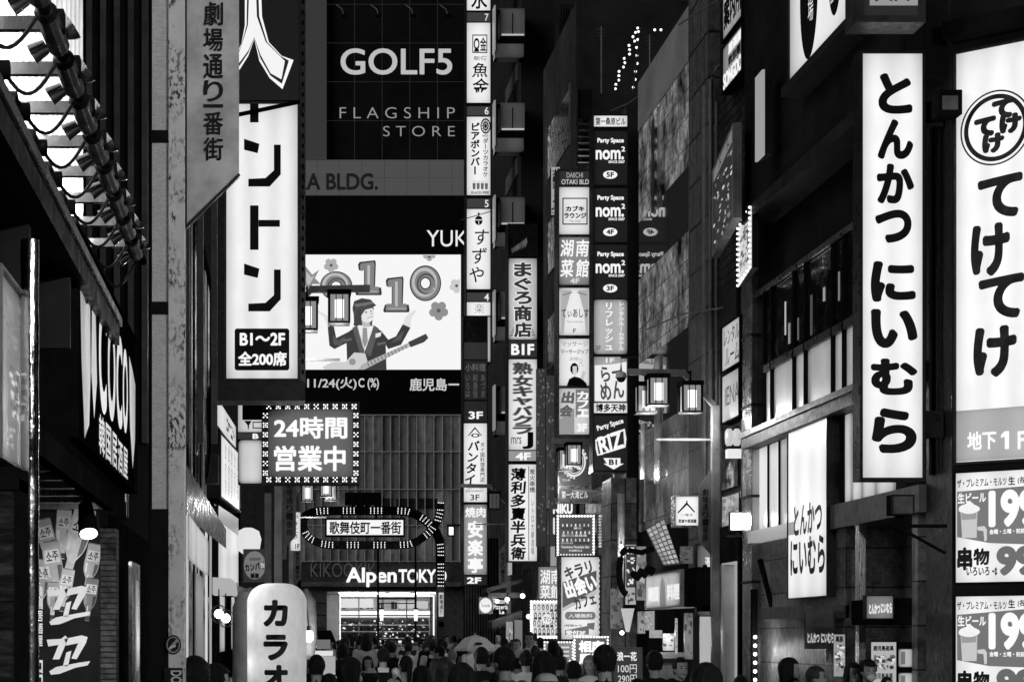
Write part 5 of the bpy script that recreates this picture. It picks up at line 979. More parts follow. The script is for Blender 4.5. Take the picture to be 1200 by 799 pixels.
# steel column, lit notice and metal counter at the left edge
mb = MB(); mb.lathe((X(35, 9.3), 9.3, 0), [(.045, 0)]+[(.042+.0016*math.sin(k*1.7), .1*k) for k in range(1, 36)], STEEL, 24); solo('steel_column', mb, 'polished steel column with rippled reflections at the near storefront', 'column', smooth=True)
fn_ = plane((X(-6, 8.6), 8.6), (X(26, 9.5), 9.5), Z(308, 8.6), Z(536, 8.6))
sign('glowing_notice', 'slanted grey glowing notice board at the left edge beside the steel column', fn_, (0, 0, 1, 1), lb(.22, 'x', 1, .5, .2), [scribble((.45, .45, .8, .72), 22, 17, (.5, .6, .12), (.06, .02)), scribble((.3, .78, .6, .9), 16, 18, (.5, .4), (.05, .012)), scribble((.1, .1, .9, .4), 16, 19, (.18, .26), (.1, .02))], depth=.08, fw=(.04, .02), frame=mat('board_rim', .25, .4))
mb = MB(); f85 = frontal(8.8)
for a, b in ((575, 704), (707, 900)): mb.fb(f85, -60, a, 17, b, -.3, .0, mat('brushed_panel', .35, .22, 1., var=.5, scale=2.2, stretch=(1, 1, 5), bump=.04))
mb.fb(f85, 17.2, 560, 23, 900, -.3, .01, BLACK); mb.fb(f85, -60, 548, 23, 574, -.3, .03, BLACK); solo('steel_cabinet', mb, 'brushed steel cabinet doors under the glowing notice', 'cabinet')
# near lamp post with hanging street plate
PLK = '劇場通り一番街'
def plate(mb, px, s, Y, side, ink, face, top, bot, w_, ty0, ty1):
    fr = frontal(Y); q = side
    mb.poly(fr, [(px, top-w_*1.2), (px+q*w_, top), (px+q*w_, bot), (px, bot+w_*1.05)], -.04, 0, face)
o = thing('street_lamp', 'nearest lamp post with chipped rusty paint and a large hanging street plate', 'street lamp', (X(207, 9.3), 9.3, 0), 'lamp posts with street plates')
f93 = frontal(9.3); RU = rust('chipped_paint', .62)
mb = MB(); mb.fb(f93, 197, -900, 217, 1186, -.09, 0, RU); part(o, 'pole', mb, bevel=.004)
mb = MB()
TX = mat('anti_sticker_sheet', .72, .65, var=.15, scale=40, bump=.6, bscale=110, stretch=(1, 1, 3))
for a, b in ((-900, 152), (167, 353), (368, 596)): mb.fb(f93, 178, a, 196.8, b, -.07, -.012, TX)
part(o, 'textured_sleeve', mb)
for a, b in ((152, 167), (353, 368), (596, 1186)): mb = MB(); mb.fb(f93, 177, a, 196.9, b, -.07, -.008, BLACK); part(o, 'clamp_band', mb)
mb = MB(); mb.poly(f93, [(219, -120), (280, -120), (280, 203), (219, 262)], -.03, -.008, mat('plate_grey_paint', .5, .42, var=.35, scale=4)); pl = part(o, 'street_plate', mb)
mb = MB(); mb.poly(f93, [(217.1, -120), (219, -120), (219, 262), (280, 203), (281.5, 205), (218, 268), (217.1, 268)], -.035, 0, mat('plate_edge', .03, .3)); part(pl, 'edge_trim', mb)
mb = MB()
for k, ch in enumerate(PLK):
    a = (2, 33, 63, 94, 122, 131, 161)[k]; b = (30, 60, 92, 119, 126, 158, 188)[k]
    mb.txt(f93, ch, 238.5, a, 261.5, b, INK, bold=.018, d=-.004, res=8)
part(pl, 'lettering', mb)
mb = MB(); mb.ell(f93, 203, 755, 9.4, 11.5, .0, .002, INK, 30); mb.annu(f93, 203, 755, 7.8, 9.6, .86, .003, mat('sticker_grey', .35, .5), 30); mb.flat(f93, [(196.6, 760), (198.4, 763), (209.4, 750), (207.8, 747)], .0032, MATS['sticker_grey']); mb.flat(f93, [(199, 757), (206, 755), (206, 757.5), (199, 759.5)], .0034, mat('sticker_white', .6, .5)); part(o, 'round_sticker', mb)
mb = MB(); mb.fb(f93, 192, 782, 214, 803, .001, .003, INK); mb.txt(f93, 'DO', 199, 786, 214, 799, mat('sticker_white', .6, .5), bold=.03, d=.004, rot=90); part(o, 'notice_plate', mb)

# lamp posts down the street
def lamp_post(px, Y, side, label, lit=(1, 1, 1), h=5.27, dark=mat('post_grey', .30, .4, .3, var=.4, scale=1.2, bump=.05), plate_z=(1.87, 2.93), arm=1.7, power=45):
    x0 = X(px, Y); s = side
    o = thing('street_lamp', label, 'street lamp', (x0, Y, 0), 'lamp posts with street plates')
    mb = MB(); mb.box(x0-.075, x0+.075, Y-.075, Y+.075, 0, ZC+h-.75, dark); part(o, 'pole', mb, bevel=.01)
    mb = MB(); A = [(x0, ZC+h-.78), (x0+s*.62, ZC+h-.12), (x0+s*arm, ZC+h-.10)]
    def bar(p, q, r, zo=0): mb.hexa([(p[0], Y-r, p[1]-r), (q[0], Y-r, q[1]-r), (q[0], Y+r, q[1]-r), (p[0], Y+r, p[1]-r), (p[0], Y-r, p[1]+r), (q[0], Y-r, q[1]+r), (q[0], Y+r, q[1]+r), (p[0], Y+r, p[1]+r)], dark)
    bar(A[0], A[1], .065); bar((A[1][0]-s*.04, A[1][1]), A[2], .06); bar((x0+s*.02, ZC+h-1.42), (x0+s*1.15, ZC+h-1.42), .022); part(o, 'arm', mb)
    for (dx_, dy_, top), on in [q for q in zip(((.53, -.25, 4.95), (1.13, 0, 5.12), (1.28, .45, 5.02)), lit) if q[1] is not None]:
        cx_, cy_ = x0+s*dx_, Y+dy_; zt_ = ZC+top-(5.27-h); mb = MB()
        mb.box(cx_-.22, cx_+.22, cy_-.22, cy_+.22, zt_-.08, zt_, BLACK); mb.box(cx_-.2, cx_+.2, cy_-.2, cy_+.2, zt_-.62, zt_-.58, DARK); mb.tube([(cx_, cy_, zt_), (cx_, cy_, ZC+h-.1)], .02, BLACK, 6)
        mb.tube([(cx_, cy_, ZC+h-.12), (cx_, Y, ZC+h-.12)], .02, BLACK, 6)
        for a in (-1, 1):
            for b in (-1, 1): mb.box(cx_+a*.185-.018, cx_+a*.185+.018, cy_+b*.185-.018, cy_+b*.185+.018, zt_-.58, zt_-.08, BLACK)
            mb.box(cx_+a*.06-.008, cx_+a*.06+.008, cy_-.192, cy_-.178, zt_-.58, zt_-.08, BLACK)
        ln = part(o, 'lantern', mb)
        mb = MB(); mb.box(cx_-.165, cx_+.165, cy_-.165, cy_+.165, zt_-.575, zt_-.085, em(.26 if on else .05)); part(ln, 'shade', mb)
        if on: lamp('lantern_light', 'POINT', (cx_, cy_-.1, zt_-.8), power, o, None, .12)
        if on: mb = MB(); mb.box(cx_-.085, cx_+.085, cy_-.176, cy_-.166, zt_-.52, zt_-.18, em(1, 1.5)); part(ln, 'bulb_glow', mb)
    z0, z1 = plate_z; fr = frontal(Y); mb = MB(); W_ = .25; xa, xb = x0+s*.08, x0+s*(.08+W_)
    pts = [(xa, ZC+z1+.33), (xb, ZC+z1), (xb, ZC+z0), (xa, ZC+z0-.27)]
    mb.poly(lambda u, v, d: (u, Y-.02-d, v), pts, -.02, .02, mat('plate_dark', .2, .5)); pl = part(o, 'street_plate', mb)
    mb = MB(); u0 = min(xa, xb)+.07; hh = (z1-z0)/7.2
    for k, ch in enumerate(PLK): mb.txt(lambda u, v, d: (u, Y-.04-d, -v), ch, u0, -(ZC+z1-.04-k*hh), u0+.12, -(ZC+z1-.04-(k+.9)*hh), INK, bold=.015, d=.004)
    # glyph rows above are placed top down
    part(pl, 'lettering', mb); return o
lamp_post(838, 40, -1, 'grey lamp post with glowing lanterns in front of the mirrored noodle sign', (1, 1, 1), power=60)
lamp_post(722, 54, -1, 'lamp post with a lit lantern in front of the laurel crest panel', (None, 1, 1))
lamp_post(596, 70, -1, 'unlit lamp post in front of the brush kanji panel', (0, None, None))
lamp_post(326, 38, 1, 'lamp post behind the tall katakana sign with lanterns before the video screen', (1, 1, None), h=6.56)
for y_, lab in ((2.0, 'lamp post with two lit lanterns on the right pavement beside the camera'), (-8.0, 'lamp post with two lit lanterns further back on the right pavement')):
    lamp_post(CX+8.3*F/y_, y_, -1, lab, (1, 1, None), power=850)  # posts outside the view, added with strong lanterns to brighten the near street
lamp_post(341, 66, 1, 'lamp post with small lanterns left of the gate name board', (1, 1, 1))
# ---------------------------------------------------------------- left middle: signs projecting over the street
f28 = frontal(28)
KT = []
def slab(pts): return lambda m, f: m.flat(f, pts, .012, INK)
for dv in (0, 146):
    KT += [slab([(286, 163+dv), (304, 169+dv), (302, 180+dv), (286, 176+dv)]), slab([(321, 170+dv), (329, 170+dv), (329, 205+dv), (316, 219+dv), (291, 219+dv), (291, 210+dv), (311, 209+dv), (321, 200+dv)])]
KT += [slab([(293, 241), (303, 241), (303, 293), (293, 293)]), slab([(303.05, 258), (328, 258), (328, 266), (303.05, 266)]), slab([(293, 122), (303, 122), (303, 144), (293, 144)])]
KT += [lambda m, f: m.poly(f, [(275+2*a, 385+2*b) for a, b in ((0, 1), (1, 0), (31, 0), (32, 1), (32, 23.5), (31, 24.5), (1, 24.5), (0, 23.5))], .0085, .011, INK), ('B1〜2F', 281, 390, 334, 405, WT, {'bold': .035, 'd': .014}), ('全200席', 279, 412, 336, 429, WT, {'bold': .035, 'd': .014})]
o = sign('projecting_sign', 'tall white lightbox with angular black katakana strokes and a floor label', f28, (263, 120, 351, 446), lb(.88, 'x', 3, .25, .08), KT, depth=.45, fw=(2.4, 2.4), frame=mat('sign_frame_grey', .10, .4))
mb = MB(); mb.fb(f28, 248, 447.2, 357.5, 470, -.5, .08, mat('tray_grey', .06, .45)); solo('sign_tray', mb, 'grey steel tray slung under the tall katakana sign', 'bracket')
mb = MB(); mb.fb(f28, 351.5, -60, 358, 447, -.5, .06, mat('mast_grey', .1, .35, .6))
for k in range(42): mb.fb(f28, 353.6, -58+k*12, 356, -53+k*12, .061, .066, BLACK)
solo('sign_mast', mb, 'perforated steel mast at the right edge of the katakana sign', 'mast')
def person_mark(mb, fr):
    for k, (g_, v) in enumerate(((0, .95), (3.2, .01), (6.0, .9))):
        L_ = [(303-g_*.2, -40), (305-g_, 10), (300-g_*.3, 36+g_), (288+g_*.4, 60+g_*.2), (276, 72), (276, 86-g_*1.4), (290, 74-g_), (305, 54-g_*.2-(g_ > 0)*4)] if 0 else None
        c = g_
        mb.flat(fr, [(287+c, -40), (305-c, -40), (307-c, 20), (315-c*.6, 50), (330-c*.3, 66+c*.1), (344-c*1.7, 71+c*.2), (331-c*.2, 105-c*1.9), (316+c*.2, 92-c*.9), (304+c*.2, 72-c*1.2), (298, 46-c*.3), (291, 66-c), (281, 82-c*1.4), (276, 86-c*1.6), (276, 66+c*1.2), (283, 52+c*.4), (287+c*.6, 30)], .011+.002*k, em(v))
sign('logo_sign', 'black sign with a white outlined figure like stroke above the katakana sign', f28, (278, -60, 351, 118), em(.004), [person_mark], depth=.45)
mb = MB(); mb.tube([f28(280, 140, .25), f28(300, 137, .3), f28(351, 124, .2)], .03, BLACK, 6); solo('sign_stay', mb, 'dark steel stay crossing the top of the katakana sign', 'bracket')
f30 = frontal(29.5)
def star(mb, fr):
    r = .012
    k = 0
    rows = [(315+i*11.1, v) for i in range(10) for v in (476.5, 562)]+[(v, 487+i*11.2) for i in range(7) for v in (311, 417)]
    for i, (u, v) in enumerate(rows):
        on = (i*7) % 5 != 0
        for a in (-1, 0, 1):
            for b in (-1, 0, 1):
                if abs(a)+abs(b) == 1 and not on: continue
                if abs(a)+abs(b) == 1: mb.ball(fr(u+a*2.0, v+b*2.0, .03), r*.7, em(1, 1.2), 2); continue
                mb.ball(fr(u+a*2.1, v+b*2.1, .03), r, em(1, 2.0), 2)
o = sign('led_border_sign', 'square grey sign with big white round the clock lettering and a border of light dots', f30, (306.5, 471, 421.5, 567.5), lb(.10, 'x', 1, .6, .1),
     [('24時間', 321, 488, 407, 514, em(.98), {'bold': .03, 'res': 7}), ('営業中', 321, 522, 405, 552, em(.98), {'bold': .03, 'res': 7})], depth=.3, fw=(8, 8.5), frame=mat('led_frame', .05, .4))
mb = MB(); star(mb, f30); part(o, 'light_border', mb)['kind'] = 'stuff'
mb = MB(); f32 = frontal(30.4); mb.fb(f32, 310, 566, 318, 1000, -.1, 0, mat('post_pale', .35, .4)); solo('sign_post', mb, 'plain pale steel post under the light dot bordered sign', 'post')
sign('plate_on_post', 'dark pointed street plate behind the light dot bordered sign', frontal(42), (322, 566, 336, 655), mat('plate_dark', .2, .5), [(PLK, 325, 586, 333, 648, INK, {'vert': True, 'bold': .02})], depth=.05)
f34b = frontal(36)
sign('small_light_sign', 'blank white glowing box left of the light dot bordered sign', f34b, (279, 515, 309, 567), lb(.62, 'x', 1, .7, .1), (), depth=.3, fw=(.6, .6))
sign('small_light_sign', 'white sign with a black martini glass shape above the blank glowing box', f34b, (279, 471, 310, 506), lb(.6, 'x', 1, .3, .1), [lambda m, f: m.poly(f, [(284, 470.5), (310, 470.5), (310, 492), (284, 492)], .009, .03, BLACK), lambda m, f: m.flat(f, [(286, 493), (295, 493), (292, 498), (291.4, 503), (290.5, 503), (290, 498)], .012, INK), lambda m, f: m.ring(f, 296, 494, 312, 502, 1.2, 1.2, .009, .012, INK)], depth=.3)
sign('small_light_sign', 'dark strip with one white capital letter above the blank box', f34b, (279, 507, 309, 514.5), em(.02), [('B', 296, 508, 303, 514, WT, {'bold': .04})], depth=.3)
# facade behind: metal and glass strips
o = thing('facade_building', 'narrow metal and glass facade behind the rusty lamp post', 'building', (-4, 42, 0), 'buildings along the street')
mb = MB(); mb.box(-8, XL, 33.2, 50, 0, 10, BLACK); part(o, 'wall', mb)
for k, px in enumerate((221, 225.5, 229, 233, 237.5, 241)):
    mb = MB(); y0 = F*XL/(px-CX); mb.box(XL-.02, XL+.05, y0, y0+.5+.1*k, 0, ZC+7.6, (ALU, GLASS, STEEL, DARK, ALU, GLASS)[k]); part(o, 'facade_strip', mb)
mb = MB(); fpan = along(-1.5, 218.5, 246, 545, 605); mb.add([fpan(0, 0, 0), fpan(1, .55, .35), fpan(1, 1.05, .35), fpan(0, 1.0, 0)], [(0, 1, 2, 3)], mat('sloped_glass', .03, .3, var=.5, scale=2, spec=.3)); part(o, 'sloped_glass', mb)
mb = MB(); mb.fb(along(-1.42, 220, 243, 603, 655), 0, 0, 1, 1, 0, .02, lb(.5, 'y', 3, .4, .5)); part(o, 'lit_transom', mb)
for px, v in ((218.5, .5), (241.5, .65), (246.5, .35)):
    mb = MB(); y0 = F*(-1.45)/(px-CX); mb.box(-1.47, -1.43, y0, y0+.25, 0, Z(603, y0), em(v)); part(o, 'door_light_strip', mb)
mb = MB(); mb.fb(along(-1.5, 228, 237, 670, 780), 0, 0, 1, 1, 0, .02, lb(.16, 'y', 1, .5, .3)); part(o, 'door_glass', mb)
o = thing('side_shop_building', 'dark shops along the left side behind the tall katakana sign', 'building', (-4, 75, 0), 'buildings along the street')
mb = MB(); mb.box(-9, -2.0, 50.5, 104, 0, 9.5, CHAR); part(o, 'wall', mb)
for k in range(6): mb = MB(); mb.box(-2.03, -1.99, 52+k*8, 58+k*8, 1.2+(k % 2)*3.2, 3.6+(k % 2)*3.2, lb(.3+.08*(k % 3), 'y', 3, .5, .4)); part(o, 'window', mb)
fl = plane((X(257, 44), 44), (X(281, 49.4), 49.4), Z(505, 44), Z(583, 44))
sign('wall_lightbox', 'slanting white lightbox with fine dark columns of text on the left wall', fl, (0, 0, 1, 1), lb(.82, 'x', 2, .2, .1), [lambda m, f: [m.txt(f, '飲放題', .22+.15*k, .08, .3+.15*k, .92, em(.15), vert=True, bold=.0, fit=True) for k in range(5)]], depth=.3, fw=(.03, .03))
fl2 = plane((X(254, 43), 43), (X(276, 49), 49), Z(466, 43), Z(497, 43))
sign('wall_lightbox', 'small bright slanting sign directly above the text lightbox', fl2, (0, 0, 1, 1), lb(.7, 'x', 2, .2, .1), [scribble((.5, .2, .9, .8), 12, 31, (.05, .2), (.06, .1))], depth=.3)
fl3 = plane((X(256, 44.4), 44.4), (X(279, 49.4), 49.4), Z(592, 44.4), Z(694, 44.4))
sign('wall_lightbox', 'tall slanting lightbox with a scalloped lower edge under the text lightbox', fl3, (0, 0, 1, 1), lb(.66, 'x', 2, .3, .2), [lambda m, f: m.flat(f, [(0, 0), (1, 0), (1, .22), (0, .18)], .0095, em(.25))]+[lambda m, f: [m.flat(f, [(.03+k*.14, .82+.0*k), (.13+k*.14, .82), (.08+k*.14, .92)], .0095+.0001*k, em(.08)) for k in range(7)]], depth=.3)
mb = MB(); mb.fb(frontal(40), 240, 532, 256, 566, -.4, 0, mat('meter_grey', .06, .4)); solo('service_box', mb, 'dark metal service box under the steel tray', 'box')
mb = MB(); mb.tube([frontal(34)(250, 440, .1), frontal(34)(246, 470, .1), frontal(34)(247, 520, .1), frontal(34)(243, 560, .1)], .03, CABLE, 6); mb.tube([frontal(34)(253, 430, .1), frontal(34)(244, 462, .2), frontal(34)(245, 500, .1)], .02, CABLE, 6); solo('cable_bundle', mb, 'tangle of black cables hanging beside the steel tray', 'cable')
f36 = frontal(36)
mb = MB(); n = 10; prof = [(249, 676), (268, 677)]+[(268+8*math.sin(t*math.pi/16), 686.5-9.5*math.cos(t*math.pi/16)) for t in range(1, 9)]+[(277, 696), (249, 696)]
mb.poly(f36, prof, -1.2, 0, em(.42)); solo('rounded_awning', mb, 'small white rounded awning sign box over the caged bulbs', 'awning')
mb = MB(); mb.poly(frontal(37.5), [(274, 684), (298, 693), (305, 700), (296, 702), (276, 696)], -1.0, 0, mat('awning_white', .6, .6)); solo('sloping_awning', mb, 'pale sloping awning behind the rounded white awning', 'awning')
f33 = frontal(33)
for k, (u, v, lab) in enumerate(((256.5, 719, 'upper caged glaring bulb hanging under the rounded awning'), (264.5, 724, 'lower caged bulb hanging right of the other caged bulb'))):
    o = thing('caged_bulb', lab, 'lamp', f33(u, v+10, 0), 'caged bulbs under the awning'); c = f33(u, v, 0)
    mb = MB(); mb.ball(c, .075, em(1, 7), 7); part(o, 'bulb', mb, smooth=True)
    mb = MB()
    for j in range(8):
        a = j*math.pi/4; mb.tube([(c[0]+.13*math.sin(t)*math.cos(a), c[1]+.13*math.sin(t)*math.sin(a), c[2]+.15*math.cos(t)) for t in (.1, .6, 1.1, 1.6, 2.1, 2.6, 3.0)], .006, DARK, 4, False)
    mb.tube([(c[0], c[1], c[2]+.14), (c[0], c[1], c[2]+.4)], .01, CABLE, 5); part(o, 'cage', mb)
sign('round_bar_sign', 'grey disc sign with katakana and a small beer mug mark on a black square', frontal(34), (285, 643, 312, 682), em(.006), [lambda m, f: m.ell(f, 298.5, 662, 12.8, 16.5, .009, .011, em(.16), 30), ('カンパイ', 287, 659, 310, 668, INK, {'bold': .05, 'rot': -8}), ('居酒屋酒場', 292, 653, 305, 656.5, em(.03), {'bold': .03}), lambda m, f: [m.flat(f, [(293.5, 672), (298, 671), (298.5, 677), (294, 677)], .0125, INK), m.flat(f, [(299, 671), (303.5, 672), (303, 677), (298.8, 677)], .0127, INK)], ('営', 305, 659, 311, 665, em(.4), {'bold': .05, 'd': .016})], depth=.2)
mb = MB(); c = frontal(50)(291, 634, 0); mb.lathe(c, [(.12, -.32), (.28, -.2), (.32, .05), (.26, .25), (.1, .33)], em(.75), 14); solo('paper_lantern', mb, 'glowing white lantern above the disc sign', 'lantern', smooth=True)
sign('white_text_sign', 'narrow white vertical sign with black kana behind the lamp post', frontal(60), (340.5, 600, 352, 645), lb(.72, 'x', 1, .3, .05), [('やきとり', 342, 602, 350, 632, INK, {'vert': True, 'bold': .01}), ('1F', 346, 637, 351, 643, INK, {'bold': .03})], depth=.3)
# ---------------------------------------------------------------- inflatable karaoke pillar
f20 = frontal(20); cxp, rp = X(324.5, 20), 34.2*20/F
zb, ztop = .02, Z(683, 20)
o = thing('inflatable_pillar', 'white inflatable advertising pillar with bold black katakana', 'advertising pillar', (cxp, 20, 0))
mb = MB(); n = 48; prof = [(rp*.9, zb), (rp, .1), (rp, ztop-.20)]+[(rp*math.cos(t*math.pi/20)**.62 if t < 10 else .015, ztop-.20+.20*math.sin(t*math.pi/20)) for t in range(1, 11)]
vs_ = []; 
for j, (r, z) in enumerate(prof):
    for k in range(n):
        a = 2*math.pi*k/n; puck = .010*math.sin(k*5.2+.7*math.sin(k*1.3))*max(0, 1-abs(z-(ztop-.17))/.13)
        vs_.append((cxp+(r-puck)*math.cos(a), 20+(r-puck)*math.sin(a), z))
def fabric_lit(name, v):
    m, t, b = base_mat(name)
    n1 = noise(t, 3.5, 5, .7, (1, 1, .6)); k = mth(t, 'MULTIPLY_ADD', n1, .28, .72)
    b.inputs['Roughness'].default_value = .7; b.inputs['Specular IOR Level'].default_value = .1
    cc = t.nodes.new('ShaderNodeCombineColor'); tr = t.nodes.new('ShaderNodeBsdfTranslucent'); mx = t.nodes.new('ShaderNodeMixShader'); mx.inputs[0].default_value = .6
    for i in range(3): L(t, mth(t, 'MULTIPLY', k, .9), cc.inputs[i])
    L(t, cc.outputs[0], b.inputs['Base Color']); L(t, cc.outputs[0], tr.inputs[0]); L(t, b.outputs[0], mx.inputs[1]); L(t, tr.outputs[0], mx.inputs[2]); L(t, mx.outputs[0], t.nodes['Material Output'].inputs[0])
    bn = t.nodes.new('ShaderNodeBump'); bn.inputs['Strength'].default_value = .5; bn.inputs['Distance'].default_value = .01; L(t, noise(t, 9, 4, .6, (1, 1, .4)), bn.inputs['Height']); L(t, bn.outputs[0], b.inputs['Normal'])
    return m
mb.add(vs_, [(j*n+k, j*n+(k+1) % n, (j+1)*n+(k+1) % n, (j+1)*n+k) for j in range(len(prof)-1) for k in range(n)]+[tuple(range((len(prof)-1)*n, len(prof)*n))], fabric_lit('lit_nylon', .05))
pb = part(o, 'fabric_body', mb, smooth=True)
mb = MB(); cylf = lambda u, v, d: (cxp+(rp+d)*math.sin((u-324.5)/34.2), 20-(rp+d)*math.cos((u-324.5)/34.2), Z(v, 20))
for ch, a, b in (('カ', 703, 734), ('ラ', 743, 773), ('オ', 778, 808), ('ケ', 813, 843)): mb.txt(cylf, ch, 309, a, 337, b, INK, bold=.055, d=.012, res=8)
part(pb, 'lettering', mb)
for z_ in (.5, 1.0, 1.45, 1.85, 2.1): lamp('inner_light', 'POINT', (cxp-.13, 19.97, z_), 1.5, o, None, .05)
mb = MB(); mb.lathe((cxp, 20, 0), [(rp*.7, 0), (rp*.95, .03), (rp*.95, .08)], BLACK, 24); part(o, 'base', mb)
mb = MB(); mb.lathe((X(293, 20.6), 20.7, .1), [(.16, 0), (.18, .2), (.18, 1.9), (.12, 2.05), (.01, 2.1)], mat('pillar_grey', .4, .6), 24); solo('second_pillar', mb, 'second pale pillar mostly hidden behind the inflatable pillar', 'advertising pillar', smooth=True)
mb = MB(); c = frontal(24)(362, 745, 0); mb.ball(c, .055, em(1, 14), 8, (1, 1, 1.3)); mb.tube([(c[0], c[1], c[2]+.06), (c[0], c[1], c[2]+.12)], .03, BLACK, 8); mb.tube([(c[0], c[1], c[2]+.12), (c[0]-.05, c[1], c[2]+.5)], .008, CABLE, 5); bb = solo('bare_bulb', mb, 'glaring bare bulb at the right side of the inflatable pillar', 'lamp', smooth=True); lamp('bulb_light', 'POINT', (c[0]+.12, c[1]-.05, c[2]-.05), 40, bb, None, .05)
mb = MB(); mb.lathe(frontal(24.5)(359, 738, 0), [(.10, -.3), (.13, -.1), (.12, .35), (.02, .5)], mat('bag_cloth', .10, .8), 16); solo('white_bag', mb, 'white hanging bag shape just behind the bare bulb', 'bag', smooth=True)
# food stall with menus right of the bulb
f29b = frontal(29)
o = thing('food_stall', 'small dark food stall with picture menus right of the inflatable pillar', 'stall', f29b(378, 790, 0))
mb = MB(); mb.poly(f29b, [(362, 745), (372, 738), (388, 738), (394, 752), (362, 752)], -.9, 0, BLACK); part(o, 'roof', mb)
mb = MB(); mb.fb(f29b, 360, 790, 394, 886, -.8, 0, CHAR); part(o, 'counter', mb)
for r, v, sd in (((371, 749, 387, 760), .12, 1), ((366.5, 762, 390, 768), .7, 2), ((368, 768.5, 393, 790), .35, 3), ((357, 759, 365, 772), .2, 4)):
    mb = MB(); mb.fb(f29b, *r, -.05, .02, em(v)); pp = part(o, 'menu_card', mb); lettering(pp, f29b, [scribble((r[0]+1, r[1]+1, r[2]-1, r[3]-1), 30, sd, (.03, .12, .6), (2.2, 1.3))], .03)
sign('price_card', 'small white price card glowing low beside the stall', frontal(24), (386.5, 792, 396, 806), em(.5), [('10', 389, 795, 394.5, 800, INK, {'bold': .05})], depth=.03)
for k, m_ in enumerate(('menu card',)): pass
# ================================================================ the street gate
fG = frontal(100)
c4 = lambda pts: [(345+x/4.706, 565+y/4.706) for x, y in pts]
UP = c4([(48, 205), (62, 182), (100, 165), (150, 158), (250, 156), (400, 156), (560, 156), (620, 160), (670, 176), (715, 203), (750, 235), (780, 270), (800, 315), (806, 370), (806, 470), (806, 570)])
LO = c4([(48, 205), (50, 250), (66, 288), (100, 318), (150, 338), (200, 345), (400, 346), (560, 346), (630, 342), (680, 324), (725, 292), (762, 255), (788, 215), (802, 165), (806, 112)])
def band(mb, fr, pts, hw, d0, d1, m):
    n = len(pts); nr = []
    for i in range(n):
        a, b = pts[max(i-1, 0)], pts[min(i+1, n-1)]; l = math.hypot(b[0]-a[0], b[1]-a[1]); nr.append((-(b[1]-a[1])/l, (b[0]-a[0])/l))
    for i in range(n-1):
        q = [(pts[i][0]+nr[i][0]*hw, pts[i][1]+nr[i][1]*hw), (pts[i+1][0]+nr[i+1][0]*hw, pts[i+1][1]+nr[i+1][1]*hw), (pts[i+1][0]-nr[i+1][0]*hw, pts[i+1][1]-nr[i+1][1]*hw), (pts[i][0]-nr[i][0]*hw, pts[i][1]-nr[i][1]*hw)]
        mb.hexa([fr(*p, d0) for p in q]+[fr(*p, d1) for p in q], m)
def led(mb, fr, pts, groups, d):
    """groups of glowing dots, rows of three across the band"""
    L_ = [0]
    for a, b in zip(pts, pts[1:]): L_.append(L_[-1]+math.hypot(b[0]-a[0], b[1]-a[1]))
    for c in groups:
        for j in range(4):
            s = c+(j-1.5)*4.2
            for i in range(len(pts)-1):
                if L_[i] <= s <= L_[i+1]:
                    t = (s-L_[i])/(L_[i+1]-L_[i]); ux, uy = (pts[i+1][0]-pts[i][0]), (pts[i+1][1]-pts[i][1]); l = math.hypot(ux, uy); u, v = pts[i][0]+ux*t, pts[i][1]+uy*t
                    for k in (-1, -.33, .33, 1): mb.ball(fr(u-uy/l*k*3.0, v+ux/l*k*3.0, d), .027, em(1, 1.8), 2)
o = thing('street_gate', 'black looping street gate dotted with lights around a glowing name board', 'gate', fG(452, 752, 0))
mb = MB(); band(mb, fG, UP, 4.9, -.3, .12, BLACK); part(o, 'upper_band', mb)
mb = MB(); band(mb, fG, LO, 4.7, -.25, .17, mat('band_black', .014, .4)); part(o, 'lower_band', mb)
mb = MB(); led(mb, fG, UP, (26, 57, 89, 121, 150, 190, 213, 226+4, 240), .14); led(mb, fG, LO, (22, 46, 76, 107, 138, 170, 193, 214), .19); part(o, 'light_dots', mb)['kind'] = 'stuff'
mb = MB(); mb.fb(fG, 512, 683, 521, 817, -.3, .1, mat('gate_post', .2, .4)); mb.fb(fG, 514, 694, 519.5, 722, .1, .14, em(.55)); mb.fb(fG, 514, 728, 519, 734, .1, .13, BLACK); mb.txt(fG, '劇場通り', 514.5, 696, 519, 720, INK, vert=True, bold=.02, d=.15); part(o, 'post', mb)
mb = MB(); mb.fb(fG, 349, 606, 353, 817, -.2, .0, BLACK); part(o, 'post', mb)
mb = MB(); mb.fb(fG, 381, 606.5, 474.5, 629, -.15, .0, BLACK); mb.fb(fG, 440, 600, 442, 607, -.1, -.05, BLACK); mb.fb(fG, 400, 598, 402, 607, -.1, -.05, BLACK); nb = part(o, 'name_board', mb)
mb = MB(); mb.fb(fG, 383, 609, 472.5, 626.5, .0, .01, em(.92)); part(nb, 'lit_face', mb)
mb = MB(); mb.txt(fG, '歌舞伎町一番街', 386, 610.5, 470, 625.5, INK, bold=.025, d=.02); part(nb, 'lettering', mb)
mb = MB()
for u, v in ((528.5, 622),): mb.fb(fG, u-4, v-6, u+4, v+6, -.15, .1, BLACK); mb.fb(fG, u-2.6, v-4.6, u+2.6, v+4.6, .1, .12, em(1, 1.6)); mb.fb(fG, u-5, v-8, u+12, v-6.5, -.1, .0, BLACK)
part(o, 'lantern', mb)
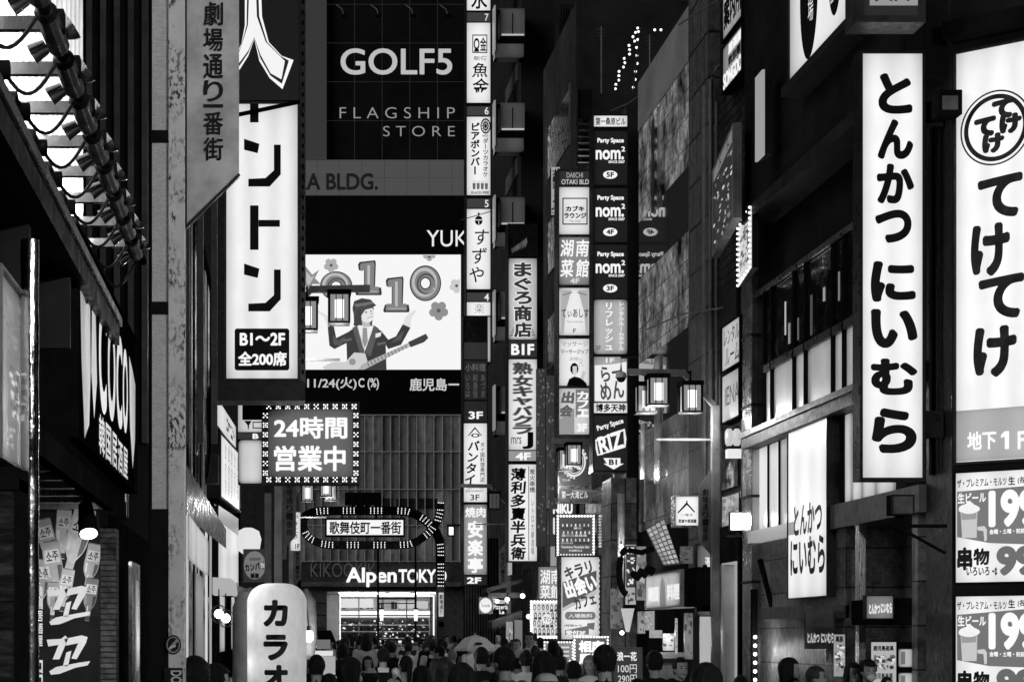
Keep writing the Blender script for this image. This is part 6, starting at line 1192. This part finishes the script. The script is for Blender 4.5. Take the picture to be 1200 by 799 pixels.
# thin lamp posts beyond the gate
f120 = frontal(118)
for px, lab in ((443, 'thin black post with a hanging lantern before the lit store entrance, left of its twin'), (487, 'thin black post with a hanging lantern before the store entrance, beside the letters TOKYO')):
    o = thing('lantern_post', lab, 'street lamp', f120(px, 780, 0), 'thin lantern posts')
    mb = MB(); mb.fb(f120, px-1.2, 632, px+1.2, 780, -.08, .08, BLACK); mb.fb(f120, px-1.2, 700, px+22*(1 if px < 460 else -1), 702, -.05, .05, BLACK); part(o, 'pole', mb)
    mb = MB(); u = px+4 if px < 460 else px
    mb.fb(f120, u-2.6, 712, u+2.6, 713.5, .05, .5, BLACK); mb.poly(f120, [(u-2.2, 714), (u+2.2, 714), (u+1.6, 727), (u-1.6, 727)], .1, .45, em(1, 1.4)); part(o, 'lantern', mb)
for v in (688, 694, 706): mb = MB(); mb.fb(f120, 444, v, 486, v+1.2, .1, .16, BLACK); solo('tie_rail', mb, {688: 'topmost black rail joining the two thin lantern posts', 694: 'middle black rail joining the two thin lantern posts', 706: 'lowest black rail joining the two thin lantern posts'}[v], 'rail')
# parasol
o = thing('parasol', 'white open parasol standing over the crowd by the slatted screen', 'parasol', frontal(45)(557, 752, 0)[:2]+(0,))
c = frontal(45)(557, 743, 0); mb = MB(); n = 8
rimv = [(c[0]+.50*math.cos(k*math.pi/4+.3), c[1]+.50*math.sin(k*math.pi/4+.3), c[2]-.30) for k in range(8)]
mid = [(c[0]+.26*math.cos(k*math.pi/4+.3), c[1]+.26*math.sin(k*math.pi/4+.3), c[2]-.08) for k in range(8)]
low = [(p[0], p[1], p[2]-.06) for p in rimv]
mb.add([c]+mid+rimv+low, [(0, 1+k, 1+(k+1) % 8) for k in range(8)]+[(1+k, 9+k, 9+(k+1) % 8, 1+(k+1) % 8) for k in range(8)]+[(9+k, 17+k, 17+(k+1) % 8, 9+(k+1) % 8) for k in range(8)], mat('canvas_white', .8, .7, var=.1)); part(o, 'canopy', mb)
mb = MB(); mb.tube([(c[0], c[1], 0), (c[0], c[1], c[2]+.03)], .02, ALU, 8); part(o, 'pole', mb)
mb = MB(); mb.ell(lambda u, v, d: (u, c[1]-.42-d, v), c[0]+.03, c[2]-.20, .09, .03, 0, .02, INK, 14); part(o, 'printed_badge', mb)

# ================================================================ people
def remesh(mb, voxel, smooth=2):
    me = bpy.data.meshes.new('t'); me.from_pydata([tuple(v) for v in mb.v], [], mb.f); o = bpy.data.objects.new('t', me); COL.objects.link(o)
    r = o.modifiers.new('r', 'REMESH'); r.mode = 'VOXEL'; r.voxel_size = voxel; r.use_smooth_shade = True
    if smooth: s = o.modifiers.new('s', 'SMOOTH'); s.iterations = smooth; s.factor = .5
    dg = bpy.context.evaluated_depsgraph_get(); out = bpy.data.meshes.new_from_object(o.evaluated_get(dg)); bpy.data.objects.remove(o); bpy.data.meshes.remove(me)
    out.polygons.foreach_set('use_smooth', [True]*len(out.polygons)); return out
def limb(mb, pts, rs, n=10):
    mb.tube(pts, rs, INK, n)
    for p, r in zip(pts, rs): mb.ball(p, r, INK, 5)
HEADZ = 1.585
def loft(mb, rows, n=20):
    """rows of (z, half width, front y, back y)"""
    vs_ = []
    for z, hw, yf, yb in rows:
        for k in range(n):
            a = 2*math.pi*k/n; c_, s_ = math.cos(a), math.sin(a); ym, yr = (yf+yb)/2, (yb-yf)/2
            vs_.append((hw*math.copysign(abs(c_)**.9, c_), ym+yr*math.copysign(abs(s_)**.9, s_), z))
    m_ = len(rows)
    mb.add(vs_, [(j*n+k, j*n+(k+1) % n, (j+1)*n+(k+1) % n, (j+1)*n+k) for j in range(m_-1) for k in range(n)]+[tuple(range(n-1, -1, -1)), tuple(range((m_-1)*n, m_*n))], INK)
def arm_pts(s, pose):
    sh = (s*.175, .01, 1.37)
    if pose == 'phone': return [sh, (s*.23, -.02, 1.12), (s*.12, -.24, 1.16), (s*.09, -.29, 1.20)]
    if pose == 'swing': return [sh, (s*.225, .05*s, 1.11), (s*.22, -.07*s, .88), (s*.22, -.10*s, .80)]
    return [sh, (s*.225, .02, 1.11), (s*.225, -.03, .87), (s*.222, -.045, .79)]
def make_body(pose):
    mb = MB()
    # head: skull, face, jaw; the face looks to -Y
    loft(mb, [(1.468, .022, -.062, -.02), (1.478, .040, -.078, .01), (1.50, .054, -.087, .05), (1.53, .064, -.089, .075), (1.565, .071, -.088, .095), (1.60, .074, -.087, .103), (1.635, .073, -.084, .102), (1.665, .066, -.073, .092), (1.688, .050, -.052, .070), (1.70, .022, -.02, .035)])
    mb.add([(-.008, -.086, 1.592), (.008, -.086, 1.592), (-.016, -.088, 1.548), (.016, -.088, 1.548), (0, -.114, 1.553), (0, -.090, 1.542)], [(0, 2, 4), (0, 4, 1), (1, 4, 3), (2, 5, 4), (4, 5, 3), (0, 1, 3, 5, 2)], INK)
    for s in (-1, 1): mb.ball((s*.076, .015, 1.575), .03, INK, 5, (.35, .6, 1)); mb.ball((s*.030, -.080, 1.535), .02, INK, 4)
    mb.ball((0, -.083, 1.516), .017, INK, 5, (1.3, .6, .5)); mb.ball((0, -.080, 1.478), .018, INK, 5); 
    limb(mb, [(0, .022, 1.53), (0, .028, 1.44), (0, .02, 1.36)], [.052, .054, .066])
    loft(mb, [(.84, .135, -.085, .11), (.92, .162, -.10, .125), (1.0, .150, -.098, .11), (1.1, .142, -.10, .10), (1.22, .160, -.112, .105), (1.32, .172, -.102, .112), (1.385, .150, -.07, .10), (1.42, .085, -.045, .075)])
    for s in (-1, 1):
        sh, el, wr, hd = [Vector(p) for p in arm_pts(s, pose)]
        limb(mb, [sh, sh.lerp(el, .5), el, el.lerp(wr, .35), wr], [.056, .047, .039, .037, .026])
        ax = (hd-wr).normalized(); sd = Vector((0, 1, 0)) if abs(ax.y) < .6 else Vector((s, 0, 0)); th = ax.cross(sd).normalized()
        for k in range(4):
            b = wr+ax*.03+sd*(-.024+.016*k); kn = wr+ax*.085+sd*(-.030+.020*k); ln = (.062, .075, .080, .068)[k]
            limb(mb, [b, kn], [.015, .013], 6); limb(mb, [kn, kn+(ax*.8-th*s*.45).normalized()*ln*.55, kn+(ax*.55-th*s*.85).normalized()*ln], [.0095, .0088, .0078], 6)
        limb(mb, [wr+ax*.025-sd*.02, wr+ax*.06-sd*.050, wr+ax*.095-sd*.055], [.014, .011, .009], 6)
        f = -.06*s if pose == 'swing' else .0
        limb(mb, [(s*.085, .01, .88), (s*.09, f*.5-.015, .50), (s*.095, f+.03, .09)], [.085, .056, .038])
        limb(mb, [(s*.095, f+.05, .045), (s*.10, f-.05, .04), (s*.105, f-.14, .03)], [.04, .037, .028])
    return remesh(mb, .0075, 2)
def make_top(pose, kind):
    mb = MB(); low = .80 if kind == 'jacket' else .88
    loft(mb, [(low, .170, -.115, .135), (.92, .175, -.115, .138), (1.0, .163, -.113, .125), (1.1, .155, -.115, .117), (1.22, .172, -.126, .120), (1.32, .184, -.116, .126), (1.39, .160, -.082, .112), (1.425, .095, -.055, .088), (1.438, .066, -.040, .075)])
    for s in (-1, 1):
        sh, el, wr, hd = [Vector(p) for p in arm_pts(s, pose)]
        if kind == 'tee': limb(mb, [sh, sh.lerp(el, .72)], [.066, .060])
        else: limb(mb, [sh, sh.lerp(el, .5), el, el.lerp(wr, .5), wr], [.068, .060, .054, .047, .038])
    if kind == 'jacket': mb.tube([(-.05, -.03, 1.425), (0, .07, 1.455), (.05, -.03, 1.425)], .022, INK, 8)
    return remesh(mb, .012, 3)
def make_trousers(pose):
    mb = MB(); loft(mb, [(.82, .150, -.10, .125), (.90, .172, -.112, .136), (.98, .160, -.106, .120)])
    for s in (-1, 1):
        f = -.06*s if pose == 'swing' else .0
        limb(mb, [(s*.085, .01, .87), (s*.09, f*.5-.012, .50), (s*.095, f+.03, .11)], [.096, .072, .060])
    return remesh(mb, .014, 3)
def make_shoes(pose):
    mb = MB()
    for s in (-1, 1):
        f = -.06*s if pose == 'swing' else .0
        loft_ = [(f+.09, .030), (f+.05, .040), (f-.06, .042), (f-.14, .036), (f-.18, .018)]
        limb(mb, [(s*.098, y, .035+.01*(i < 2)) for i, (y, r) in enumerate(loft_)], [min(r, .036) for y, r in loft_], 8)
    return remesh(mb, .012, 1)
def make_hair(kind, seed=0):
    rr = random.Random(seed); n, m_ = 40, 26; vs_ = []; ph = [rr.uniform(0, 6.28) for _ in range(6)]
    cz, cyy = 1.60, .012
    grow = {'short': .010, 'bob': .016, 'long': .014, 'ponytail': .010, 'bun': .010, 'bald': .006, 'cap': .010, 'fluffy': .021}[kind]
    low = {'short': -.085, 'bob': -.15, 'long': -.33, 'ponytail': -.09, 'bun': -.08, 'bald': -.05, 'cap': -.07, 'fluffy': -.10}[kind]
    for j in range(m_+1):
        t = j/m_
        for k in range(n):
            a = 2*math.pi*k/n; fx, fy = math.cos(a), math.sin(a)          # fy<0 is the face side
            front = max(0, -fy)
            if t < .5:
                th = t*math.pi; rx, ry, rz = .076+grow, .096+grow, .100+grow
                x, y, z = rx*math.sin(th)*fx, ry*math.sin(th)*fy, rz*math.cos(th)
            else:
                q = (t-.5)*2; rx, ry = .076+grow-.012*q*(kind in ('short', 'bald', 'cap', 'ponytail', 'bun')), .096+grow-.02*q
                if kind in ('bob', 'long'): rx += .012*math.sin(q*math.pi)
                x, y, z = rx*fx, ry*fy, low*q
            # hairline: the face side stops above the brow, the sides above the ear
            lim = .045 if front > .55 else (-.03 if kind in ('short', 'bald', 'cap', 'ponytail', 'bun') else -.5) if -fy > -.45 else -9
            if kind == 'bald' : lim = max(lim, -.09); 
            if kind == 'bald' and z > .055 : x *= .90; y *= .90; z *= .92
            if z < lim: x *= .80; y *= .78; z = max(z, lim-.05)
            s_ = 1.035+(.032 if kind in ('fluffy', 'bob', 'long') else .018)*(math.sin(a*7+ph[0]+z*24)+.7*math.sin(a*13+ph[1]-z*31)+.5*math.sin(a*19+z*40+ph[2]))*.6+rr.uniform(-.008, .008)
            vs_.append((x*s_, cyy+y*s_, cz+z*(1.04 if z > 0 else 1)+(.004*math.sin(a*11+ph[3]) if t > .9 else 0)))
    mb = MB(); mb.add(vs_, [(j*n+k, (j+1)*n+k, (j+1)*n+(k+1) % n, j*n+(k+1) % n) for j in range(m_) for k in range(n)]+[tuple(range(m_*n, (m_+1)*n))], INK)
    if kind == 'ponytail': limb(mb, [(0, .10, 1.62), (0, .15, 1.60), (0, .165, 1.52), (0, .15, 1.40), (0, .14, 1.34)], [.025, .03, .034, .026, .01], 10)
    if kind == 'bun': mb.ball((0, .09, 1.69), .045, INK, 7)
    if kind == 'cap': mb.poly(lambda u, v, d: (u, v, 1.645+d), [(.07*math.cos(a), -.07-.085*math.sin(a)) for a in [math.pi*i/10 for i in range(11)]], -.006, .006, INK)
    me = bpy.data.meshes.new('hair'); me.from_pydata(mb.v, [], mb.f); me.polygons.foreach_set('use_smooth', [True]*len(mb.f)); return me
HAIRM = mat('hair_black', .009, .5, var=.6, scale=40, spec=.25, bump=.5, bscale=120, stretch=(1, 1, .25))
def make_face():
    out = []
    mb = MB()
    for s in (-1, 1): mb.ball((s*.030, -.0835, 1.583), .0115, INK, 5, (1.15, .5, .6))
    out.append(('eyes', mb, mat('eye_dark', .03, .2)))
    mb = MB()
    for s in (-1, 1): mb.tube([(s*.016, -.088, 1.603), (s*.032, -.087, 1.608), (s*.050, -.077, 1.602)], .0035, INK, 5)
    out.append(('eyebrows', mb, HAIRM))
    mb = MB(); mb.ball((0, -.0905, 1.518), .02, INK, 5, (1.05, .4, .32)); out.append(('mouth', mb, mat('lip', .16, .5)))
    return out
HAIRM = mat('hair_black', .009, .5, var=.6, scale=40, spec=.25, bump=.5, bscale=120, stretch=(1, 1, .25))
SKIN = mat('skin', .42, .5, var=.12, scale=9)
def setm(me, m): me.materials.clear(); me.materials.append(m); me.polygons.foreach_set('material_index', [0]*len(me.polygons)); return me
POSES = ('rest', 'swing', 'phone')
BODY = {p: setm(make_body(p), SKIN) for p in POSES}
TOPS = {(p, k): setm(make_top(p, k), DARK) for p in POSES for k in ('tee', 'jacket')}
TROU = {p: setm(make_trousers(p), mat('denim_dark', .025, .8)) for p in POSES}
SHOE = {p: setm(make_shoes(p), mat('shoe_black', .02, .5)) for p in POSES}
HAIR = {}
def hair(kind, seed):
    if (kind, seed) not in HAIR: HAIR[(kind, seed)] = setm(make_hair(kind, seed), HAIRM)
    return HAIR[(kind, seed)]
FACE = []
for nm, mb, m in make_face():
    me = bpy.data.meshes.new(nm); me.from_pydata(mb.v, [], mb.f); me.polygons.foreach_set('use_smooth', [True]*len(mb.f)); FACE.append((nm, setm(me, m)))
mb = MB(); mb.tube([(.11, -.11, 1.36), (.0, -.135, 1.22), (-.13, -.10, 1.02)], .014, INK, 6); mb.tube([(.11, -.10, 1.38), (.10, .02, 1.44), (.08, .125, 1.36), (-.02, .14, 1.2), (-.14, .12, 1.02)], .016, INK, 6)
STRAP = bpy.data.meshes.new('bag_strap'); STRAP.from_pydata(mb.v, [], mb.f); setm(STRAP, BLACK)
mb = MB(); mb.poly(lambda u, v, d: (u, .13+d, v), [(-.13, .98), (.13, .98), (.15, 1.15), (.11, 1.37), (-.11, 1.37), (-.15, 1.15)], 0, .11, INK)
for s in (-1, 1): mb.tube([(s*.09, .14, 1.36), (s*.10, .06, 1.435), (s*.10, -.06, 1.40), (s*.11, -.125, 1.25), (s*.13, .0, 1.02)], .018, INK, 6)
PACK = bpy.data.meshes.new('backpack'); PACK.from_pydata(mb.v, [], mb.f); setm(PACK, BLACK)
mb = MB(); mb.ball((0, -.075, 1.515), .05, INK, 8, (1.05, .62, .85)); MASK = bpy.data.meshes.new('face_mask'); MASK.from_pydata(mb.v, [], mb.f); MASK.polygons.foreach_set('use_smooth', [True]*len(mb.f)); setm(MASK, WHITE)
def child(par, name, me, m=None):
    o = bpy.data.objects.new(name, me); COL.objects.link(o); o.parent = par
    if m is not None: o.material_slots[0].link = 'OBJECT'; o.material_slots[0].material = m
    return o
CLOTH = {'white': mat('cloth_white', .8, .85, var=.15, bump=.3, bscale=20), 'pale': mat('cloth_light', .45, .85, var=.2, bump=.3, bscale=20), 'grey': mat('cloth_grey', .15, .85, var=.25, bump=.3, bscale=20), 'dark': mat('cloth_dark', .035, .85, var=.3, bump=.3, bscale=20), 'black': mat('cloth_black', .012, .8, var=.3, bump=.3, bscale=20)}
HAIRC = {'black': HAIRM, 'brown': mat('hair_brown', .045, .42, var=.4, scale=30), 'fair': mat('hair_fair', .22, .45, var=.4, scale=30), 'grey': mat('hair_grey', .3, .5, var=.4, scale=30)}
HW = {'short': 'short {} hair', 'bob': '{} bobbed hair', 'long': 'long {} hair', 'ponytail': '{} ponytail', 'bun': '{} bun', 'bald': 'thinning {} hair', 'cap': 'dark cap', 'fluffy': 'fluffy {} hair'}
SEEN = {}
ANCH = [(275, 'beside the rusty lamp post'), (300, 'left of the karaoke pillar'), (372, 'right of the karaoke pillar'), (398, 'by the food stall'), (424, 'below the left gate curve'), (446, 'below the gate name board'), (470, 'under the left lantern post'), (500, 'under the right lantern post'), (528, 'near the right gate post'), (556, 'left under the parasol'), (584, 'right under the parasol'), (612, 'before the pizzeria awnings'), (640, 'below the portrait poster'), (668, 'below the slanted slogan poster'), (700, 'below the pixel kanji sign'), (735, 'before the menu board'), (775, 'right of the menu board'), (815, 'before the shop counter'), (870, 'under the grey lamp post'), (945, 'by the granite wall'), (990, 'by the restaurant door'), (1300, 'by the food poster')]
PN = [0]
def person(px, top, Y, hk='short', hc='black', top_kind='tee', cloth='dark', face=180, pose=None, extra=(), mask=False, note=None):
    h = ZC+(CY-top)*Y/F; s = h/1.715; k = PN[0]; PN[0] += 1
    pose = pose or POSES[k % 2]
    dist = 'far back' if Y > 62 else 'midway' if Y > 42 else 'nearer' if Y > 26 else 'at the front'
    view = 'seen from behind' if 120 < face % 360 < 240 else 'facing the camera' if face % 360 < 50 or face % 360 > 310 else 'in profile'
    lab = 'person, %s, %s %s, %s %s' % (HW[hk].format(hc), cloth, 'jacket' if top_kind == 'jacket' else 'shirt', dist, next(t for x, t in ANCH if px < x))
    if view != 'seen from behind': lab += ', '+('facing us' if 'facing' in view else 'in profile')
    if note: lab = note
    o = thing('person', lab, 'person', (X(px, Y), Y, 0), 'people in the street crowd')
    o.scale = (s, s, s); o.rotation_euler = (0, 0, R(face))
    b = child(o, 'body', BODY[pose]); child(o, 'hair', hair(hk, k % 3), HAIRC[hc]) if hk != 'cap' else child(o, 'cap', hair('cap', 0), CLOTH['black'])
    child(o, 'jacket' if top_kind == 'jacket' else 'shirt', TOPS[(pose, top_kind)], CLOTH[cloth]); child(o, 'trousers', TROU[pose]); child(o, 'shoes', SHOE[pose])
    if view != 'seen from behind':
        for nm, me in FACE: child(o, nm, me)
    if mask: child(o, 'face_mask', MASK)
    if 'strap' in extra: child(o, 'bag_strap', STRAP)
    if 'pack' in extra: child(o, 'backpack', PACK)
    SEEN.setdefault(lab, []).append(o); return o
# the nearest figures, one by one
person(708, 754, 14.8, 'short', 'black', 'jacket', 'black', 185)
person(767, 761, 19, 'short', 'black', 'tee', 'black', 178)
person(798, 769, 20.5, 'short', 'black', 'jacket', 'black', 12)
person(827, 777, 11.5, 'fluffy', 'black', 'jacket', 'black', 180)
person(926, 770, 19, 'bob', 'black', 'jacket', 'black', 75)
person(957, 779, 18.5, 'short', 'brown', 'jacket', 'dark', 70)
person(1000, 775, 19.5, 'bob', 'black', 'jacket', 'black', 15, mask=True)
person(1018, 771, 19.2, 'cap', 'black', 'jacket', 'black', 5, mask=True)
person(1040, 792, 24, 'short', 'black', 'jacket', 'dark', 30)
person(590, 756, 16, 'short', 'black', 'tee', 'grey', 205, extra=('strap',))
person(637, 762, 16.5, 'long', 'black', 'tee', 'pale', 180)
person(672, 773, 19.5, 'short', 'black', 'tee', 'white', 180)
person(640, 785, 10.4, 'bald', 'black', 'jacket', 'dark', 178)
person(691, 767, 24, 'bob', 'fair', 'tee', 'white', 340)
person(616, 762, 24, 'bun', 'black', 'tee', 'white', 180)
person(606, 770, 30, 'short', 'black', 'tee', 'black', 180)
person(627, 756, 34, 'short', 'brown', 'jacket', 'dark', 185)
person(655, 758, 34, 'bun', 'black', 'tee', 'grey', 175)
person(655, 767, 24, 'short', 'black', 'jacket', 'dark', 190)
person(564, 757, 22, 'short', 'black', 'jacket', 'black', 180)
person(541, 776, 12.5, 'bob', 'black', 'jacket', 'black', 180)
person(521, 769, 19, 'bob', 'brown', 'jacket', 'black', 172)
person(511, 771, 24, 'long', 'black', 'jacket', 'black', 180)
person(475, 767, 22, 'ponytail', 'black', 'tee', 'pale', 195, extra=('strap',))
person(449, 758, 26, 'short', 'black', 'tee', 'white', 180, extra=('pack',))
person(434, 781, 18, 'bald', 'black', 'jacket', 'dark', 180)
person(411, 770, 15.5, 'fluffy', 'black', 'jacket', 'dark', 120)
person(431, 768, 30, 'bob', 'black', 'jacket', 'black', 10)
person(371, 766, 18.5, 'short', 'black', 'jacket', 'black', 178)
person(229, 769, 12.5, 'fluffy', 'black', 'jacket', 'black', 160)
person(254, 778, 13, 'fluffy', 'black', 'jacket', 'black', 100)
person(284, 768, 24, 'bob', 'black', 'tee', 'pale', 200, extra=('strap',))
person(494, 779, 17, 'long', 'black', 'jacket', 'black', 182)
person(386, 788, 17, 'short', 'black', 'jacket', 'dark', 175)
person(579, 764, 34, 'short', 'black', 'tee', 'white', 150)
person(530, 760, 34, 'short', 'grey', 'jacket', 'dark', 178)
person(514, 755, 32, 'short', 'black', 'tee', 'white', 240)
person(570, 764, 40, 'long', 'brown', 'jacket', 'dark', 180)
person(546, 757, 52, 'short', 'black', 'tee', 'grey', 180)
person(868, 790, 19, 'short', 'black', 'jacket', 'black', 185)
# the thinner crowd that fills the street towards the gate
random.seed(21); HK = ['short']*5+['bob', 'long', 'ponytail', 'fluffy', 'short', 'bun']
rows = [(38, 380, 650, 15, 752), (46, 374, 640, 18, 750), (56, 372, 640, 20, 748.5), (68, 370, 600, 20, 747), (80, 372, 590, 18, 746), (92, 372, 560, 18, 745.5)]
for Y, a, b, n, tp in rows:
    for i in range(n):
        px = a+(b-a)*(i+.5)/n+random.uniform(-11, 11); y = Y+random.uniform(-5, 5); hgt = random.gauss(1.665, .065)
        hgt = min(1.80, max(1.52, hgt)); top = CY-(hgt-ZC)*F/y
        if 524 < px < 590 and y < 48: continue
        person(px, top, y, random.choice(HK), random.choice(('black', 'black', 'black', 'black', 'brown', 'fair' if random.random() < .3 else 'black')), random.choice(('tee', 'jacket', 'jacket')), random.choice(('black', 'black', 'dark', 'grey', 'pale', 'pale', 'white', 'white')), random.choice((180, 180, 170, 195, 180, 215, 15, 350, 120, 60)), extra=random.choice(((), (), (), ('pack',), ('strap',))))
# where two still read alike, say which one stands further left
for lab, os_ in SEEN.items():
    if len(os_) > 1:
        os_.sort(key=lambda q: q.location.x/q.location.y)
        for i, q in enumerate(os_):
            words = ('leftmost', 'second from left', 'third from left', 'fourth from left', 'fifth from left')
            q['label'] = lab+', '+words[i]
bpy.context.view_layer.update()
